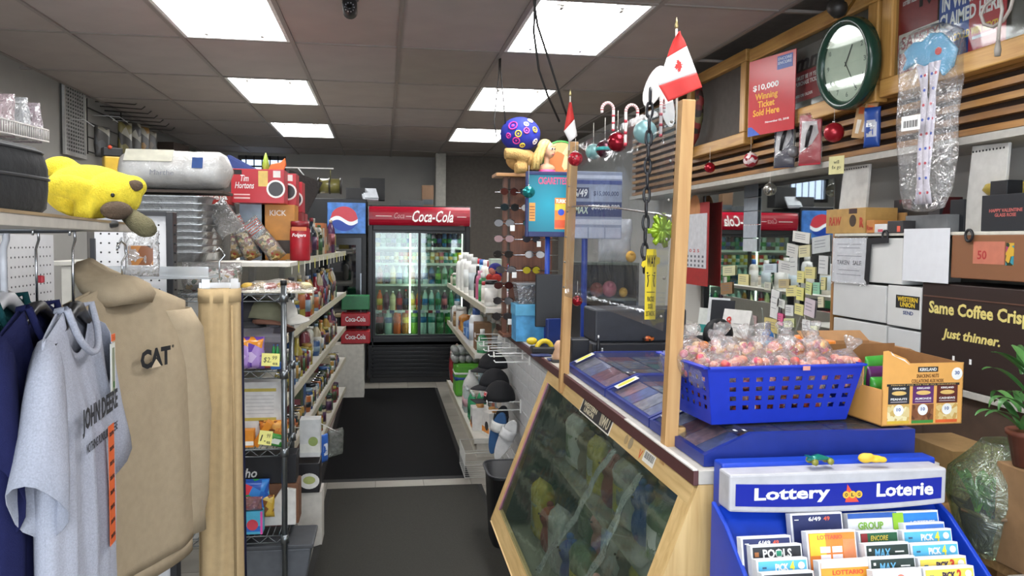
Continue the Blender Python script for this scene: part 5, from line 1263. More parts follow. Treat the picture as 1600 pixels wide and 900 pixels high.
# merchandise inside the counter
rg = rngs(23)
goods = [('#b8a83a', 'yellow'), ('#2a4a8a', 'blue'), ('#d6d2cc', 'white'), ('#8a3a30', 'red'), ('#6a7a5a', 'green'), ('#7a6a58', 'brown'), ('#a8a8a4', 'grey'), ('#c88a80', 'pink')]
where = ['lower front', 'upper', 'lower back']
for sh_, (zz, ylist, xx) in enumerate(((.192, [3.68, 3.48, 3.28, 3.08, 2.88, 2.68, 2.48, 2.28], .72), (.517, [3.68, 3.48, 3.28, 3.08, 2.88, 2.68, 2.48, 2.28], .88), (.192, [3.58, 3.38, 3.18, 2.98, 2.78, 2.58, 2.38, 2.2], .92))):
    for k, y in enumerate(ylist):
        c, cnm = goods[(k*3+sh_*2) % 8]
        lb = '%s %s inside the glass counter, %s from its far end, %s shelf' % (cnm, ['wrapped toy', 'plush'][k % 2], ORD[k], where[sh_])
        if k % 2 == 0:
            bag(lb, (xx, y, zz), .17, .1, rg.uniform(.2, .27), film('#f0f0f0', .25, .12, .8, 30, .9, c), mat(goods[(k+4) % 8][0], .5), rz=-90, seed=k, name='wrapped_toy', cat='toy', group='goods inside the glass counter')
        else:
            t = thing('plush_toy', lb, 'toy', (xx, y, zz), -90, 'goods inside the glass counter')
            b = MB(); b.ball((0, 0, .075), (.06, .05, .075), 12, 8); b.ball((0, -.01, .17), (.048, .045, .045), 12, 8); b.build('toy_body', mat(c, .9, bump=.5, bscale=200), t, remesh=.009)
            for s in (-1, 1):
                b = MB(); b.ball((s*.035, 0, .212), .016, 8, 6); b.build('ear', mat(c, .9), t)
                b = MB(); b.ball((s*.017, -.053, .18), .005, 6, 5); b.build('eye', INK, t)
for k, (ya, yb) in enumerate(((2.75, 3.05), (2.45, 2.62))):
    t = thing('plastic_strip', 'crinkled clear plastic strip inside the glass counter, %s one' % ['farther', 'nearer'][k], 'plastic strip', (.8, CYN, 0), 0, 'plastic strips inside the glass counter')
    def ps(u, v, ya=ya, yb=yb): 
        x, y, z = SP(.14+.74*v, ya+(yb-ya)*v+.05*(u-.5)+.02*math.sin(9*v), -.022-.012*math.sin(7*u+15*v)**2); return loc((x, y, z))
    b = MB(); b.grid(ps, 6, 30); b.build('strip', film('#ffffff', .5, .15, .9, 40, .4), t, solid=.0006)
# ================================================================== things on the counter
ZC = .9695
blue = mat('#12297e', .4, var=.06); navy = mat('#101c50', .35)
tick = [mottled(['#7a3a3c', '#5a6a78', '#2a3560', '#8a8478', '#8f6a3a', '#3a5a58', '#a89a8c'], s, .35) for s in (26, 22, 30)]
for k, (y0, y1) in enumerate(((3.03, 3.68), (2.5, 3.02), (2.04, 2.49))):
    t = thing('ticket_tray', 'blue lottery ticket tray with clear lid, %s of three along the counter' % ['farthest', 'middle', 'nearest'][k], 'ticket tray', (.825, y0, ZC), 0, 'blue lottery ticket trays')
    d = y1-y0; w = .60; h = .085
    b = MB()       # sloping-front shell
    pr = [(0, 0), (0, .03), (.13, h), (w, h), (w, 0)]
    for (yy0, yy1) in ((0, .018), (d-.018, d)):
        n = len(pr); b.add([(x, yy0, z) for x, z in pr]+[(x, yy1, z) for x, z in pr], [tuple(range(n)), tuple(range(2*n-1, n-1, -1))]+[(i, i+n, (i+1) % n+n, (i+1) % n) for i in range(n)])
    b.box(w-.018, w, .018, d-.018, 0, h)
    b.box(0, .018, .018, d-.018, 0, .03); b.box(0.018, w-.018, .018, d-.018, 0, .012)
    b.build('tray_frame', blue, t)
    b = MB(); b.add([(.012, .018, .032), (.13, .018, h), (.13, d-.018, h), (.012, d-.018, .032)], [(0, 1, 2, 3)]); b.build('clear_slope', film('#e8ecf6', .07, .08, .05, 5, .02), t, solid=.002)
    for j in range(4):
        b = MB(); yy = .03+(d-.06)*j/4; ye = yy+(d-.06)/4-.006; b.add([(.025, yy, .024), (.12, yy, h-.022), (.12, ye, h-.022), (.025, ye, .024)], [(0, 1, 2, 3)]); b.build('lottery_ticket', mat(['#a87a70', '#8a4a44', '#7d7a86', '#9a9086', '#4a5a86'][(j+2*k) % 5], .5, var=.4, scale=45), t, solid=.001)
    nt_ = 5
    for j in range(nt_):
        for i in range(3):
            b = MB(); x0 = .135+.15*i; yy = .03+(d-.06)*j/nt_
            b.box(x0, x0+.14, yy, yy+(d-.06)/nt_-.006, .06, .062)
            c = tick[(i+j+k) % 3] if (i*2+j) % 4 else mat(['#7a2f34', '#2d4a86', '#9a8a5a', '#2f6a5a'][(i+j) % 4], .4)
            b.build('lottery_ticket', c, t)
    b = MB(); b.box(.13, w-.02, .02, d-.02, h-.004, h-.002); b.build('clear_lid', film('#e8ecf6', .09, .08, .05, 5, .02), t)
    Ms = T(.026, d-.06, h*.72) @ RY(-52.0) @ RZ(-90)
    Ms = Matrix.Translation((.066, d-.055, .064)) @ Matrix(((0, .908, -.42, 0), (-1, 0, 0, 0), (0, .42, .908, 0), (0, 0, 0, 1)))
    panel(t, Ms, .05, .09, mat('#d8d8d4', .4), 'label_plate', .001); disc(t, Ms @ T(0, 0, .001), .016, mat('#d2cc3a', .4), 'yellow_oval', .001, ry=.036)
    Mn = Matrix.Translation((.115, .04, h-.001)) @ RZ(-90)
    panel(t, Mn, .03, .075, INK, 'dark_label', .0006); panel(t, Mn @ T(0, .012, .0006), .018, .008, WHITE, 'white_mark', .0004); panel(t, Mn @ T(0, -.014, .0006), .018, .008, WHITE, 'white_mark', .0004)
# blue plastic basket with wrapped sweets
BX0, BX1 = P(1108, 684, 2.16).x, P(1325, 684, 2.16).x
zb = ZC+.0865
bk = thing('plastic_basket', 'blue plastic basket full of bagged sweets on the counter', 'basket', ((BX0+BX1)/2, 2.16, zb), 4)
bm = mat('#1130b0', .45, var=.05)
W = BX1-BX0; D = .27; H = .158
def bask(u, v, side):       # u along, v up
    e = 1+.14*v
    if side == 0: return Vector((-W/2*e+W*e*u, -D*.0-.03*v, H*v))
    if side == 1: return Vector((W/2*e, -.03*v+(D+.06*v)*u, H*v))
    if side == 2: return Vector((W/2*e-W*e*u, D+.03*v, H*v))
    return Vector((-W/2*e, D+.03*v-(D+.06*v)*u, H*v))
for side in range(4):
    b = MB(); nu, nv = (23, 12) if side in (0, 2) else (15, 12)
    for j in range(nv):
        for i in range(nu):
            hole = (i % 2 == 1) and (j in (3, 5, 7, 9)) and 0 < i < nu-1
            if side in (0, 2) and i in (1,): hole = False
            if hole: continue
            q = [bask(i/nu, j/nv, side), bask((i+1)/nu, j/nv, side), bask((i+1)/nu, (j+1)/nv, side), bask(i/nu, (j+1)/nv, side)]
            b.add(q, [(0, 1, 2, 3)])
    b.build('side_wall', bm, bk, solid=.003)
b = MB(); b.box(-W/2, W/2, 0, D, 0, .003); b.build('base', bm, bk)
for side in range(4):
    b = MB(); p = [bask(0, 1, side), bask(1, 1, side)]; c = (bask(0, 1, side)+bask(1, 1, side))/2; o_ = Vector(((0, -1), (1, 0), (0, 1), (-1, 0))[side]+(0,))*.014
    b.add([p[0], p[1], p[1]+o_, p[0]+o_, p[0]+Vector((0, 0, .006)), p[1]+Vector((0, 0, .006)), p[1]+o_+Vector((0, 0, .004)), p[0]+o_+Vector((0, 0, .004))], [(0, 3, 2, 1), (4, 5, 6, 7), (0, 1, 5, 4), (2, 3, 7, 6), (1, 2, 6, 5), (3, 0, 4, 7)]); b.build('rim', bm, bk)
panel(bk, FR(W*.12, -.045, H*.99), .022, .012, mat('#d89a8a', .5), 'price_sticker')
rg = rngs(5)
cand = [mottled(c, 42, .35) for c in (['#c8584e', '#d88a70', '#c04a60', '#dca890'], ['#d0762a', '#dcae78', '#c0586a', '#d89488'], ['#c0506a', '#d89a98', '#cc8440', '#dcbcb0'])]
clr = film('#ffffff', .22, .15, .8, 35, .08)
spots = []
for i in range(6):
    for j in range(3): spots.append((-.20+.08*i+rg.uniform(-.012, .012), .045+.09*j+rg.uniform(-.01, .01), .085 if j != 1 else .115))
posn = ['front', 'middle', 'back']
for k, (x, y, z0) in enumerate(spots):
    i, j = k//3, k % 3
    wp = bk.matrix_world if False else (T((BX0+BX1)/2, 2.16, zb) @ RZ(4))
    p = wp @ Vector((x, y, z0))
    t = thing('sweets_bag', 'clear bag of pastel sweets, %s from the left in the basket\'s %s row' % (ORD[i], posn[j]), 'sweets', p, rg.uniform(0, 360), 'bagged sweets in the blue basket', rx=rg.uniform(-14, 14), ry=rg.uniform(-14, 14))
    def f(seed=k):
        r2 = rngs(seed % 4); b = MB()
        for q in range(34):
            a = r2.uniform(0, 2*PI); rr = r2.uniform(.01, .042); zz = r2.uniform(.01, .085)
            b.ball((rr*math.cos(a), rr*math.sin(a), zz), (.016, .014, .013), 7, 5)
        return b
    o = prt('sweets', ('cand', k % 4), f, cand[k % 3], t); o['kind'] = 'stuff'
    prt('clear_wrap', ('cwr', k % 4), crumple(.12, .15, .115, k % 4, .25), clr, t)
# base layer of sweets seen through the basket holes
b = MB(); rg = rngs(77)
for q in range(240): b.ball((rg.uniform(-W/2+.02, W/2-.02), rg.uniform(.015, D-.015), rg.uniform(.01, .085)), (.014, .013, .012), 7, 5)
o = b.build('loose_sweets', mottled(['#d8604a', '#e8b8a0', '#8a4a2a', '#e0d8d0', '#c86a3a'], 40, .35)); o['kind'] = 'stuff'; o['label'] = 'loose pastel sweets filling the bottom of the blue basket'; o['category'] = 'sweets'
o.location = ((BX0+BX1)/2, 2.16, zb+.002); o.rotation_euler = (0, 0, R_(4))
# snack nuts display box
kx0, kx1 = P(1374, 688, 2.08).x, P(1504, 688, 2.08).x
kb = thing('snack_display_box', 'yellow cardboard display box of snacking nuts on the counter', 'display box', ((kx0+kx1)/2, 2.08, zb), 3)
w = kx1-kx0; Hk = .172; Dk = .30
amb = mat('#e0a558', .5, var=.04); brn = mat('#8a6038', .7)
b = MB(); b.prism([(-w/2, 0), (w/2, 0), (w/2, Hk), (-w*.17, Hk), (-w*.23, Hk+.014), (-w*.40, Hk+.030), (-w*.44, Hk+.036), (-w/2, Hk+.034)], .003, 0, FR(0, .003, 0)); b.build('front_panel', [amb], kb)
b = MB(); b.prism([(-w*.18, Hk-.004), (-w*.24, Hk+.006), (-w*.40, Hk+.024), (-w*.42, Hk+.034), (-w*.36, Hk+.02), (-w*.25, Hk+.012)], .001, 0, FR(0, -.0005, 0)); b.build('torn_edge', mat('#e8e4dc', .7), kb)
b = MB(); b.prism([(0, 0), (Dk, 0), (Dk, .16), (.09, .16), (.09, .10), (0, .10)], .003, 0, T(-w/2, 0, 0) @ RZ(90) @ FRONT); b.build('side_panel', amb, kb)
b = MB(); b.prism([(0, 0), (Dk, 0), (Dk, .18), (0, .17)], .003, 0, T(w/2-.003, 0, 0) @ RZ(90) @ FRONT); b.build('side_panel', brn, kb)
b = MB(); b.box(-w/2, w/2, Dk-.003, Dk, 0, .19); b.build('back_panel', brn, kb)
b = MB(); b.box(-w/2, w/2, 0, Dk, 0, .003); b.build('base', brn, kb)
dk = mat('#2a2624', .6); f_ = lambda x, z, o=.0004: FR(x, -o, z)
bad = panel(kb, f_(w*.05, Hk*.90), w*.25, Hk*.085, dk, 'printed_badge'); text('KIRKLAND', bad, f_(w*.05, Hk*.90, .001), WHITE, w=w*.21, h=Hk*.05)
text('SNACKING NUTS\nCOLLATIONS AUX NOIX', kb, f_(w*.05, Hk*.755, .0005), mat('#6a4420', .6), w=w*.40, h=Hk*.14, bold=.02)
bar = panel(kb, f_(0, Hk*.655), w*.9, Hk*.04, dk, 'printed_bar')
text('PERFECT FOR ON THE GO SNACKING', bar, f_(0, Hk*.655, .001), mat('#c9a868', .6), w=w*.8, h=Hk*.02, bold=0)
dr = disc(kb, f_(w*.415, Hk*.82), w*.068, WHITE, 'printed_roundel'); text('30', dr, f_(w*.415, Hk*.835, .001), mat('#2a4a8a', .5), w=w*.06, h=Hk*.06)
for k, (x, c, c2, nutc) in enumerate(((-w*.30, '#2c2c30', '#d8b23a', ['#d8c48a', '#c9a860', '#e4d8a8']), (0, '#5a2a62', '#3f8a3a', ['#7a4a2e', '#8a5a3a', '#5a3420']), (w*.30, '#5a241e', '#d8602e', ['#d8bc7a', '#c9a058', '#e0cc94']))):
    pp = panel(kb, f_(x, Hk*.50), w*.26, Hk*.30, mat(c, .5), 'printed_pack')
    text('KIRKLAND', pp, f_(x, Hk*.60, .001), WHITE, w=w*.16, h=Hk*.03); disc(pp, f_(x, Hk*.525, .001), w*.09, mat('#d8b46a', .5), 'printed_nuts', ry=Hk*.035)
    text(['PEANUTS', 'ALMONDS', 'CASHEWS'][k], pp, f_(x, Hk*.43, .001), WHITE, w=w*.2, h=Hk*.035); panel(pp, f_(x, Hk*.385, .0009), w*.2, Hk*.012, mat('#b9aeb0', .6), 'printed_line')
    nn = panel(kb, f_(x, Hk*.21), w*.27, Hk*.26, mottled(nutc, 75, .5), 'printed_nut_picture'); dd = disc(nn, f_(x, Hk*.25, .001), w*.062, WHITE, 'printed_roundel'); text('10', dd, f_(x, Hk*.262, .0016), mat('#2a4a8a', .5), w=w*.05, h=Hk*.055)
    panel(kb, f_(x, Hk*.055), w*.27, Hk*.05, mat(c2, .5), 'printed_band')
for k, (c, cnm) in enumerate((('#3f9a3a', 'green'), ('#5a2a62', 'purple'), ('#3f9a3a', 'lime'))):
    p = Vector(((kx0+kx1)/2-w*.3+.03*k, 2.15+.07*k, zb+.004)); bag('%s snack pouch standing in the nuts display box' % cnm, p, .08, .03, .12+.02*k, mat(c, .3), mat('#d8dcd0', .4), rz=10*k, seed=k, name='snack_pouch', cat='pouch')
# open brown carton behind
t = thing('open_carton', 'open brown cardboard carton behind the nuts display box', 'box', (P(1345, 600, 2.62).x, 2.66, ZC+.001))
b = MB(); w2, d2, h2 = .25, .24, .235
for (x0, x1, y0, y1) in ((-w2/2, w2/2, -d2/2, -d2/2+.004), (-w2/2, w2/2, d2/2-.004, d2/2), (-w2/2, -w2/2+.004, -d2/2+.004, d2/2-.004), (w2/2-.004, w2/2, -d2/2+.004, d2/2-.004)): b.box(x0, x1, y0, y1, 0, h2)
b.box(-w2/2, w2/2, -d2/2, d2/2, 0, .004); b.build('carton_walls', mat('#a37a52', .7), t)
b = MB(); b.add([(w2/2, -d2/2, h2), (w2/2, d2/2, h2), (w2/2+.09, d2/2, h2-.04), (w2/2+.09, -d2/2, h2-.04)], [(0, 1, 2, 3)]); b.build('flap', mat('#b0875c', .7), t, solid=.003)
b = MB(); b.add([(-w2/2, d2/2, h2), (w2/2, d2/2, h2), (w2/2, d2/2+.06, h2+.03), (-w2/2, d2/2+.06, h2+.03)], [(0, 1, 2, 3)]); b.build('flap', mat('#a37a52', .7), t, solid=.003)
# orange tub behind the basket
t = bottle('orange sweets tub with red label behind the basket', (P(1283, 575, 2.75).x, 2.75, ZC+.001), .24, .05, mat('#d8702a', .4), mat('#e0842e', .4), mat('#b8302e', .4), 'jar', 'tub', 'sweets_tub')
t = bottle('orange lidded tub left of the red-labelled tub', (P(1268, 575, 2.85).x, 2.9, ZC+.001), .24, .045, mat('#c8622a', .4), mat('#e07a2a', .4), None, 'jar', 'tub', 'sweets_tub')
# wooden posts with hanging clear screen
pw = wood('#b08450', '#c49c66', 6, 'Z', .5)
def post(label, pxb, pyb, y, top, lean):
    p = P(pxb, pyb, y)
    t = thing('wooden_post', label, 'post', p, 0, 'wooden screen posts')
    b = MB(); h = top-p.z; hw_ = .0195
    b.add([(-hw_, -.02, 0), (hw_, -.02, 0), (hw_, .02, 0), (-hw_, .02, 0), (-hw_+lean, -.02, h), (hw_+lean, -.02, h), (hw_+lean, .02, h), (-hw_+lean, .02, h)], [(3, 2, 1, 0), (4, 5, 6, 7), (0, 1, 5, 4), (1, 2, 6, 5), (2, 3, 7, 6), (3, 0, 4, 7)]); b.build('timber', pw, t, bevel=.002)
    for z in (.05, .085): b = MB(); b.lathe([(.004, 0), (.004, .002)], 8, 0, FR(0, -.0205, z)); b.build('screw', mat('#3a3632', .4, .7), t)
    return t, p
pn, pnp = post('tall near wooden post clamped to the counter edge', 1042, 757, 2.28, 1.955, .035)
pf, pfp = post('far wooden post standing at the counter edge', 880, 613, 3.60, 1.99, .03)
b = MB(); b.box(.02, .05, -.015, .015, .10, .17); b.build('clamp_block', wood('#a8824e', '#c9a468', 6), pn, bevel=.006)
# clear screen
t = thing('clear_screen', 'clear plastic protective screen between the two wooden posts', 'screen', (0, 0, 0))
a0 = Vector((pnp.x-.022+.012, pnp.y, 1.30)); a1 = Vector((pfp.x+.012, pfp.y, 1.315)); c0 = Vector((pnp.x-.022+.034, pnp.y, 1.955)); c1 = Vector((pfp.x+.03, pfp.y, 1.965))
def scr(u, v):
    p = (a0*(1-u)+a1*u)*(1-v)+(c0*(1-u)+c1*u)*v; return p+Vector((-.012+.006*math.sin(4*u+3*v), 0, 0))
b = MB(); b.grid(scr, 14, 8); b.build('plastic_sheet', film('#f2f4f6', .07, .08, .12, 6, .03, '#c8ccd2'), t, solid=.002)
b = MB(); b.tube([scr(i/12, .60+.10*math.sin(i/12*PI*.5)-.1) for i in range(13)], .004, 6); b.build('taped_edge', film('#ffffff', .5, .1, 0, 10, .6), t)
for k in range(6):
    for u in (0.01, .985):
        q = scr(u, .06+.17*k); b = MB(); b.ball(q+Vector((-.004, 0, 0)), .005, 8, 5); b.build('screw', mat('#8a8680', .3, .8), t)
# ornaments hanging along the screen top
def ornament(label, p, r, c, string, kind='plain', c2=None, group='round hanging ornaments', rough=.12, metal=.6):
    t = thing('ornament_ball', label, 'ornament', p, 0, group)
    b = MB()
    if kind == 'ribbed':
        n = 28; rings = []
        for j in range(13):
            a = PI*(j+.05)/12.1; rings.append([((r*math.sin(a)*(1+.05*(i % 2)))*math.cos(2*PI*i/n+ .0*j), (r*math.sin(a)*(1+.05*(i % 2)))*math.sin(2*PI*i/n), -r*math.cos(a)) for i in range(n)])
        b.loft(rings)
    elif kind == 'swirl':
        n = 28; rings = []
        for j in range(13):
            a = PI*(j+.05)/12.1; rings.append([((r*math.sin(a)*(1+.06*(i % 2)))*math.cos(2*PI*i/n+.16*j), (r*math.sin(a)*(1+.06*(i % 2)))*math.sin(2*PI*i/n+.16*j), -r*math.cos(a)) for i in range(n)])
        b.loft(rings)
    else: b.ball((0, 0, 0), r, 20, 14)
    b.build('ball', c if not isinstance(c, str) else mat(c, rough, metal, var=.05), t)
    b = MB(); b.lathe([(r*.2, r*.94), (r*.2, r*1.14), (r*.12, r*1.15)], 10); b.build('cap', mat('#b8b8b4', .25, .9), t)
    if string:
        b = MB(); b.tube([(0, 0, r*1.1), (0, 0, r*1.1+string)], .0012, 4); b.build('string', mat('#c9c4b8', .6), t)
    if c2:
        b = MB(); b.lathe([(r*.985, -r*.2), (r*1.02, -.12*r), (r*1.02, .12*r), (r*.985, r*.2)], 20); b.build('painted_band', mat(c2, .4), t)
    return t
def op(px, py, y, dx=0): p = P(px, py, y); return p
ornament('red glitter ornament ball at the far post', op(899, 248, 3.45), .031, mottled(['#8e1420', '#c83240', '#a01c2a'], 90, .2), .05)
ornament('pale turquoise ball beside the red glitter ball', op(927, 237, 3.25), .031, '#7fb0ac', .08, rough=.3, metal=.2)
ornament('turquoise and white banded ornament ball', op(945, 233, 3.05), .033, '#5a2a38', .08, c2='#2f9a96')
ornament('crimson swirl ornament ball beside the candy canes', op(965, 222, 2.8), .034, '#8e1626', .07, 'swirl')
ornament('large pale turquoise ball hanging on the black chain', op(1008, 206, 2.55), .037, '#86aeb0', .10, rough=.3, metal=.2)
ornament('small red ball hanging below the clear screen', op(902, 470, 3.5), .023, '#9a1e2a', .06)
ornament('teal ribbed ball hanging before the lit ad screen', op(826, 300, 4.57), .034, '#2a8f90', .11, 'ribbed')
ornament('patterned pink ball hanging by the blue box', op(793, 463, 5.2), .03, mottled(['#a85a78', '#e0d0d8', '#7a2a4a'], 60, .3), .06)
def candy_cane(label, p, h, rz=0):
    t = thing('candy_cane', label, 'candy cane', p, rz, 'striped candy canes on the screen')
    pts = [(0, 0, 0), (0, 0, h*.72)]+[(.02-.02*math.cos(R_(a)), 0, h*.72+.022*math.sin(R_(a))) for a in range(20, 181, 20)]+[(.04, 0, h*.6)]
    dense = []
    for i in range(len(pts)-1):
        for k in range(6 if i in (0,) else 2): dense.append(Vector(pts[i]).lerp(Vector(pts[i+1]), k/(6 if i == 0 else 2)))
    dense.append(Vector(pts[-1])); seg = 3
    b = MB(); b.tube(dense, .0052, 8); b.build('cane', mat('#e4d8d4', .3), t)
    for k in range(0, len(dense)-1, 2):
        b = MB(); b.tube([dense[k], dense[k].lerp(dense[k+1], .55)], .0056, 8); b.build('red_stripe', mat('#c03a48', .3), t)
candy_cane('candy cane with its hook turned left by the crimson ball', op(958, 205, 2.75), .10, 180)
candy_cane('tall candy cane beside the crimson swirl ball', op(977, 228, 2.66), .155, 0)
candy_cane('straight candy cane right of the large pale ball', op(1032, 214, 2.42), .13, 60)
# black chain
t = thing('plastic_chain', 'black plastic chain hanging down the clear screen', 'chain', (0, 0, 0))
for k in range(13):
    p = op(1016-k*.8, 150+k*22, 2.44)
    b = MB(); pts = []
    for i in range(13):
        a = 2*PI*i/12; u = .010*math.cos(a); z = .024*math.sin(a)
        pts.append(p+Vector((u if k % 2 else u*.2, u*.2 if k % 2 else u, z)))
    b.tube(pts, .0042, 6, cap=False); b.build('link', mat('#1b1b20', .3), t)
# way sign
p = op(1016, 445, 2.42)
t = thing('distancing_sign', 'yellow hanging sign reading WAY with distancing figures', 'sign', p, 12)
yl = mat('#e0c832', .4, var=.03)
b = MB(); pts = [(-.018, -.105), (.018, -.105), (.019, .06), (.030, .065), (.030, .082), (.019, .085), (.016, .108), (-.014, .108), (-.017, .075), (-.030, .07), (-.033, .058), (-.026, .052), (-.019, .058)]
b.prism(pts, .003, 0, FRONT); b.build('sign_board', yl, t)
text('WAY', t, FR(0, -.0034, .072), INK, w=.031, h=.036, bold=.03)
for s in (-1, 1):
    b = MB(); b.ball((s*.012, -.0036, .036), (.003, .001, .003), 8, 5); b.tube([(s*.012, -.0036, .03), (s*.009, -.0036, .012), (s*.012, -.0036, -.006)], .0016, 5); b.tube([(s*.012, -.0036, .027), (s*.004, -.0036, .03)], .0012, 5); b.build('printed_figure', INK, t)
text('PRACTICE\nSOCIAL\nDISTANCING', t, FR(0, -.0034, -.065), INK, w=.03, h=.06, bold=.01)
panel(t, FR(0, -.0032, -.022), .028, .002, INK, 'printed_line')
# green gift bow
p = op(1033, 360, 2.40)
t = thing('gift_bow', 'shiny lime green gift bow stuck on the clear screen', 'bow', p)
gm = mat('#8fae2a', .2, .35, var=.2); rg = rngs(9)
for k in range(14):
    a = 2*PI*k/14+rg.uniform(-.1, .1); r = .045 if k % 2 else .034; tilt = rg.uniform(-.3, .5)
    b = MB()
    def lp(u, v, a=a, r=r, tilt=tilt):
        ph = 2*PI*u; d = r*(1-math.cos(ph))/2; hgt = .011*math.sin(ph)
        wd = (v-.5)*.016
        return (math.cos(a)*d-math.sin(a)*wd*.8, -.012-.02*(tilt)*d/r+hgt, math.sin(a)*d*1.15+math.cos(a)*wd)
    b.grid(lp, 14, 2); b.build('bow_loop', gm, t, solid=.0006)
# Canada flags
RED = mat('#c3322e', .7, var=.04); WH = mat('#e4e0de', .7, var=.03)
leaf = [(0, .5), (.1, .3), (.22, .36), (.18, .08), (.32, .2), (.36, .12), (.52, .14), (.46, 0), (.52, -.04), (.24, -.24), (.27, -.34), (.03, -.3), (.03, -.5)]
leaf = leaf+[(-x, y) for x, y in reversed(leaf[:-0 or None]) if x > 0]
def flag(label, base, tip, fold, size, sgn=1):
    t = thing('canada_flag', label, 'flag', base)
    d = Vector(tip)-Vector(base)
    b = MB(); b.tube([(0, 0, 0), d], .0035, 6); b.build('flag_stick', mat('#d9d4c8', .5), t)
    b = MB(); b.lathe([(.0035, 0), (.006, .006), (.003, .02), (.0005, .032)], 8, 0, T(*d)); b.build('finial', mat('#b8a878', .3, .8), t)
    return t, d
base = op(1056, 240, 2.30); base.x += .004; tip = op(1057, 45, 2.30)
t, d = flag('Canadian flag hanging from a stick at the near post', base, tip, 0, 0)
# hanging flag cloth: corners measured around the stick
def fp(px, py): v = op(px, py, 2.28)-base; return v
qa, qb, qc, qd = fp(1061, 50), fp(1072, 52), fp(1098, 136), fp(1044, 158)      # hoist top, fly..., hanging on its side
qa = fp(1058, 50); qb = fp(1066, 52); qc = fp(1098, 138); qd = fp(1030, 158); 
L0, R0, L1, R1 = fp(1057, 52), fp(1064, 50), fp(1041, 160), fp(1098, 136)
L0 = fp(1050, 66); R0 = fp(1068, 58)
def fl(u, v):
    lft = L0.lerp(fp(1028, 132), min(1, v/.72)) if v < .72 else fp(1028, 132).lerp(fp(1044, 159), (v-.72)/.28)
    top = fp(1061, 49)
    if v < .12: lft = top.lerp(L0, v/.12)
    rgt = fp(1062, 49).lerp(fp(1070, 62), v/.15) if v < .15 else fp(1070, 62).lerp(fp(1098, 136), (v-.15)/.85)
    p = lft.lerp(rgt, u); p = p+Vector((0, -.012*math.sin(PI*u)*v+.006*math.sin(7*u), 0)); return p
for (v0, v1, m_, nm) in ((0, .26, RED, 'red_band'), (.26, .74, WH, 'white_field'), (.74, 1, RED, 'red_band')):
    b = MB(); b.grid(lambda u, v: fl(u, v0+(v1-v0)*v), 12, 8); b.build(nm, m_, t, solid=.001)
b = MB(); cu, cv = .50, .52
b.add([fl(cu+.50*(y*.62-x*.1)*-1*.8, cv+.22*x)+Vector((0, -.003, 0)) for x, y in leaf], [tuple(range(len(leaf)))]); b.build('maple_leaf', RED, t, solid=.0006)
base = op(889, 235, 3.52); tip = op(891, 150, 3.52)
t, d = flag('small Canadian flag folded down at the far post', base, tip, 0, 0)
def fp2(px, py): return op(px, py, 3.50)-base
def fl2(u, v):
    lft = fp2(889, 160).lerp(fp2(881, 205), min(1, v/.5)) if v < .5 else fp2(881, 205).lerp(fp2(890, 222), (v-.5)/.5)
    rgt = fp2(893, 160).lerp(fp2(902, 212), v); return lft.lerp(rgt, u)+Vector((0, -.008*math.sin(PI*u), 0))
for (v0, v1, m_, nm) in ((0, .5, RED, 'red_band'), (.5, 1, WH, 'white_field')):
    b = MB(); b.grid(lambda u, v: fl2(u, v0+(v1-v0)*v), 8, 6); b.build(nm, m_, t, solid=.001)
# white feather/leaf shape behind the flag
t = thing('white_wing', 'white oval paper blade on a wire behind the flag', 'decoration', op(1022, 135, 2.5), 0)
b = MB(); pts = [(.028*math.cos(2*PI*i/20), .068*math.sin(2*PI*i/20)) for i in range(20)]; b.prism(pts, .002, 0, RY(22) @ FRONT); b.build('blade', mat('#d4d0cc', .6), t)
b = MB(); b.tube([(.026, 0, -.06), (.03, 0, -.12)], .002, 5); b.build('wire', STEEL, t)
t = thing('white_wing', 'second white blade partly hidden by the flag', 'decoration', op(1042, 165, 2.52), 0)
b = MB(); b.prism([(x*.8, y) for x, y in pts], .002, 0, RY(-12) @ FRONT); b.build('blade', mat('#cfcbc6', .6), t)

# ---- behind the screen: register area
blk = mat('#1b1d22', .4)
t = thing('cash_register', 'dark grey cash register box behind the ticket trays', 'cash register', (P(985, 560, 3.95).x, 3.98, ZC+.001))
b = MB(); b.box(-.22, .27, -.13, .15, 0, .10); b.build('base', mat('#24262b', .45), t, bevel=.008); b = MB(); b.box(-.20, .26, -.10, .14, .10, .26); b.build('display_back', mat('#30333a', .45), t, bevel=.01)
b = MB(); b.ball((.06, -.125, .12), (.03, .012, .013), 12, 8); b.build('orange_charm', mottled(['#a8481e', '#2a1a14', '#c8682a'], 60, .4), t)
t = thing('terminal_box', 'upright black terminal box beside the far post', 'terminal', (P(908, 555, 3.8).x, 3.8, ZC+.001))
b = MB(); b.box(-.055, .03, -.04, .04, 0, .13); b.build('case', blk, t, bevel=.006)
for k, (px, py, c, h, nm) in enumerate(((925, 522, '#17181c', .15, 'black marker pen'), (931, 530, '#b8b4ac', .09, 'white lighter'), (922, 540, '#3f3fa8', .05, 'blue lighter'))):
    bottle('%s standing by the register' % nm, (P(px, 560, 3.86).x+.0, 3.745, ZC+.001), h, .010, mat(c, .4), mat('#d8d8d8', .4), None, 'slim', 'pen', 'pen_stand', n=8)
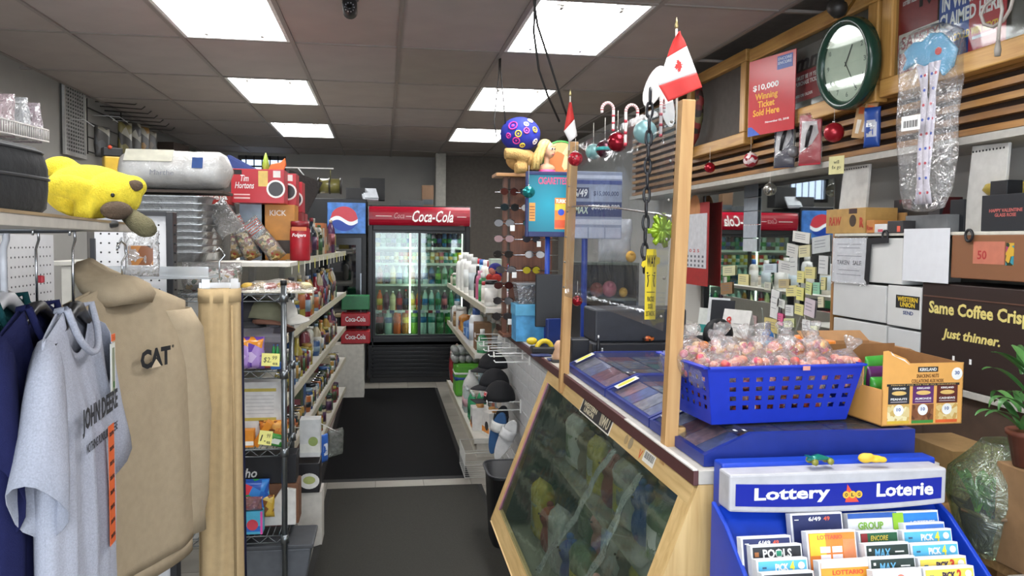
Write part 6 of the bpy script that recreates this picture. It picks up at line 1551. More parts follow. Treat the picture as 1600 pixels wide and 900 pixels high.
# blue stand pole with lottery board and lit ad screen
pz = P(911, 540, 4.45)
t = thing('blue_pole_stand', 'blue metal pole carrying the lottery jackpot board', 'stand', (pz.x, 4.45, ZC+.001))
b = MB(); b.tube([(0, 0, .01), (0, 0, .95)], .017, 10); b.build('pole', mat('#1c3f9e', .4), t); b = MB(); b.lathe([(.07, 0), (.07, .01), (.02, .02)], 16); b.build('base', mat('#1c3f9e', .4), t)
jx0, jx1 = P(893, 320, 4.40).x, P(972, 320, 4.40).x; jz0, jz1 = P(930, 373, 4.4).z, P(930, 268, 4.4).z
jw = jx1-jx0; jh = jz1-jz0
jb = thing('jackpot_board', 'blue and grey lottery jackpot board behind the clear screen', 'sign', ((jx0+jx1)/2, 4.40, jz0))
b = MB(); b.box(-jw/2, jw/2, 0, .03, 0, jh); b.build('board', mat('#8f97ac', .4), jb, bevel=.003)
j_ = lambda x, z, o=.0004: FR(x*jw, -o, z*jh)
for (x, z, ww, hh, c) in ((0, .92, .98, .05, '#c9cfe0'), (0, .84, .98, .06, '#2c3f86'), (0, .44, .98, .22, '#27366a'), (-.33, .09, .3, .16, '#b4b8c8'), (0, .09, .3, .16, '#b4b8c8'), (.33, .09, .3, .16, '#b4b8c8'), (0, .25, .98, .08, '#c4c8d4'), (-.32, .68, .32, .16, '#1b2450')):
    panel(jb, j_(x, z), ww*jw, hh*jh, mat(c, .4), 'printed_field')
text('6/49', jb, j_(-.32, .68, .001), WHITE, w=.26*jw, h=.12*jh, shear=.2); text('$15,000,000', jb, j_(.18, .67, .001), mat('#1e2a56', .4), w=.5*jw, h=.08*jh); text('MAX', jb, j_(-.3, .43, .001), mat('#c9d8c0', .4), w=.28*jw, h=.12*jh, shear=.2); text('$60,000,000', jb, j_(.17, .47, .001), WHITE, w=.56*jw, h=.085*jh)
ax0, ax1 = P(822, 320, 4.62).x, P(893, 320, 4.62).x; az0, az1 = P(855, 370, 4.62).z, P(855, 268, 4.62).z
aw, ah = ax1-ax0, az1-az0
ad = thing('ad_screen', 'lit turquoise advertising screen in a blue frame', 'screen', ((ax0+ax1)/2, 4.62, az0), -4)
b = MB(); fw = .016
for (x0, x1, z0, z1) in ((-aw/2, -aw/2+fw, 0, ah), (aw/2-fw, aw/2, 0, ah), (-aw/2+fw, aw/2-fw, 0, fw*1.8), (-aw/2+fw, aw/2-fw, ah-fw*1.2, ah)): b.box(x0, x1, 0, .05, z0, z1)
b.build('frame', mat('#14245e', .4), ad, bevel=.002)
def screen_mat():
    m = bpy.data.materials.new('screen_glow'); m.use_nodes = True; nt = m.node_tree; bs = nt.nodes['Principled BSDF']
    tc = nt.nodes.new('ShaderNodeTexCoord'); mp = nt.nodes.new('ShaderNodeMapping'); gr = nt.nodes.new('ShaderNodeTexGradient'); gr.gradient_type = 'SPHERICAL'
    mp.inputs['Location'].default_value = (0, 0, -.85); mp.inputs['Scale'].default_value = (4.6, 1, 4.6)
    rp_ = nt.nodes.new('ShaderNodeValToRGB'); rp_.color_ramp.elements[0].color = lin('#0f6e8a')+(1,); rp_.color_ramp.elements[1].color = lin('#22c8ea')+(1,)
    nt.links.new(tc.outputs['Object'], mp.inputs[0]); nt.links.new(mp.outputs[0], gr.inputs[0]); nt.links.new(gr.outputs[0], rp_.inputs[0]); nt.links.new(rp_.outputs[0], bs.inputs['Emission Color']); bs.inputs['Emission Strength'].default_value = .42; bs.inputs['Base Color'].default_value = (.01, .05, .06, 1)
    return m
b = MB(); b.box(-aw/2+fw, aw/2-fw, .006, .045, fw*1.8, ah-fw*1.2); b.build('lit_panel', screen_mat(), ad)
text('CIGARETTES', ad, FR(.02, .004, ah*.86), mat('#c2416a', .4, emit=.3), w=aw*.62, h=ah*.11, bold=.02)
cp = panel(ad, FR(aw*.27, .005, ah*.36), aw*.28, ah*.48, mat('#d8782a', .4, emit=.3), 'printed_pack', .002); text('TURBO', cp, FR(aw*.27, .002, ah*.55), mat('#e8e8e0', .4, emit=.4), w=aw*.24, h=ah*.06); panel(cp, FR(aw*.27, .0028, ah*.46), aw*.27, ah*.1, mat('#c9b83a', .4, emit=.3), 'printed_band'); disc(cp, FR(aw*.27, .0024, ah*.38), aw*.07, mat('#2a4ab8', .4, emit=.3), 'printed_disc'); panel(cp, FR(aw*.27, .0028, ah*.2), aw*.27, ah*.12, mat('#c8502a', .4, emit=.3), 'printed_band')
cp = panel(ad, FR(-aw*.36, .005, ah*.38), aw*.13, ah*.28, mat('#c98a3a', .4, emit=.3), 'printed_pack', .002)
for k in range(5): panel(cp, FR(-aw*.36, .0028, ah*(.28+.045*k)), aw*.11, ah*.012, mat('#8a4a2a', .4), 'printed_line')
b = MB(); b.tube([(0, .04, .04), (0, .04, -(az0-ZC)+.01)], .015, 8); b.build('pole', mat('#1c3f9e', .4), ad)
b = MB(); b.lathe([(.06, 0), (.06, .01), (.02, .02)], 16, 0, T(0, .04, -(az0-ZC)+.002)); b.build('base', mat('#1c3f9e', .4), ad)
# sunglasses stand with plush and doll on top
sx, sy = P(822, 400, 5.05).x, 5.08
sz1 = P(800, 272, 5.05).z
ss = thing('sunglasses_stand', 'brown wooden sunglasses stand on the far end of the counter', 'display stand', (sx, sy, ZC+.001))
H_ = sz1-ZC
wb = wood('#5a3220', '#7a4a30', 6, 'Z'); wl = wood('#9a6a3e', '#b88a58', 6, 'X')
b = MB(); b.box(-.10, .14, -.02, .02, 0, H_-.02); b.build('center_board', wb, ss); b = MB(); b.box(-.2, .3, -.1, .1, H_-.02, H_); b.build('top_shelf', wl, ss, bevel=.003); b = MB(); b.box(-.15, .17, -.1, .1, 0, .02); b.build('base', wb, ss, bevel=.003)
for x in (-.13, .15): b = MB(); b.box(x-.012, x+.012, -.03, .03, .02, H_-.02); b.build('side_stile', wb, ss)
for k in range(9):
    zz = .12+.095*k
    b = MB(); b.tube([(-.2, -.05, zz), (.2, -.05, zz)], .004, 5); b.tube([(-.12, -.02, zz), (-.12, -.05, zz)], .004, 5); b.build('rod', CHROME, ss)
gcol = [('#2c2624', 'black'), ('#3a5a58', 'teal'), ('#2a2624', 'black'), ('#5a5450', 'grey'), ('#4a2622', 'dark red'), ('#34343c', 'slate')]
rg = rngs(31)
for k in range(9):
    for j in range(2):
        zz = ZC+.12+.095*k+.004; xx = sx-.13+.16*j+rg.uniform(-.02, .02)
        c, cnm = gcol[(k*2+j) % 6]
        if k == 3 and j == 1: c, cnm = '#c9b83a', 'yellow'
        t = thing('sunglasses', '%s sunglasses on rod %s from the bottom, %s side of the stand' % (cnm, ['one', 'two', 'three', 'four', 'five', 'six', 'seven', 'eight', 'nine'][k], ['left', 'right'][j]), 'sunglasses', (xx, sy-.062, zz), rg.uniform(-20, 20), 'sunglasses on the stand')
        for s in (-1, 1):
            def f():
                b = MB(); b.prism([(.027*math.cos(2*PI*i/14), .021*math.sin(2*PI*i/14)) for i in range(14)], .003, 0, FRONT); return b
            o = prt('lens', ('sgl',), f, mat(c, .1, .3), t); o.location = (s*.034, -.004, 0)
        def f2():
            b = MB(); b.tube([(-.062, 0, .012), (-.034, -.004, .024), (0, -.006, .012), (.034, -.004, .024), (.062, 0, .012)], .003, 5)
            return b
        prt('frame', ('sgf',), f2, mat('#1c1a1a', .3), t)
        if (k+j) % 3 == 0: panel(t, FR(.05, -.008, -.03), .028, .035, PAPER, 'price_tag')
# doll and plush on the stand top
DT = sz1+.001
t = thing('plush_bear', 'tan plush with big blue patterned head on the stand', 'plush toy', (P(812, 268, 5.08).x, 5.08, DT))
def DQ(px, py, y=5.08): v = P(px, py, y)-t.location; return Vector((v.x, v.y, v.z))
b = MB(); b.ball(DQ(813, 210), (.125, .11, .105), 22, 14); b.build('head', mat('#2430a0', .8, var=.25, scale=30), t)
ringc = ['#d83a9a', '#e0c83a', '#d8d0d8', '#e05ab0', '#c83a90', '#d0b84a', '#e8e0e8']
for k, (dx_, dz_, r) in enumerate(((-.06, .04, .026), (-.03, -.01, .018), (.02, .05, .014), (.02, .01, .016), (-.04, -.05, .02), (.075, .02, .016), (.08, -.05, .016), (-.085, -.02, .014), (.0, -.075, .014), (.05, .075, .016))):
    yy = -.11*math.sqrt(max(.05, 1-(dx_/.125)**2-(dz_/.105)**2)); c_ = DQ(813, 210)+Vector((dx_, yy-.001, dz_)); nrm = Vector((dx_/.0156, yy/.0121, dz_/.011)).normalized()
    M_ = nrm.to_track_quat('Z', 'Y').to_matrix().to_4x4(); M_.translation = c_
    b = MB(); pts = [(r*math.cos(2*PI*i/12), r*math.sin(2*PI*i/12), 0) for i in range(13)]; b.tube(pts, .0042, 5, 0, M_, cap=False); b.ball((0, 0, 0), (r*.4, r*.4, .003), 8, 5, 0, M_); b.build('printed_ring', mat(ringc[k % 7], .7), t)
b = MB(); b.ball(DQ(815, 250), (.10, .085, .072), 18, 10); b.tube([DQ(825, 246, 5.0), DQ(805, 240, 4.98), DQ(788, 240, 4.98)], [.04, .035, .036], 10); b.tube([DQ(822, 262, 5.0), DQ(805, 263, 4.98)], [.035, .036], 10)
b.build('body', mat('#c09a5e', .95, var=.12, scale=50, bump=.8, bscale=200), t, remesh=.009)
t = thing('doll', 'blonde doll head and shoulders in a pink top on the stand', 'doll', (P(853, 268, 4.98).x, 4.98, DT))
b = MB(); hc = DQ(856, 234, 4.98)
b.ball(hc, (.040, .045, .050), 18, 14); b.ball(hc+Vector((.012, -.012, -.026)), (.026, .03, .026), 12, 9); b.tube([hc+Vector((-.005, 0, -.03)), hc+Vector((-.006, 0, -.085))], [.018, .018], 10); b.ball(hc+Vector((-.004, 0, -.115)), (.052, .032, .032), 14, 9); b.ball(hc+Vector((.035, -.024, -.012)), (.008, .010, .009), 8, 6)
b.build('head', mat('#d8a886', .5), t, remesh=.004)
hair = mat('#d8b872', .5, var=.25, scale=70, bump=.6, bscale=140)
b = MB(); b.ball(hc+Vector((-.016, .014, .014)), (.047, .048, .052), 16, 12)
rg = rngs(4)
for k in range(16):
    a = k/15; x0 = -.05+.03*rg.random(); y0 = -.03+.07*a
    b.tube([hc+Vector((-.02, y0*.8, .05)), hc+Vector((-.05, y0, .0)), hc+Vector((-.062-.02*rg.random(), y0-.004, -.05)), hc+Vector((-.05-.05*rg.random(), y0*1.1-.01, -.12))], [.014, .017, .017, .009], 7)
b.tube([hc+Vector((.0, -.03, .05)), hc+Vector((-.022, -.042, .02)), hc+Vector((-.04, -.04, -.03)), hc+Vector((-.05, -.04, -.09))], [.008, .013, .013, .008], 7)
b.build('hair', hair, t)
b = MB(); b.ball(hc+Vector((-.004, 0, -.135)), (.055, .037, .028), 14, 8); b.build('top', mat('#d84a8a', .5), t)
for (dx_, dy_) in ((.017, -.041), (.034, -.026)):
    e = hc+Vector((dx_, dy_, .002)); b = MB(); b.ball(e, (.0075, .005, .0075), 10, 7); eo = b.build('eye', WHITE, t); b = MB(); b.ball(e+Vector((.002, -.003, 0)), (.005, .0035, .006), 8, 6); b.build('iris', mat('#2a1a14', .2), eo)
    b = MB(); b.tube([e+Vector((-.008, 0, .014)), e+Vector((0, -.003, .018)), e+Vector((.008, .0, .014))], .0014, 5); b.build('eyebrow', mat('#8a6a3a', .6), t)
b = MB(); b.tube([hc+Vector((.018, -.042, -.03)), hc+Vector((.026, -.042, -.031)), hc+Vector((.033, -.036, -.029))], .003, 6); b.build('mouth', mat('#c0585e', .4), t)
# green rimmed fan-shaped toy behind the doll
t = thing('paper_fan', 'green rimmed round toy behind the far post', 'toy', (sx+.22, 5.1, sz1+.11))
b = MB(); b.prism([(.11*math.cos(2*PI*i/24), .10*math.sin(2*PI*i/24)) for i in range(24)], .012, 0, FRONT); b.build('disc', mottled(['#c8a06a', '#d8b88a', '#b8703a'], 12, .6), t)
b = MB(); b.tube([(.11*math.cos(2*PI*i/24), -.006, .10*math.sin(2*PI*i/24)) for i in range(25)], .009, 6, cap=False); b.build('rim', mat('#3a8a3a', .5), t)
# counter end goods: clear tub, blue box, black monitor, bananas toy
t = thing('plastic_tub', 'clear plastic tub on the counter by the sunglasses stand', 'tub', (P(832, 458, 5.0).x-.02, 4.84, ZC+.22))
b = MB(); b.loft([[(-.1, -.07, 0), (.1, -.07, 0), (.1, .07, 0), (-.1, .07, 0)], [(-.115, -.08, .11), (.115, -.08, .11), (.115, .08, .11), (-.115, .08, .11)]], smooth=False); b.build('tub_body', film('#eef0f2', .4, .1, .3, 20, .3, '#9aa0a4'), t); b = MB(); b.box(-.12, .12, -.085, .085, .11, .122); b.build('lid', film('#ffffff', .4, .1, 0, 20, .5, '#b8bcc0'), t, bevel=.003)
t = carton('light blue patterned box with lid on the counter', (P(831, 520, 4.85).x, 4.85, ZC+.001), .22, .17, .21, mat('#4a94c4', .4, var=.3, scale=18), None, name='gift_box')
b = MB(); b.box(-.115, .115, -.09, .09, .15, .217); b.build('box_lid', mat('#5aa6cc', .4), t, bevel=.003)
t = thing('monitor', 'black monitor seen from behind near the blue box', 'monitor', (P(862, 520, 4.55).x, 4.6, ZC+.001), -8)
b = MB(); b.box(-.085, .085, 0, .03, .10, .40); b.build('screen_case', mat('#121317', .45), t, bevel=.006); b = MB(); b.box(-.02, .02, .0, .025, .012, .12); b.build('neck', blk, t); b = MB(); b.box(-.08, .08, -.06, .08, 0, .012); b.build('foot', blk, t, bevel=.004)
t = thing('banana_toy', 'yellow and black tape dispensers lying on the counter', 'tape dispenser', (P(848, 528, 4.3).x, 4.25, ZC+.001))
b = MB(); b.tube([(.04*math.cos(R_(a)), 0, .02+.045*math.sin(R_(a))) for a in range(0, 181, 20)], .013, 8); b.build('yellow_arch', mat('#d8bc2a', .4), t); b = MB(); b.ball((-.06, .04, .06), (.03, .025, .02), 10, 7); b.build('yellow_knob', mat('#d8bc2a', .4), t); b = MB(); b.box(-.07, .07, -.03, .05, 0, .035); b.build('black_base', blk, t, bevel=.008)
t = thing('blue_folder', 'blue plastic holder standing behind the yellow toy', 'holder', (P(868, 510, 4.35).x, 4.36, ZC+.001), 15)
b = MB(); b.box(-.045, .04, 0, .03, 0, .17); b.build('holder_body', mat('#1c2f6a', .4), t, bevel=.005)
t = thing('figurine', 'small beige figurine beside the far post', 'figurine', (P(873, 540, 3.95).x, 3.95, ZC+.001)); b = MB(); b.lathe([(.03, 0), (.032, .03), (.02, .06), (.024, .08), (.012, .1), (.002, .104)], 12); b.build('body', mat('#c8a080', .5), t); b = MB(); b.box(-.035, .035, -.03, .03, 0, .012); b.build('stand', mat('#3a3a3a', .5), t)
for k, px in enumerate((851, 868)):
    b = MB(); b.box(-.05, .05, -.03, .03, 0, .008); o = tag(b.build('ink_pad', mat('#27356a', .4), bevel=.003), '%s flat dark blue pad on the counter ledge' % ['left', 'right'][k], 'pad'); o.location = (P(px, 550, 4.0).x+.01, 4.15-.16*k, ZC+.001)
# ================================================================== right wall: slatted bulkhead, frames, mirror, boxes
BX = 2.15
SLZ = PX(1500, 218, BX).z
BH = CEIL
bu = MB(); bu.box(BX, XR, .2, 7.0, SLZ, BH); bu = struct(bu.build('wall_bulkhead', mat('#2e1f15', .8)), 'dark wooden slatted bulkhead along the upper right wall', 'wall')
sl = [wood('#7d5428', '#a5763c', 7, 'Y', .4), wood('#6d4822', '#946834', 7, 'Y', .4), wood('#8a602e', '#b08244', 7, 'Y', .4)]
n = int((BH-SLZ)/.05)
for k in range(n):
    z0 = SLZ+.05*k
    b = MB(); b.box(BX-.03, BX, .2, 7.0, z0+.004, z0+.028); b.build('slat', sl[k % 3], bu)
b = MB(); b.box(BX-.05, XR, .2, 7.0, SLZ-.03, SLZ-.002); struct(b.build('trim_3', mat('#a8a49c', .5)), 'white board edging under the slatted bulkhead', 'trim')
b = MB(); b.box(BX-.05, BX, .2, 7.0, SLZ-.0, SLZ+.0); 
goldY = wood('#a8793c', '#c99c58', 6, 'Y', .4); goldZ = wood('#a8793c', '#c99c58', 6, 'Z', .4)
MX = lambda x, y, z: T(x, y, z) @ RZ(-90) @ FRONT          # flat drawing facing -X
def frame(label, pxl, pxr, zb, zt, fw, inner, d=.06):
    y1 = PX(pxl, 200, BX-.03-d).y; y0 = PX(pxr, 200, BX-.03-d).y
    t = thing('poster_case', label, 'picture frame', (BX-.032, y0, zb), 0, 'wooden frames on the slatted bulkhead')
    L = y1-y0; H = zt-zb
    for (a0, a1, b0, b1, m_) in ((0, L, 0, fw, goldY), (0, L, H-fw, H, goldY), (0, fw, fw, H-fw, goldZ), (L-fw, L, fw, H-fw, goldZ)):
        b = MB(); b.box(-d, 0, a0, a1, b0, b1); b.build('frame_rail', m_, t, bevel=.006)
    b = MB(); b.box(-d*.45, -.002, fw, L-fw, fw, H-fw); b.build('backing', inner, t)
    return t, L, H, y0
f1, L1, H1, y10 = frame('small wooden frame with dark blank panel, farthest along the bulkhead', 1072, 1163, PX(1120, 236, 2.06).z, PX(1120, 100, 2.06).z, .07, mat('#4a433e', .75))
zf = PX(1300, 178, 2.06).z
f2, L2, H2, y20 = frame('large wooden frame with posters behind the clock', 1168, 1366, zf, CEIL-.03, .075, mat('#5d5a52', .25))
f3, L3, H3, y30 = frame('large wooden frame with red and blue posters, nearest', 1372, 1660, zf+.01, CEIL+.0, .075, mat('#4a463f', .25))
def LM(t, x, y, z): return MX(x, y, z)         # local to frame thing
pr = mat('#8a1f24', .35); 
# posters in frame 2
p_ = panel(f2, MX(-.030, L2*.40, H2*.38), L2*.52, H2*.30, pr, 'poster'); panel(f2, MX(-.030, L2*.40, H2*.66), L2*.52, H2*.22, mat('#6e6a64', .35), 'poster')
text('Imm ff', f2, MX(-.031, L2*.44, H2*.62), INK, w=L2*.40, h=H2*.16, shear=.2, bold=.03); text('YOU MUST BE 19 YEARS\nTO PURCHASE TICKETS', p_, MX(-.0312, L2*.52, H2*.44), WHITE, w=L2*.24, h=H2*.10); text('19', p_, MX(-.0312, L2*.24, H2*.42), INK, w=L2*.16, h=H2*.26, bold=.04); text('19 YEARS OR OLDER', p_, MX(-.0312, L2*.55, H2*.29), WHITE, w=L2*.18, h=H2*.03)
b = MB(); b.box(-.035, -.033, .075, L2-.075, .075, H2-.075); b.build('glass', film('#f0f2f2', .03, .05), f2)
# tilted red sign in front of frame 2
w, h = .36, .40
sgn = thing('winning_ticket_sign', 'red sign reading $10,000 Winning Ticket Sold Here', 'sign', (PX(1204, 210, 2.0).x, PX(1204, 210, 2.0).y, PX(1204, 208, 2.0).z), -76)
panel(sgn, FR(0, 0, h/2), w, h, mat('#b3242c', .3, var=.03), 'sign_board', .004)
q = lambda x, z, o=.0045: FR(x*w, -o, z*h)
text('$10,000', sgn, q(-.12, .62), WHITE, w=w*.56, h=h*.09, bold=.025); text('Winning\nTicket\nSold Here', sgn, q(-.10, .40), mat('#e0a832', .5), w=w*.58, h=h*.30, bold=.025, line=.9); text('November 02, 2018', sgn, q(.14, .15), WHITE, w=w*.5, h=h*.03)
bb = panel(sgn, q(.28, .88), w*.32, h*.17, mat('#2a4a9a', .4), 'printed_badge'); text('ENCORE\nENCORE', bb, q(.28, .90, .0055), mat('#cfd6e6', .5), w=w*.28, h=h*.09)
b = MB(); b.prism([(-w/2, 0), (-w*.22, 0), (-w*.42, h*.12), (-w/2, h*.12)], .0006, 0, FR(0, -.0045, 0)); b.build('printed_corner', mat('#3a5ab0', .4), sgn)
# posters in frame 3
p_ = panel(f3, MX(-.030, L3*.80, H3*.60), L3*.26, H3*.60, pr, 'poster'); text('YOU MUST BE 19 YEARS\nTO PURCHASE\nLOTTERY TICKETS', p_, MX(-.0312, L3*.845, H3*.74), WHITE, w=L3*.13, h=H3*.12); text('19', p_, MX(-.0312, L3*.735, H3*.72), INK, w=L3*.1, h=H3*.22, bold=.04)
p2 = panel(f3, MX(-.034, L3*.76, H3*.30), L3*.30, H3*.32, mat('#d9d2c8', .4), 'poster'); panel(p2, MX(-.0346, L3*.76, H3*.23), L3*.285, H3*.16, mat('#a8252c', .4), 'printed_field'); text('SAFETY', p2, MX(-.0352, L3*.77, H3*.385), mat('#a8252c', .4), w=L3*.24, h=H3*.10, bold=.02); text('YOUR\nLOCAL\nFIRST', p2, MX(-.0352, L3*.78, H3*.23), WHITE, w=L3*.14, h=H3*.13)
p3 = panel(f3, MX(-.036, L3*.47, H3*.46), L3*.36, H3*.62, mat('#a8252c', .4), 'poster'); panel(p3, MX(-.0366, L3*.565, H3*.46), L3*.17, H3*.62, mat('#1f4690', .4), 'printed_field')
text('$12,000\nIN WINNINGS\nCLAIMED HERE', p3, MX(-.0372, L3*.48, H3*.55), WHITE, w=L3*.33, h=H3*.34, bold=.03, line=.9); text('YOU COULD WIN NEXT!', p3, MX(-.0372, L3*.48, H3*.29), mat('#e0c03a', .4), w=L3*.3, h=H3*.055, bold=.03); panel(p3, MX(-.037, L3*.40, H3*.24), L3*.12, H3*.02, mat('#c8ced8', .5), 'printed_line')
b = MB(); b.box(-.042, -.040, .075, L3-.075, .075, H3-.075); b.build('glass', film('#f0f2f2', .03, .05), f3)
# clock
pc = PX(1325, 100, 2.0)
ck_ = thing('wall_clock', 'round dark green wall clock in front of the large frame', 'clock', pc, -86, rx=4)
R0 = .198
b = MB(); b.lathe([(R0*.80, .0), (R0*.80, .012), (R0*.86, .03), (R0*.95, .035), (R0, .02), (R0, -.02), (R0*.9, -.03)], 48, 0, FRONT); b.build('rim', mat('#1d3a2e', .25), ck_)
disc(ck_, FR(0, -.008, 0), R0*.82, mat('#c4c8b8', .5, var=.05), 'dial', .002, 40); 
for k in range(12):
    a = 2*PI*k/12; text(str(k if k else 12), ck_, FR(R0*.66*math.sin(a), -.0105, R0*.66*math.cos(a)), mat('#6a7068', .5), h=.022, w=.016, name='numeral')
for (a, l_, wd) in ((35, .09, .006), (150, .13, .004)):
    b = MB(); b.box(-wd/2, wd/2, -.012, l_, 0, .001, 0, FR(0, -.0115, 0) @ RZ(-a)); b.build('hand', INK, ck_)
b = MB(); b.prism([(R0*.82*math.cos(2*PI*i/40), R0*.82*math.sin(2*PI*i/40)) for i in range(40)], .002, 0, FR(0, -.018, 0)); b.build('glass', film('#f6faf8', .05, .03), ck_)
b = MB(); b.tube([(0, .03, 0), (0, .12, 0)], .008, 6); b.build('wall_bracket', BLACK, ck_)
# spot lamp, coiled cable, garland
t = thing('spot_lamp', 'black spotlight clamped at the top of the frame', 'lamp', PX(1300, 8, 1.95))
b = MB(); b.lathe([(.02, 0), (.035, .02), (.04, .07), (.02, .09)], 14, 0, RX(120)); b.build('lamp_head', mat('#26221f', .5), t); b = MB(); b.tube([(0, 0, 0), (.02, .01, -.05), (.06, .0, -.04), (.12, 0, .05)], .007, 6); b.build('lamp_arm', mat('#8a642e', .4, .5), t)
t = thing('cable_coil', 'grey cable looping down over the nearest posters', 'cable', (0, 0, 0))
b = MB(); b.tube([PX(a, c, 1.98) for a, c in ((1585, -10), (1578, 15), (1568, 32), (1552, 42), (1538, 38), (1533, 24), (1540, 8), (1555, -6))], .006, 6); b.tube([PX(a, c, 1.97) for a, c in ((1562, -8), (1566, 15), (1561, 45), (1559, 72))], .006, 6); b.build('cable', mat('#9a938c', .5), t)
b = MB(); b.lathe([(.009, -.02), (.011, .0), (.006, .03)], 10, 0, T(*PX(1559, 78, 1.97))); b.build('plug', mat('#8a847c', .4), t)
t = thing('garland', 'dark red and green tartan garland tube beside the far frame', 'garland', (0, 0, 0))
b = MB(); b.tube([PX(a, c, 2.03) for a, c in ((1090, 128), (1094, 155), (1092, 185), (1086, 212), (1078, 228), (1070, 240))], [.02, .026, .028, .027, .024, .02], 12); b.build('tube', mottled(['#5a1f22', '#2a2420', '#7a2a28', '#5f5a3a', '#34261f'], 26, .6), t)
# goods hung under the bulkhead
def blister(label, px, py, h, c1, c2, rz):
    p = PX(px, py, 2.06)
    t = thing('hanging_blister_pack', label, 'hanging pack', p, rz, 'hanging blister packs')
    w = .12
    b = MB(); b.box(-w/2, w/2, -.004, .004, 0, h); b.build('card', mat(c2, .3), t, bevel=.002)
    b = MB(); b.prism([(-w/2*.9, h*.25), (w*.1, h*.42), (w*.38, h*.62), (w*.3, h*.86), (-w*.38, h*.88)], .001, 0, FR(0, -.0041, 0)); b.build('printed_field', mat(c1, .4), t)
    b = MB(); b.tube([(-w*.12, -.012, h*.35), (.0, -.016, h*.6), (w*.12, -.012, h*.78)], [.008, .012, .008], 8); b.build('tool', mat('#1d1c1e', .4), t)
    prt('blister', ('blis',), pillow_fn(.125, .035, h*1.02, .2, 1), film('#ffffff', .3, .08, .5, 30, .05), t)
    b = MB(); b.tube([(0, 0, h), (0, .01, h+.03)], .002, 5); b.build('peg', CHROME, t)
blister('hanging tool pack with dark blue card under the bulkhead', 1225, 262, .25, '#c8c8cc', '#1f2440', -62)
blister('hanging tool pack with red card under the bulkhead', 1265, 258, .245, '#d4d0d0', '#b01f30', -62)
ornament('small red ball ornament hanging far along the bulkhead', PX(1109, 262, 2.05), .034, '#a01c2a', .09, 'ribbed')
ornament('white and red patterned ball hanging below the red sign', PX(1173, 250, 2.05), .042, mottled(['#c8b0b0', '#a02030', '#d8c8c8', '#8a1a28'], 45, .3), .12)
ornament('shiny red ball hanging below the clock', PX(1303, 207, 2.05), .046, '#a0202c', .07, rough=.25, metal=.4)
ornament('silver ball hanging in front of the mirror', PX(1203, 296, 2.1), .036, '#9a9890', .06, rough=.2, metal=.8)
ornament('small clear ball between the hanging tool packs', PX(1240, 237, 2.08), .03, mat('#8a8a8e', .1, .3), .10)
for k, (a, c, d_, e) in enumerate(((1340, 216, 1330, 160), (1350, 214, 1356, 158))):
    p = PX(a, c, 2.06); t = thing('paper_sleeve', '%s brown paper sleeve pack under the clock' % ['left', 'right'][k], 'hanging pack', p, -60, 'paper sleeve packs', ry=10 if k == 0 else 14); panel(t, FR(0, 0, .085), .055, .17, mat('#b08a5e', .6), 'sleeve', .006); panel(t, FR(0, -.0065, .12), .03, .03, mat('#c8602e', .5), 'printed_mark'); panel(t, FR(0, -.0065, .05), .028, .06, mat('#d8d0c4', .5), 'printed_window')
p = PX(1362, 230, 2.06); bag('small blue hanging packet under the clock', p, .07, .03, .17, mat('#24458e', .3), film('#e8f0f8', .4, .1, .5, 30, .4), rz=-60, seed=1, name='hanging_packet', words='B.')
t = thing('paper_note', 'yellowish handwritten note taped under the bulkhead', 'note', PX(1307, 258, 2.05), -70); panel(t, FR(0, 0, 0), .085, .082, mat('#c9c28e', .7), 'paper', .001); text('will\nfix go', t, FR(0, -.0012, 0), INK, w=.05, h=.045, bold=0)
# big clear bag with a decoration
p = PX(1455, 40, 2.02); zb = PX(1455, 330, 2.02).z; Hb = p.z-zb
t = thing('mobile_bag', 'large clear bag with cloud mobile and dotted ribbons hanging from bulkhead', 'hanging bag', (2.02, p.y, zb), -75)
b = MB(); rings = []; n = 24
for (k, z) in ((.25, 0), (.6, .02), (.78, .12), (.88, .3), (.92, .5), (.95, .7), (.98, .86), (.9, .95), (.5, .99), (.2, 1.0)):
    rings.append([(.145*k*math.cos(2*PI*i/n)*(1+.06*math.sin(5*i+12*z)), .05*k*math.sin(2*PI*i/n)*(1+.2*math.sin(3*i+9*z)), Hb*z) for i in range(n)])
b.loft(rings); b.build('clear_bag', film('#ffffff', .22, .12, .9, 16, .06), t)
b = MB(); cl = [(-.12, -.05), (-.10, -.01), (-.115, .02), (-.07, .05), (-.03, .045), (0, .07), (.05, .06), (.08, .03), (.115, -.01), (.10, -.07), (.06, -.10), (.03, -.04), (-.02, -.05), (-.06, -.03)]
b.prism(cl, .02, 0, FR(0, .01, Hb*.86)); b.build('cloud_shape', mat('#5aa6cc', .6), t, bevel=.006)
disc(t, FR(.045, -.011, Hb*.85), .014, mat('#d8504a', .5), 'red_dot', .002); 
for k, (dx_, sw_) in enumerate(((-.045, .03), (-.015, -.01), (.015, .01), (.045, -.03))):
    def rb(u, v, dx_=dx_, sw_=sw_): return (dx_*(1-.3*v)+sw_*math.sin(PI*v)+(u-.5)*.026, -.004*k+.006*math.sin(6*v), Hb*(.80-.76*v))
    b = MB(); b.grid(rb, 2, 16); ro = b.build('ribbon', mat('#dcd6e2', .5), t, solid=.001)
    for j in range(9):
        x, y, z = rb(.5, .08+.105*j); disc(ro, FR(x, y-.0012, z), .0055, mat(['#3a5ac0', '#d84a5a'][(j+k) % 2], .5), 'dot', .0008, 10)
lb_ = panel(t, FR(-.03, -.052, Hb*.48), .085, .055, PAPER, 'barcode_label', .001)
for k in range(16): panel(lb_, FR(-.062+.0042*k, -.0535, Hb*.475), .0026 if k % 3 else .001, .026, INK, 'bar', .0004)
b = MB(); b.tube([(0, 0, Hb), (.0, .1, Hb+.03)], .004, 6); b.build('hook', STEEL, t)
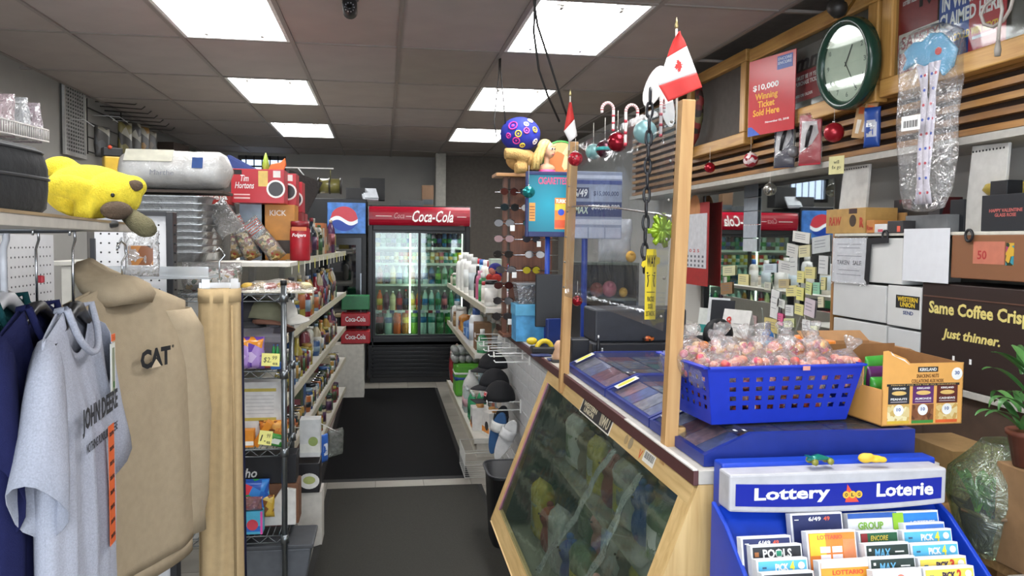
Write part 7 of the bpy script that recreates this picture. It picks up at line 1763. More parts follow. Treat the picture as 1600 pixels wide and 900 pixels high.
# mirror
MXX = 2.285
my0, my1 = PX(1300, 400, MXX).y, PX(1100, 400, MXX).y
mz0, mz1 = PX(1200, 548, MXX).z, SLZ-.06
t = thing('wall_mirror', 'large wall mirror behind the counter reflecting the red-topped cooler', 'mirror', (MXX, my0, mz0))
mm = bpy.data.materials.new('mirror'); mm.use_nodes = True; bs = mm.node_tree.nodes['Principled BSDF']; bs.inputs['Metallic'].default_value = 1; bs.inputs['Roughness'].default_value = .02
nz = mm.node_tree.nodes.new('ShaderNodeTexNoise'); nz.inputs['Scale'].default_value = 3; rp_ = mm.node_tree.nodes.new('ShaderNodeValToRGB'); rp_.color_ramp.elements[0].color = (.72, .75, .74, 1); rp_.color_ramp.elements[1].color = (.8, .83, .82, 1); mm.node_tree.links.new(nz.outputs[0], rp_.inputs[0]); mm.node_tree.links.new(rp_.outputs[0], bs.inputs['Base Color'])
b = MB(); b.box(0, .006, 0, my1-my0, 0, mz1-mz0); b.build('mirror_glass', mm, t)
b = MB(); b.box(-.004, .012, -.012, my1-my0+.012, -.02, 0); b.build('bottom_channel', STEEL, t); b = MB(); b.box(-.006, .02, my1-my0, my1-my0+.03, -.02, mz1-mz0); b.build('side_channel', mat('#3a3634', .5), t)
# notes stuck on the mirror
nts = [(610,285,700,340,'#c9c8c2','white'),(585,345,645,410,'#bdbcb6','white'),(640,350,700,410,'#c4be98','yellowish'),(705,305,800,390,'#b4b8b8','grey'),(275,450,340,500,'#c6c49c','yellowish'),(350,490,405,545,'#d0c88e','yellow'),(265,530,325,590,'#8a6a48','brown'),(470,440,540,485,'#b4c0c8','pale blue'),(540,430,640,490,'#c0c0bc','white'),(670,455,725,515,'#ccc486','yellow'),(740,400,790,495,'#c4c6c4','white'),(635,475,672,535,'#d2ca82','yellow'),(580,545,635,600,'#d4cb8a','yellow'),(632,555,670,620,'#d8d27e','bright yellow'),(675,530,708,590,'#c8cc86','lime'),(712,530,748,590,'#8cc0a0','mint green'),(545,515,600,560,'#b0a078','tan'),(508,565,550,710,'#d4d4d2','long white'),(540,612,580,655,'#c8cac4','white'),(578,640,620,695,'#d0d2d0','white'),(622,635,668,690,'#d6cf8a','yellow'),(670,610,725,700,'#cdbfc6','pinkish'),(540,680,570,740,'#d8608c','hot pink'),(570,705,625,750,'#c9cc9a','pale green'),(475,705,550,775,'#c8b676','tan yellow'),(658,710,698,810,'#dcdcda','white'),(700,740,735,800,'#cccf92','lime'),(478,530,512,570,'#b8b8a8','grey'),(750,505,775,570,'#ccc68c','yellow'),(735,600,765,655,'#d0ccae','cream'),(600,375,640,500,'#c0c2be','white'),(405,690,440,740,'#b49a98','pink grey')]
for k, (x0, y0, x1, y1, c, cnm) in enumerate(sorted(nts, key=lambda q: q[1])):
    a0, b0 = 1040+x0/3.104, 270+y0/3.104; a1, b1 = 1040+x1/3.104, 270+y1/3.104
    q = PX((a0+a1)/2, (b0+b1)/2, MXX-.006); ya, yb = PX(a0, 400, MXX-.006).y, PX(a1, 400, MXX-.006).y; hh = abs(PX((a0+a1)/2, b0, MXX-.006).z-PX((a0+a1)/2, b1, MXX-.006).z)
    t = thing('sticky_note', '%s paper note, %s highest of those stuck on the mirror' % (cnm, ORD[k]), 'note', (MXX-.003-.0015*(k % 3), q.y, q.z), -90, 'paper notes stuck on the mirror', ry=rngs(k).uniform(-7, 7))
    panel(t, FR(0, 0, 0), (ya-yb)*.92, hh*.95, mat(c, .8, var=.05), 'paper', .001)
    for j in range(3): panel(t, FR(-.01, -.0011, hh*(.22-.18*j)), (ya-yb)*.55, .003, mat('#6a6a72', .8), 'handwriting', .0004)
t = thing('card_strip', 'hanging strip of dark and pale cards on the mirror', 'card strip', PX(1173, 338, MXX-.01), -90)
for k in range(5): panel(t, FR(0, 0, .16-.085*k), .20, .08, mat(['#5a6068', '#7d848c', '#8a9098', '#9aa0a8', '#aab0b4'][k], .5), 'card', .002)
# wall calendar
ya, yb = PX(1064, 400, 2.24).y, PX(1107, 400, 2.24).y; zt_, zb_ = PX(1085, 318, 2.24).z, PX(1085, 445, 2.24).z
t = thing('wall_calendar', 'red wall calendar with white sheet beside the near post', 'calendar', (2.24, (ya+yb)/2, zb_), -90)
w = ya-yb; h = zt_-zb_
panel(t, FR(0, 0, h/2), w, h, mat('#a02828', .5), 'backing', .004); panel(t, FR(0, -.0045, h*.54), w*.9, h*.66, mat('#c4c4c8', .6), 'date_sheet', .002); disc(t, FR(0, -.005, h*.92), w*.2, mat('#b87a4a', .5), 'printed_emblem')
text('2 0 2 5', t, FR(-.02, -.007, h*.42), mat('#b03a3a', .6), w=w*.5, h=h*.04)
for r in range(3):
    for k in range(6): panel(t, FR(w*(-.34+.135*k), -.0066, h*(.35-.055*r)), w*.06, h*.028, mat('#5a5a62', .6), 'date', .0005)
# ledge under the mirror
zl = PX(1180, 556, 1.98).z
lg = thing('mirror_ledge', 'pale ledge shelf running under the wall mirror', 'ledge', (1.98, 3.87, zl))
b = MB(); b.box(0, XR-1.98-.002, 0, 2.78, -.04, 0); b.build('ledge_top', mat('#bcb9b0', .5), lg, bevel=.003); b = MB(); b.box(.02, .04, 0, 2.78, -zl+.002, -.04); b.build('front_panel', mat('#8f8d88', .6), lg)
def lp_(px, dy=0): p = PX(px, 540, 2.08); return Vector((2.08, p.y+dy, zl+.001))
t = thing('desk_calendar', 'red and white standing desk calendar on the ledge', 'calendar', lp_(1152), -62)
b = MB(); b.prism([(-.07, 0), (.07, 0), (.01, .19)], .16, 0, T(-.08, 0, 0) @ RZ(90) @ FRONT); 
b = MB(); b.add([(-.1, -.06, 0), (.1, -.06, 0), (.1, 0, .21), (-.1, 0, .21), (-.1, .06, 0), (.1, .06, 0)], [(0, 1, 2, 3), (3, 2, 5, 4), (0, 4, 5, 1)]); b.build('stand', mat('#d4d2ce', .6), t, solid=.002)
Mc = T(0, -.034, .09) @ RX(90-16); panel(t, Mc @ T(0, -.07, .004), .19, .05, mat('#b8322e', .5), 'red_base', .001); text('8', t, Mc @ T(-.05, .05, .004), mat('#b8322e', .5), h=.06); 
for r in range(3):
    panel(t, Mc @ T(.03, .04-.025*r, .004), .08, .004, mat('#a8a8a8', .6), 'printed_line')
for k, (px, c, h, rr) in enumerate(((1118, '#d6d8da', .26, -58), (1127, '#24262c', .25, -50), (1106, '#d0d4ce', .18, -66))):
    t = thing('paper_folder', '%s leaning on the mirror above the ledge' % ['white printed sheets', 'dark clipboard', 'white and teal booklet'][k], 'papers', lp_(px, .02*k), rr, rx=-8); panel(t, FR(0, 0, h/2), .16, h, mat(c, .5), 'sheet', .004)
    if k == 0:
        panel(t, FR(.02, -.0045, h*.7), .04, .03, mat('#3a4a8a', .5), 'printed_logo')
        for j in range(6): panel(t, FR(0, -.0045, h*(.55-.07*j)), .1, .004, mat('#8a8c92', .6), 'printed_line')
    if k == 2: panel(t, FR(0, -.0045, h*.25), .15, h*.3, mat('#2a8a86', .5), 'printed_field')
bottle('small blue bottle on the ledge below the notes', lp_(1199), .17, .036, mat('#2a6ab4', .2), mat('#1c2f5a', .4), mat('#3a9ac8', .4), 'spray', name='cleaner_bottle')
b = MB(); b.lathe([(.05, 0), (.055, .03), (.04, .05), (.01, .055)], 14); o = tag(b.build('tape_roll', mat('#8d9a7c', .5)), 'small greenish dish on the ledge beside the blue bottle', 'dish'); o.location = lp_(1213)
b = MB(); b.lathe([(.07, 0), (.075, .06), (.05, .09), (.0, .095)], 16); o = tag(b.build('fabric_roll', mat('#26222e', .8)), 'dark round pouch on the ledge behind the basket', 'pouch'); o.location = lp_(1246)
# chair-like dark bag and cardboard behind the counter
p = P(1080, 560, 4.3)
t = thing('office_chair', 'black office chair back behind the counter', 'chair', (p.x+.12, 4.4, 0))
b = MB(); b.box(-.17, .15, -.03, .05, .7, 1.04); b.build('backrest', mat('#1e2024', .7), t, bevel=.03); b = MB(); b.lathe([(.07, -.02), (.09, 0), (.07, .02)], 16, 0, T(.06, -.03, 1.05) @ RX(90)); b.build('headrest', mat('#15161a', .6), t); b = MB(); b.box(-.2, .2, -.3, .05, .45, .53); b.build('seat', mat('#1e2024', .7), t, bevel=.03); b = MB(); b.tube([(0, -.1, .06), (0, -.1, .46)], .03, 8); b.build('column', BLACK, t)
for k in range(5):
    a = 2*PI*k/5; b = MB(); b.tube([(0, -.1, .09), (.19*math.cos(a), -.1+.19*math.sin(a), .05)], .02, 6); b.ball((.19*math.cos(a), -.1+.19*math.sin(a), .03), .028, 8, 6); b.build('leg', BLACK, t)
t = carton('brown cardboard box with black logo behind the counter', (P(1122, 560, 4.6).x, 4.6, .6), .26, .2, P(1122, 528, 4.6).z-.6, mat('#7d6344', .7), None, name='shipping_box'); b = MB(); b.tube([(-.03, -.101, .24), (.04, -.102, .2), (.06, -.101, .15), (-.02, -.102, .12)], .014, 6); b.build('printed_logo', INK, t)
b = MB(); b.box(-.2, .05, -.15, .15, 0, .598); o = tag(b.build('back_cabinet', mat('#6a6a68', .6), bevel=.004), 'low grey cabinet under the logo box behind the counter', 'cabinet'); o.location = (P(1122, 560, 4.6).x, 4.62, 0)
b = MB(); b.box(-.08, .08, -.05, .05, 0, .05); 

# box shelves near the right edge
FX = 2.03
def rX(pxl, pxr, pyt, pyb, X=FX):
    m = (pxl+pxr)/2; return PX(pxr, pyt, X).y, PX(pxl, pyt, X).y, PX(m, pyb, X).z, PX(m, pyt, X).z
def wbox(name, label, pxl, pxr, pyt, pyb, c, X=FX, dep=.26, cat='box', group=None, gap=.004):
    ya, yb, za, zb = rX(pxl, pxr, pyt, pyb, X)
    t = thing(name, label, cat, (X, (ya+yb)/2, za+.001), -90, group)
    w = yb-ya-gap; h = zb-za-.002
    b = MB(); b.box(-w/2, w/2, 0, dep, 0, h); b.build('box_body', mat(c, .6, var=.05, scale=6) if isinstance(c, str) else c, t, bevel=.003)
    return t, w, h
yN, yF = PX(1640, 400, FX).y, PX(1303, 400, FX).y
ZT2 = PX(1450, 363, FX).z
un = thing('box_shelving', 'pale shelving holding white and brown boxes on the right', 'shelving', (FX, yN, 0))
b = MB(); b.box(.0, .32, 0, yF-yN, ZT2-.012, ZT2); b.build('top_board', mat('#c4c0b4', .5), un, bevel=.002)
za = PX(1370, 560, FX).z
ySp = PX(1441, 500, FX).y-yN; zcr = PX(1565, 625, FX).z
b = MB(); b.box(.0, .32, ySp, yF-yN, za-.03, za); b.build('lower_board', mat('#b5b2aa', .5), un, bevel=.002)
b = MB(); b.box(.0, .32, 0, ySp-.002, zcr-.025, zcr); b.build('lower_board', mat('#b5b2aa', .5), un, bevel=.002)
b = MB(); b.box(.292, .32, 0, yF-yN, za, ZT2-.012); b.build('back_panel', mat('#8a867e', .6), un)
b = MB(); b.box(.02, .32, ySp, yF-yN, 0.0, za-.03); b.build('base', mat('#4a3a30', .6), un)
b = MB(); b.box(.02, .32, 0, ySp-.002, 0.0, zcr-.025); b.build('base', mat('#4a3a30', .6), un)
b = MB(); b.box(-.0, .32, yF-yN, yF-yN+.018, 0, ZT2); b.build('end_board', wood('#8a6238', '#a87c4c', 6, 'Z'), un, bevel=.002)
wt, w, h = wbox('paper_carton', 'white carton at the top left of the box shelf', 1303, 1412, 372, 441, '#c9c9c6')
wbox('paper_carton', 'white carton in the middle row, left of the lettered one', 1302, 1385, 443, 499, '#c6c6c4')
wu, w, h = wbox('paper_carton', 'white carton with yellow lettering in black on its corner', 1387, 1440, 447, 512, '#cdcdca')
bb = panel(wu, FR(w*.12, 0, h*.62), w*.7, h*.32, INK, 'printed_badge', .0008); text('WESTERN\nUNION', bb, FR(w*.12, -.001, h*.62), mat('#d8b832', .5), w=w*.6, h=h*.25, bold=.03, line=.85); text('SEND', wu, FR(w*.15, -.0005, h*.36), mat('#3a4a7a', .6), w=w*.3, h=h*.09)
wbox('paper_carton', 'white carton in the lowest row, left end', 1302, 1385, 502, 557, '#c8c8c5')
wbox('paper_carton', 'white carton in the lowest row beside the brown box', 1387, 1438, 515, 560, '#c4c5c4')
br_, w, h = wbox('brown_carton', 'brown carton with red card taped on, upper right', 1487, 1660, 366, 440, '#7d5234')
pp = panel(br_, FR(-w*.12, 0, h*.6), w*.30, h*.5, mat('#b8705a', .4), 'taped_card', .001); text('50', pp, FR(-w*.18, -.0012, h*.55), mat('#a02a2a', .5), w=w*.09, h=h*.2); panel(br_, FR(w*.08, -.0004, h*.58), w*.07, h*.48, mottled(['#c8a03a', '#3a8a9a', '#a03a6a', '#2a3a2a'], 40, .3), 'taped_packet', .001)
cc, w, h = wbox('brown_carton', 'dark brown carton lettered Same Coffee Crisp Just thinner', 1441, 1690, 450, 625, '#26150f', dep=.25)
lt = mat('#d8c878', .5)
text('Same Coffee Crisp', cc, FR(-w*.10, -.0008, h*.74), lt, w=w*.68, h=h*.16, bold=.03); text('Just thinner.', cc, FR(-w*.13, -.0008, h*.50), lt, w=w*.40, h=h*.12, bold=.03, shear=.2)
for dx_ in (-.24, -.12): panel(cc, FR(w*dx_, -.0004, h*.28), w*.016, h*.05, PAPER, 'sticker')
b = MB(); b.box(-w/2+.01, w/2-.01, -.002, 0, h*.86, h*.872); b.build('crease', mat('#5a3c2e', .5), cc)
# papers and tape on the front
ya, yb, z0, z1 = rX(1302, 1356, 372, 442, FX-.006)
t = thing('plastic_sleeve_notice', 'printed notice in a clear sleeve on the box shelf', 'notice', (FX-.006, (ya+yb)/2, z0), -90)
panel(t, FR(0, 0, (z1-z0)/2), yb-ya, z1-z0, mat('#d2d4d8', .5), 'sheet', .001); w, h = yb-ya, z1-z0
text('TAKEN   SALE', t, FR(0, -.0012, h*.45), mat('#5a5a62', .6), w=w*.7, h=h*.1); 
for j, zz in enumerate((.86, .78, .60, .28, .18)): panel(t, FR(0, -.0012, h*zz), w*(.7-.1*(j % 2)), .003, mat('#8a8c94', .6), 'printed_line')
b = MB(); b.grid(lambda u, v: (-w*.52+w*1.04*u, -.004-.006*math.sin(9*u+4*v)**2, -.01+(h+.02)*v), 10, 10); b.build('clear_sleeve', film('#ffffff', .08, .12, .4, 14, .02), t, solid=.0006)
ya, yb, z0, z1 = rX(1413, 1485, 357, 441, FX-.006)
t = thing('blank_paper', 'large blank white sheet taped to the box shelf', 'paper', (FX-.006, (ya+yb)/2, z0), -90); panel(t, FR(0, 0, (z1-z0)/2), yb-ya, z1-z0, mat('#d0d2d6', .7, var=.03), 'sheet', .001)
for k, px in enumerate((1383, 1514)):
    t = thing('key_ring', 'black ring hook on the shelf edge, %s' % ['by the white carton', 'by the brown carton'][k], 'hook', PX(px, 368, FX-.008), -90); b = MB(); b.tube([(.018*math.cos(2*PI*i/14), 0, .02*math.sin(2*PI*i/14)) for i in range(15)], .005, 6, cap=False); b.build('ring', BLACK, t)
t = thing('black_ribbon', 'black tape strip hanging beside the notice', 'tape', PX(1357, 400, FX-.009), -90); b = MB(); b.prism([(-.02, -.1), (.01, -.12), (.02, .05), (.14, .055), (.14, .08), (-.01, .075)], .004, 0, FRONT); b.build('strip', BLACK, t)
# on the top board
zt3 = ZT2+.001
def tbox(name, label, pxl, pxr, pyt, X, c, dep=.15, **k):
    m = (pxl+pxr)/2; ya, yb = PX(pxr, 340, X).y, PX(pxl, 340, X).y; zb = PX(m, pyt, X).z
    return carton(label, (X+dep/2, (ya+yb)/2, zt3), yb-ya, dep, zb-zt3, c if not isinstance(c, str) else mat(c, .55), None, rz=-90, name=name, **k), yb-ya, zb-zt3
rw, w, h = tbox('rolling_paper_box', 'kraft cardboard box lettered RAW on the shelf top', 1291, 1352, 326, FX+.0, '#a98449')
rf = mat('#a83a28', .5); text('RAW', rw, FR(-w*.25, -.0758, h*.5), rf, w=w*.32, h=h*.36, bold=.03, shear=.1); disc(rw, FR(w*.2, -.0752, h*.5), h*.24, mat('#3a2a1c', .5), 'printed_seal', .0005); panel(rw, FR(w*.2, -.0752, h*.88), w*.2, h*.2, mat('#3a2320', .5), 'printed_tab'); text('R', rw, FR(w*.42, -.0758, h*.42), rf, w=w*.1, h=h*.4, bold=.05)
t, w, h = tbox('rolling_paper_box', 'small orange box lettered Raw beside the kraft box', 1354, 1366, 344, FX-.004, '#b87a3e'); text('Raw', t, FR(0, -.0758, h*.4), rf, w=w*.8, h=h*.4)
t, w, h = tbox('small_pack', 'small white pack with red mark on the shelf edge', 1367, 1386, 350, FX-.005, '#d0cfcc'); panel(t, FR(.0, -.0755, h*.25), w*.4, h*.3, mat('#c04a5a', .5), 'printed_mark')
t, w, h = tbox('small_pack', 'small dark pack with red sticker on the shelf edge', 1387, 1411, 345, FX-.005, '#2e2c2e'); panel(t, FR(w*.25, -.0755, h*.3), w*.2, h*.5, mat('#d8604a', .5), 'sticker')
tbox('small_pack', 'tan flat pack behind the dark pack', 1376, 1414, 333, FX+.16, '#a8804e', .08)
tbox('storage_box', 'black lettered box stacked toward the wall on the shelf top', 1396, 1468, 310, FX+.17, mottled(['#1c1a1c', '#1c1a1c', '#5a1f24', '#1c1a1c', '#3a3a3e'], 20, .4), .1)
tbox('storage_box', 'grey metal box on the shelf top behind the blank sheet', 1415, 1480, 336, FX+.05, '#6a6c6e', .1)
tbox('storage_box', 'black slim box right of the grey metal box', 1484, 1506, 312, FX+.1, '#16181e', .12)
gv, w, h = tbox('glass_rose_box', 'black display box lettered Happy Valentine Glass Rose', 1533, 1640, 302, FX+.01, '#15181e')
text('HAPPY VALENTINE\nGLASS ROSE', gv, FR(-w*.12, -.0758, h*.5), mat('#b8605a', .5), w=w*.5, h=h*.22)
b = MB(); b.box(-.03, .03, -.04, .04, 0, .05); o = tag(b.build('small_pack', mat('#131418', .4), bevel=.002), 'small black box on top of the glass rose box', 'box'); pq = PX(1572, 300, FX+.08); o.location = (FX+.08, pq.y, zt3+h+.0015)
# white angled dividers
for k, (pa, pb, pyt, pyb) in enumerate(((1312, 1364, 264, 330), (1508, 1582, 240, 362))):
    X = FX+.12; ya, yb = PX(pb, 300, X).y, PX(pa, 300, X).y; z0 = zt3+(.105 if k == 0 else 0); z1 = SLZ-.035
    t = thing('white_divider', 'white perforated divider panel, %s' % ['standing on the kraft box', 'beside the glass rose box'][k], 'divider', (X, (ya+yb)/2, z0), -90)
    w = (yb-ya)*.75; h = z1-z0
    b = MB(); b.prism([(-w*.6, 0), (w*.5, 0), (w*.6, h*.98), (-w*.42, h)], .012, 0, FRONT); b.build('panel', mat('#b9b7b2', .5), t, bevel=.002)
    for j in range(10): b = MB(); b.lathe([(.004, 0), (.004, .001)], 6, 0, FR(-w*.38+w*.095*j, -.0122, h*.93)); b.build('slot', INK, t)
b = MB(); b.lathe([(.0, 0), (.10, .0), (.13, .03), (.12, .05), (.0, .05)], 20); o = tag(b.build('yellow_dish', mat('#a8923a', .5)), 'yellow dish behind the glass rose box', 'dish'); o.location = (FX+.2, PX(1600, 300, FX+.2).y, zt3+.12)
# dim counter shelf with toys seen through the clear screen
t = thing('counter_shelf', 'dark counter shelf with toys seen through the clear screen', 'shelving', (1.31, 4.85, .9695))
dk_ = mat('#2b2a2c', .6)
for (x0, x1, y0, y1, z0, z1, nm) in ((-.16, .16, .13, .145, 0, .45, 'back_panel'), (-.175, -.16, -.12, .145, 0, .45, 'side_panel'), (.16, .175, -.12, .145, 0, .45, 'side_panel'), (-.16, .16, -.12, .13, .0, .015, 'shelf'), (-.16, .16, -.12, .13, .24, .255, 'shelf'), (-.175, .175, -.12, .145, .451, .465, 'shelf')):
    b = MB(); b.box(x0, x1, y0, y1, z0, z1); b.build(nm, dk_ if nm != 'shelf' else mat('#4a5248', .5), t, bevel=.002)
for k, (px, zz, r, c, d) in enumerate(((988, 2, .035, '#d8a030', 'larger yellow toy ball'), (977, 1, .03, '#d8a83a', 'smaller yellow toy ball'), (955, 1, .05, '#b86a78', 'pink plush lump'), (956, 0, .06, '#a85048', 'red patterned toy'), (935, 1, .045, '#8a4a40', 'brown plush lump'), (985, 0, .05, '#7a7a80', 'grey toy lump'))):
    t = thing('toy_ball', '%s on the dark counter shelf' % d, 'toy', (P(px, 400, 4.8).x, 4.83, .9695+(.016, .256, .466)[zz])); b = MB(); b.ball((0, 0, r*.97), (r*.9, r*.8, r), 14, 9); b.build('toy_body', mottled([c, '#c9a090', c], 25, .6) if 'patterned' in d else mat(c, .7), t); b = MB(); b.ball((0, -r*.6, r*1.5), (r*.4, r*.3, r*.35), 10, 7); b.build('toy_top', mat(c, .7), t)
bag('white crumpled plastic bag standing on the dark counter shelf', (P(968, 372, 4.85).x-.02, 4.88, .9695+.466), .2, .1, .26, film('#ffffff', .3, .2, .8, 20, .6, '#c4c6cc'), None, seed=2, name='plastic_bag', crimp=.3)
# ================================================================== lottery slip stand at the near end of the counter
LY = 1.90
lx0, lx1 = P(1127, 760, LY).x, P(1481, 760, LY).x
LW = lx1-lx0; LC = (lx0+lx1)/2
lz1 = P(1300, 727, LY).z
ls = thing('lottery_stand', 'blue lottery slip stand with curved Lottery Loterie sign', 'lottery stand', (LC, LY, 0))
lb = mat('#0f3bb0', .4, var=.05); lgy = mat('#b8b8bc', .35)
b = MB(); b.box(-LW/2+.022, LW/2, .05, .105, 0, lz1-.002); b.build('back_body', lb, ls, bevel=.006)
hb = P(1300, 795, LY).z
n = 20
def arcs(x, amt): return -amt*(1-(2*x/LW)**2)
hx_ = LW*.475
tp = [(-hx_+2*hx_*i/n, lz1-.012+.0*i) for i in range(n+1)]; bt = [(-hx_+2*hx_*i/n, hb+.008+arcs(-hx_+2*hx_*i/n, .012)) for i in range(n, -1, -1)]
b = MB(); b.prism(tp+bt, .07, 0, FR(0, .055, 0)); hs = b.build('sign_surround', lgy, ls, bevel=.006)
sxh = LW*.45
tp = [(-sxh+2*sxh*i/n, lz1-.033+arcs(-sxh+2*sxh*i/n, .008)) for i in range(n+1)]; bt = [(-sxh+2*sxh*i/n, hb+.024+arcs(-sxh+2*sxh*i/n, .011)) for i in range(n, -1, -1)]
b = MB(); b.prism(tp+bt, .003, 0, FR(0, -.0145, 0)); sp = b.build('sign_face', mat('#0d2196', .3, var=.03), ls)
zc = (lz1-.033+hb+.024)/2-.008
text('Lottery', sp, FR(-LW*.21, -.018, zc+.002), WHITE, w=LW*.325, h=.040, bold=.03); text('Loterie', sp, FR(LW*.285, -.018, zc+.006), WHITE, w=LW*.255, h=.034, bold=.03)
b = MB(); b.prism([(-.018, -.019), (.018, -.019), (-.014, .026)], .001, 0, FR(LW*.05, -.018, zc-.002)); b.build('red_triangle', mat('#e0503a', .4), sp)
for k, c in enumerate('OLG'):
    d = disc(sp, FR(LW*.05-.017+.017*k, -.0192, zc-.002), .0092, mat('#e8b840', .4), 'printed_disc', .0008); text(c, d, FR(LW*.05-.017+.017*k, -.0202, zc-.002), INK, w=.0075, h=.009, bold=.03)
for s in (-1, 1):
    b = MB(); yz = [(.06, hb+.012), (-.02, hb-.02), (-.36, hb-.25), (-.36, hb-.42), (.06, hb-.42)]
    b.prism(yz, .012, 0, T(s*(LW/2-.006)-.006, 0, 0) @ RZ(90) @ FRONT); b.build('side_panel', lb, ls, bevel=.003)
b = MB(); b.box(-LW/2+.01, LW/2-.01, -.36, .05, hb-.44, hb-.42); b.build('tray_floor', lb, ls)
b = MB(); b.add([(-LW/2+.01, .05, hb), (LW/2-.01, .05, hb), (LW/2-.01, -.35, hb-.42), (-LW/2+.01, -.35, hb-.42)], [(0, 1, 2, 3)]); b.build('pocket_slope', lb, ls, solid=.006)
# slips: (px left, px right, py top, tier)
sl_ = [
 ('navy slip stack with 6/49 print, back row', 1234, 1316, 803, 0, '#232c5c', '649'),
 ('white and blue Group Play leaflet stack', 1323, 1400, 803, 0, '#d8e0e4', 'group'),
 ('green and blue lotteries leaflet stack, back right', 1390, 1466, 800, 0, '#2a7ac8', 'lott'),
 ('blue leaflet stack just behind the blue Pick 4 slips', 1412, 1476, 818, .6, '#3a6ab8', 'plain'),
 ('dark green Encore slip stack', 1341, 1403, 831, 1, '#24583a', 'enc'),
 ('blue Pick 4 slip stack, rear one at right', 1409, 1487, 829, 1, '#5ab4dc', 'PiCK4'),
 ('navy 6/49 slip stack at far left', 1157, 1236, 840, 1.3, '#232c5c', '649'),
 ('orange and yellow slip stack standing tallest in the middle', 1259, 1337, 831, 1.5, '#ee8a3a', 'orange'),
 ('black Pools slip stack at left', 1172, 1253, 853, 1.8, '#25272c', 'POOLS'),
 ('dark Max slip stack, rear one', 1350, 1420, 850, 2, '#2c3a36', 'MAX'),
 ('blue Pick 4 slip stack, front one at right', 1422, 1497, 850, 2, '#5ab4dc', 'PiCK4'),
 ('blue Pick 4 slip stack at left', 1181, 1262, 875, 2.7, '#5ab4dc', 'PiCK4'),
 ('dark Max slip stack, front one', 1357, 1430, 872, 2.9, '#2c3a36', 'MAX'),
 ('yellow Pick 3 slip stack', 1434, 1510, 872, 2.9, '#ead25a', 'PiCK3'),
 ('white and orange slip stack at the bottom middle', 1278, 1358, 877, 2.8, '#e8a23a', 'lot2'),
 ('white slip stack at the bottom with red mark', 1363, 1440, 892, 3.7, '#d8d8dc', 'mark'),
 ('yellow Pick 2 slip stack at the bottom right', 1442, 1522, 888, 3.7, '#ead25a', 'PiCK2'),
 ('black slip stack at the bottom left', 1190, 1272, 896, 3.6, '#26282c', 'plain'),
]
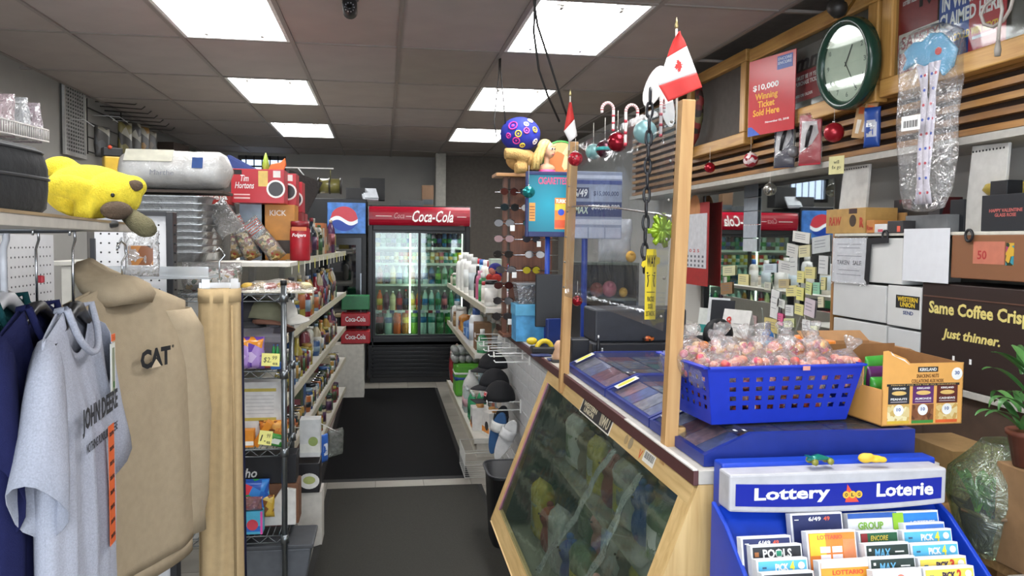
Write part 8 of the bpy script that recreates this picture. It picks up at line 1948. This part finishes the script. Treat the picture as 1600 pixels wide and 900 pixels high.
for (lab, a, c, py, tier, colr, kind) in sl_:
    yy = LY-.03-.055*tier
    p0, p1 = P(a, py, yy), P(c, py, yy)
    w = (p1.x-p0.x)*.985; H = .19
    t = thing('slip_stack', lab, 'slip stack', ((p0.x+p1.x)/2, yy, p0.z), 0, 'slip stacks in the lottery stand', rx=-14)
    b = MB(); b.box(-w/2, w/2, .001, .026, -H, 0); b.build('slips', mat('#dcdde0', .6), t, bevel=.001)
    m_ = .0004; top = lambda x, z, o=m_: FR(x*w, -o, z)
    if kind != 'group': panel(t, top(0, -.092, .0), w*.93, .175, mat(colr, .4), 'printed_front', .0012)
    o2 = .0022
    if kind == '649': text('6/49', t, top(-.05, -.014, o2), WHITE, w=w*.24, h=.010); text('49', t, top(.18, -.014, o2), mat('#d8604a', .4), w=w*.12, h=.010); panel(t, top(-.4, -.015, o2), w*.08, .002, WHITE, 'printed_line'); panel(t, top(0, -.05, .0018), w*.5, .02, mat('#c8ccd8', .5), 'printed_grid')
    elif kind == 'group': panel(t, top(0, -.006, .001), w, .012, mat('#2f5aa8', .4), 'printed_band', .0012); text('GROUP', t, top(-.05, -.030, o2), mat('#7aa83a', .4), w=w*.52, h=.018, bold=.03); text('PLAY', t, top(-.05, -.055, o2), mat('#27366a', .4), w=w*.52, h=.018, bold=.03)
    elif kind == 'lott': panel(t, top(-.36, -.09, .0016), w*.22, .175, mat('#8ab82e', .4), 'printed_field', .0012); text('LOTTERIES', t, top(.14, -.028, .003), WHITE, w=w*.5, h=.009)
    elif kind == 'enc': text('ENCORE', t, top(.0, -.016, o2), mat('#c8b44a', .4), w=w*.45, h=.012, shear=.2); panel(t, top(-.38, -.02, .0016), w*.16, .03, mat('#8a2a2e', .4), 'printed_corner')
    elif kind.startswith('PiCK'):
        text('PiCK', t, top(-.02, -.018, o2), WHITE if kind == 'PiCK4' else mat('#3a2a4a', .4), w=w*.26, h=.016, bold=.04); text(kind[-1], t, top(.18, -.017, o2), mat('#f0e040' if kind == 'PiCK4' else '#c83a2e', .4), w=w*.09, h=.022, bold=.04); disc(t, top(.36, -.016, o2), .008, WHITE, 'printed_disc'); panel(t, top(-.36, -.018, o2), w*.08, .004, mat('#3a5a7a', .5), 'printed_mark')
    elif kind == 'POOLS': text('POOLS', t, top(.0, -.019, o2), WHITE, w=w*.56, h=.020, bold=.03); panel(t, top(.03, -.019, .003), w*.10, .012, mat('#2a8a6a', .4), 'printed_goal'); panel(t, top(-.4, -.02, o2), w*.08, .01, mat('#a86a3a', .4), 'printed_mark')
    elif kind == 'MAX': text('MAX', t, top(-.12, -.022, o2), mat('#6ab0d8', .4), w=w*.36, h=.02, bold=.02, shear=.15); panel(t, top(.26, -.02, o2), w*.2, .003, WHITE, 'printed_line'); panel(t, top(-.4, -.014, o2), w*.05, .006, WHITE, 'printed_mark')
    elif kind == 'orange':
        panel(t, top(-.3, -.03, .0016), w*.32, .05, mat('#f0c83a', .4), 'printed_glow', .0012); text('LOTTARIO', t, top(-.05, -.014, .003), mat('#e0604a', .4), w=w*.5, h=.010)
        for i in range(2):
            for j in range(2): panel(t, top(-.16+.24*i, -.042-.018*j, .003), w*.2, .014, mat('#e8e6ee', .5), 'printed_box')
        for i in range(9): panel(t, top(.22+.028*i, -.05, .003), w*.008, .06, mat('#f0b89a', .5), 'printed_line', .0003)
    elif kind == 'lot2': panel(t, top(0, -.008, .0016), w*.93, .016, mat('#e4e0dc', .5), 'printed_band', .0012); text('LOTTARIO', t, top(.05, -.026, .003), mat('#d8503a', .4), w=w*.6, h=.01)
    elif kind == 'mark': disc(t, top(.05, -.02, o2), .01, mat('#d8806a', .4), 'printed_disc')
# toys on top of the stand
t = thing('toy_car', 'translucent teal toy race car on top of the lottery stand', 'toy car', (P(1287, 742, LY).x, LY+.02, lz1-.001), 4)
tg = mat('#1c7a6c', .15, .2)
b = MB(); rings = []
for (x, w_, h_) in ((-.034, .006, .006), (-.024, .011, .012), (-.006, .012, .017), (.008, .011, .013), (.024, .009, .008), (.034, .004, .005)): rings.append([(x, w_*math.cos(2*PI*i/10), .009+h_*.5+h_*.5*math.sin(2*PI*i/10)) for i in range(10)])
b.loft(rings); b.build('car_body', tg, t)
for (x, y) in ((-.022, -.013), (-.022, .013), (.022, -.012), (.022, .012)): b = MB(); b.lathe([(.008, -.004), (.008, .004)], 12, 0, T(x, y, .008) @ RX(90)); b.build('wheel', mat('#8a8a3a', .3), t)
b = MB(); b.box(-.034, -.026, -.014, .014, .018, .021); b.build('spoiler', tg, t)
t = thing('toy_lump', 'yellow rubber toy lying on top of the lottery stand', 'toy', (P(1366, 742, LY).x, LY+.015, lz1-.001), -8)
b = MB(); b.ball((-.015, 0, .012), (.02, .014, .013), 12, 8); b.ball((.01, 0, .010), (.02, .013, .010), 12, 8); b.ball((.028, 0, .008), (.013, .011, .008), 10, 7); b.ball((-.006, -.004, .017), (.012, .01, .009), 10, 7); b.build('toy_body', mat('#e0b83a', .5), t, remesh=.003)
# ---- lower right corner: crate, wrapped plant, potted plant
LGX = P(1512, 800, 2.1).x
t = thing('side_table', 'low wooden side table beside the counter end', 'table', (LGX+.30, 2.18, 0))
tz = P(1570, 862, 2.05).z
b = MB(); b.box(-.29, .12, -.28, .30, tz-.03, tz); b.build('table_top', wood('#8d6a42', '#b08a5a', 5, 'X'), t, bevel=.003)
for sx_ in (-1, 1):
    for sy_ in (-1, 1): b = MB(); b.box(-.085+sx_*.18-.02, -.085+sx_*.18+.02, .01+sy_*.26-.02, .01+sy_*.26+.02, 0, tz-.03); b.build('leg', wood('#7a5a38', '#9a7448', 5, 'Z'), t)
carton('cardboard box lying behind the wrapped plant', (P(1552, 740, 2.5).x-.05, 2.6, .55), .25, .26, P(1552, 700, 2.5).z-.55, mat('#9a7a4e', .7), None, 'H', INK, name='shipping_box', tx=.05, ty=.05, tz=.85)
b = MB(); b.box(-.12, .10, -.13, .13, 0, .549); o = tag(b.build('low_crate', mat('#5a4836', .7), bevel=.004), 'low brown crate supporting the cardboard box', 'crate'); o.location = (P(1552, 740, 2.5).x-.05, 2.6, 0)
# wrapped plant basket
q = P(1572, 858, 2.04)
t = thing('wrapped_plant', 'green plant in a dark pot wrapped in clear cellophane', 'plant', (q.x, 2.06, tz+.001))
b = MB(); b.lathe([(.07, 0), (.09, .03), (.11, .10), (.105, .105), (.09, .09)], 20); b.build('pot', mat('#37332e', .6, var=.3, scale=30), t)
for k in range(7):
    a = 2*PI*k/7; b = MB(); b.tube([(.1*math.cos(a), .1*math.sin(a), .10), (.13*math.cos(a+.5), .13*math.sin(a+.5), .125), (.1*math.cos(a+1), .1*math.sin(a+1), .11)], .006, 6); b.build('twig', mat('#6a5640', .7), t)
rg = rngs(41); lg_ = [mat(c, .5) for c in ('#5f9a3a', '#7ab84a', '#4a8238')]
def leafmesh(L_, W_, bend):
    def f():
        b = MB(); b.grid(lambda u, v: ((u-.5)*2*W_*math.sin(PI*min(1, v*.94+.06))**.8, L_*v*math.cos(bend*v), L_*.75*math.sin(1.1*v)*(1-.5*v*bend)), 2, 7); return b
    return f
for k in range(46):
    o = prt('leaf', ('wl', k % 4), leafmesh([.10, .12, .14, .08][k % 4], .014, [.3, .6, .9, .4][k % 4]), lg_[k % 3], t); o.location = (rg.uniform(-.06, .06), rg.uniform(-.06, .06), .09+rg.uniform(0, .04)); o.rotation_euler = (R_(rg.uniform(-10, 40)), 0, rg.uniform(0, 2*PI))
b = MB(); rings = []; n = 24
for (k, z) in ((.9, .0), (1.05, .08), (1.2, .16), (1.15, .22), (.7, .28), (.5, .31)): rings.append([(.118*k*math.cos(2*PI*i/n)*(1+.07*math.sin(4*i+20*z)), .118*k*math.sin(2*PI*i/n)*(1+.07*math.sin(5*i)), z) for i in range(n)])
b.loft(rings, cap=False); b.build('cellophane', film('#f4fff0', .2, .1, .9, 18, .04), t, solid=.0006)
panel(t, T(-.02, -.22, .002), .2, .1, mat('#9a968e', .5), 'paper_sheet', .001)
# potted arching plant
q = P(1606, 722, 1.93)
t = thing('potted_plant', 'arching long-leaved plant in a brown pot at the right edge', 'plant', (q.x, 1.93, q.z-.01))
b = MB(); b.lathe([(.035, 0), (.05, .08), (.056, .082), (.056, .095), (.048, .095)], 18); b.build('pot', mat('#6a3a2a', .5), t); b = MB(); b.lathe([(.047, .085), (.0, .088)], 18); b.build('soil', mat('#2a201a', .9), t)
def blade(L_, W_, droop):
    def f():
        b = MB(); b.grid(lambda u, v: ((u-.5)*2*W_*(math.sin(PI*(.08+.9*v))**.7), L_*(math.sin(v*droop)/droop*1.0), L_*(.9*v-1.0*v*v*droop*.55)+.004*abs(u-.5)), 4, 10); return b
    return f
dg = [mat(c, .4) for c in ('#2f5a2a', '#3d6c34', '#4a7a3e')]
for k in range(26):
    o = prt('leaf', ('pb', k % 4), blade([.20, .17, .22, .14][k % 4], .011, [1.2, 1.5, 1.0, .8][k % 4]), dg[k % 3], t); o.location = (rg.uniform(-.02, .02), rg.uniform(-.02, .02), .09+.05*(k % 4)); o.rotation_euler = (0, 0, rg.uniform(0, 2*PI))
b = MB(); b.tube([(0, 0, .08), (0, 0, .25)], .006, 6); b.build('stem', mat('#5a6a3a', .6), t)
b = MB(); b.box(-.055, .06, -.06, .06, 0, q.z-.012-tz-.002); o = tag(b.build('plant_box', mat('#8a6a48', .7), bevel=.004), 'brown box lifting the potted plant at the right edge', 'box'); o.location = (q.x+.02, 1.94, tz+.001)
# ---- ceiling extras
p = PZ(547, 6, CEIL-.03)
t = thing('security_camera', 'black bullet security camera on the ceiling', 'security camera', (p.x, p.y, CEIL-.005))
b = MB(); b.lathe([(.04, -.01), (.04, 0), (.03, .004)], 16); b.build('mount', mat('#4a4644', .5), t); b = MB(); b.lathe([(.03, 0), (.034, .015), (.034, .07), (.02, .08)], 18, 0, T(0, -.03, -.045) @ RX(-80) @ T(0, 0, -.08)); 
b = MB(); b.lathe([(.028, -.05), (.034, -.045), (.034, .05), (.026, .055)], 18, 0, T(0, -.02, -.05) @ RX(78)); b.build('housing', mat('#1d1c1e', .35), t)
b = MB(); b.lathe([(.012, .0), (.014, .004), (.008, .006)], 14, 0, T(0, -.076, -.061) @ RX(78)); b.build('lens', mat('#0a0a0c', .08), t)
for k in range(10):
    a = 2*PI*k/10; b = MB(); b.ball((.021*math.cos(a), -.0755, -.061+.021*math.sin(a)), .003, 6, 5); b.build('led', mat('#8a8a90', .3), t)
for k, (pts, lab) in enumerate(((((834, 0, 3.7), (840, 40, 3.75), (858, 95, 3.8), (880, 165, 3.85), (893, 200, 3.9)), 'long black cable hanging from the ceiling over the counter'), (((836, 0, 3.72), (834, 50, 3.75), (842, 110, 3.8), (856, 150, 3.85), (874, 190, 3.9)), 'second black cable hanging over the counter'), (((780, 110, 5.2), (776, 150, 5.1), (772, 190, 5.05), (776, 215, 5.05)), 'left thin cable down to the plush on the stand'), (((782, 110, 5.2), (786, 150, 5.1), (790, 195, 5.05)), 'right thin cable down to the plush on the stand'))):
    t = thing('hanging_cable', lab, 'cable', (0, 0, 0), 0, 'cables hanging from the ceiling')
    pp = [P(*q_) for q_ in pts]; up = Vector((pp[0].x, pp[0].y, CEIL)); b = MB(); b.tube([up]+pp, .0055 if k < 2 else .004, 6); b.build('cable', mat('#1d1a18', .5), t)
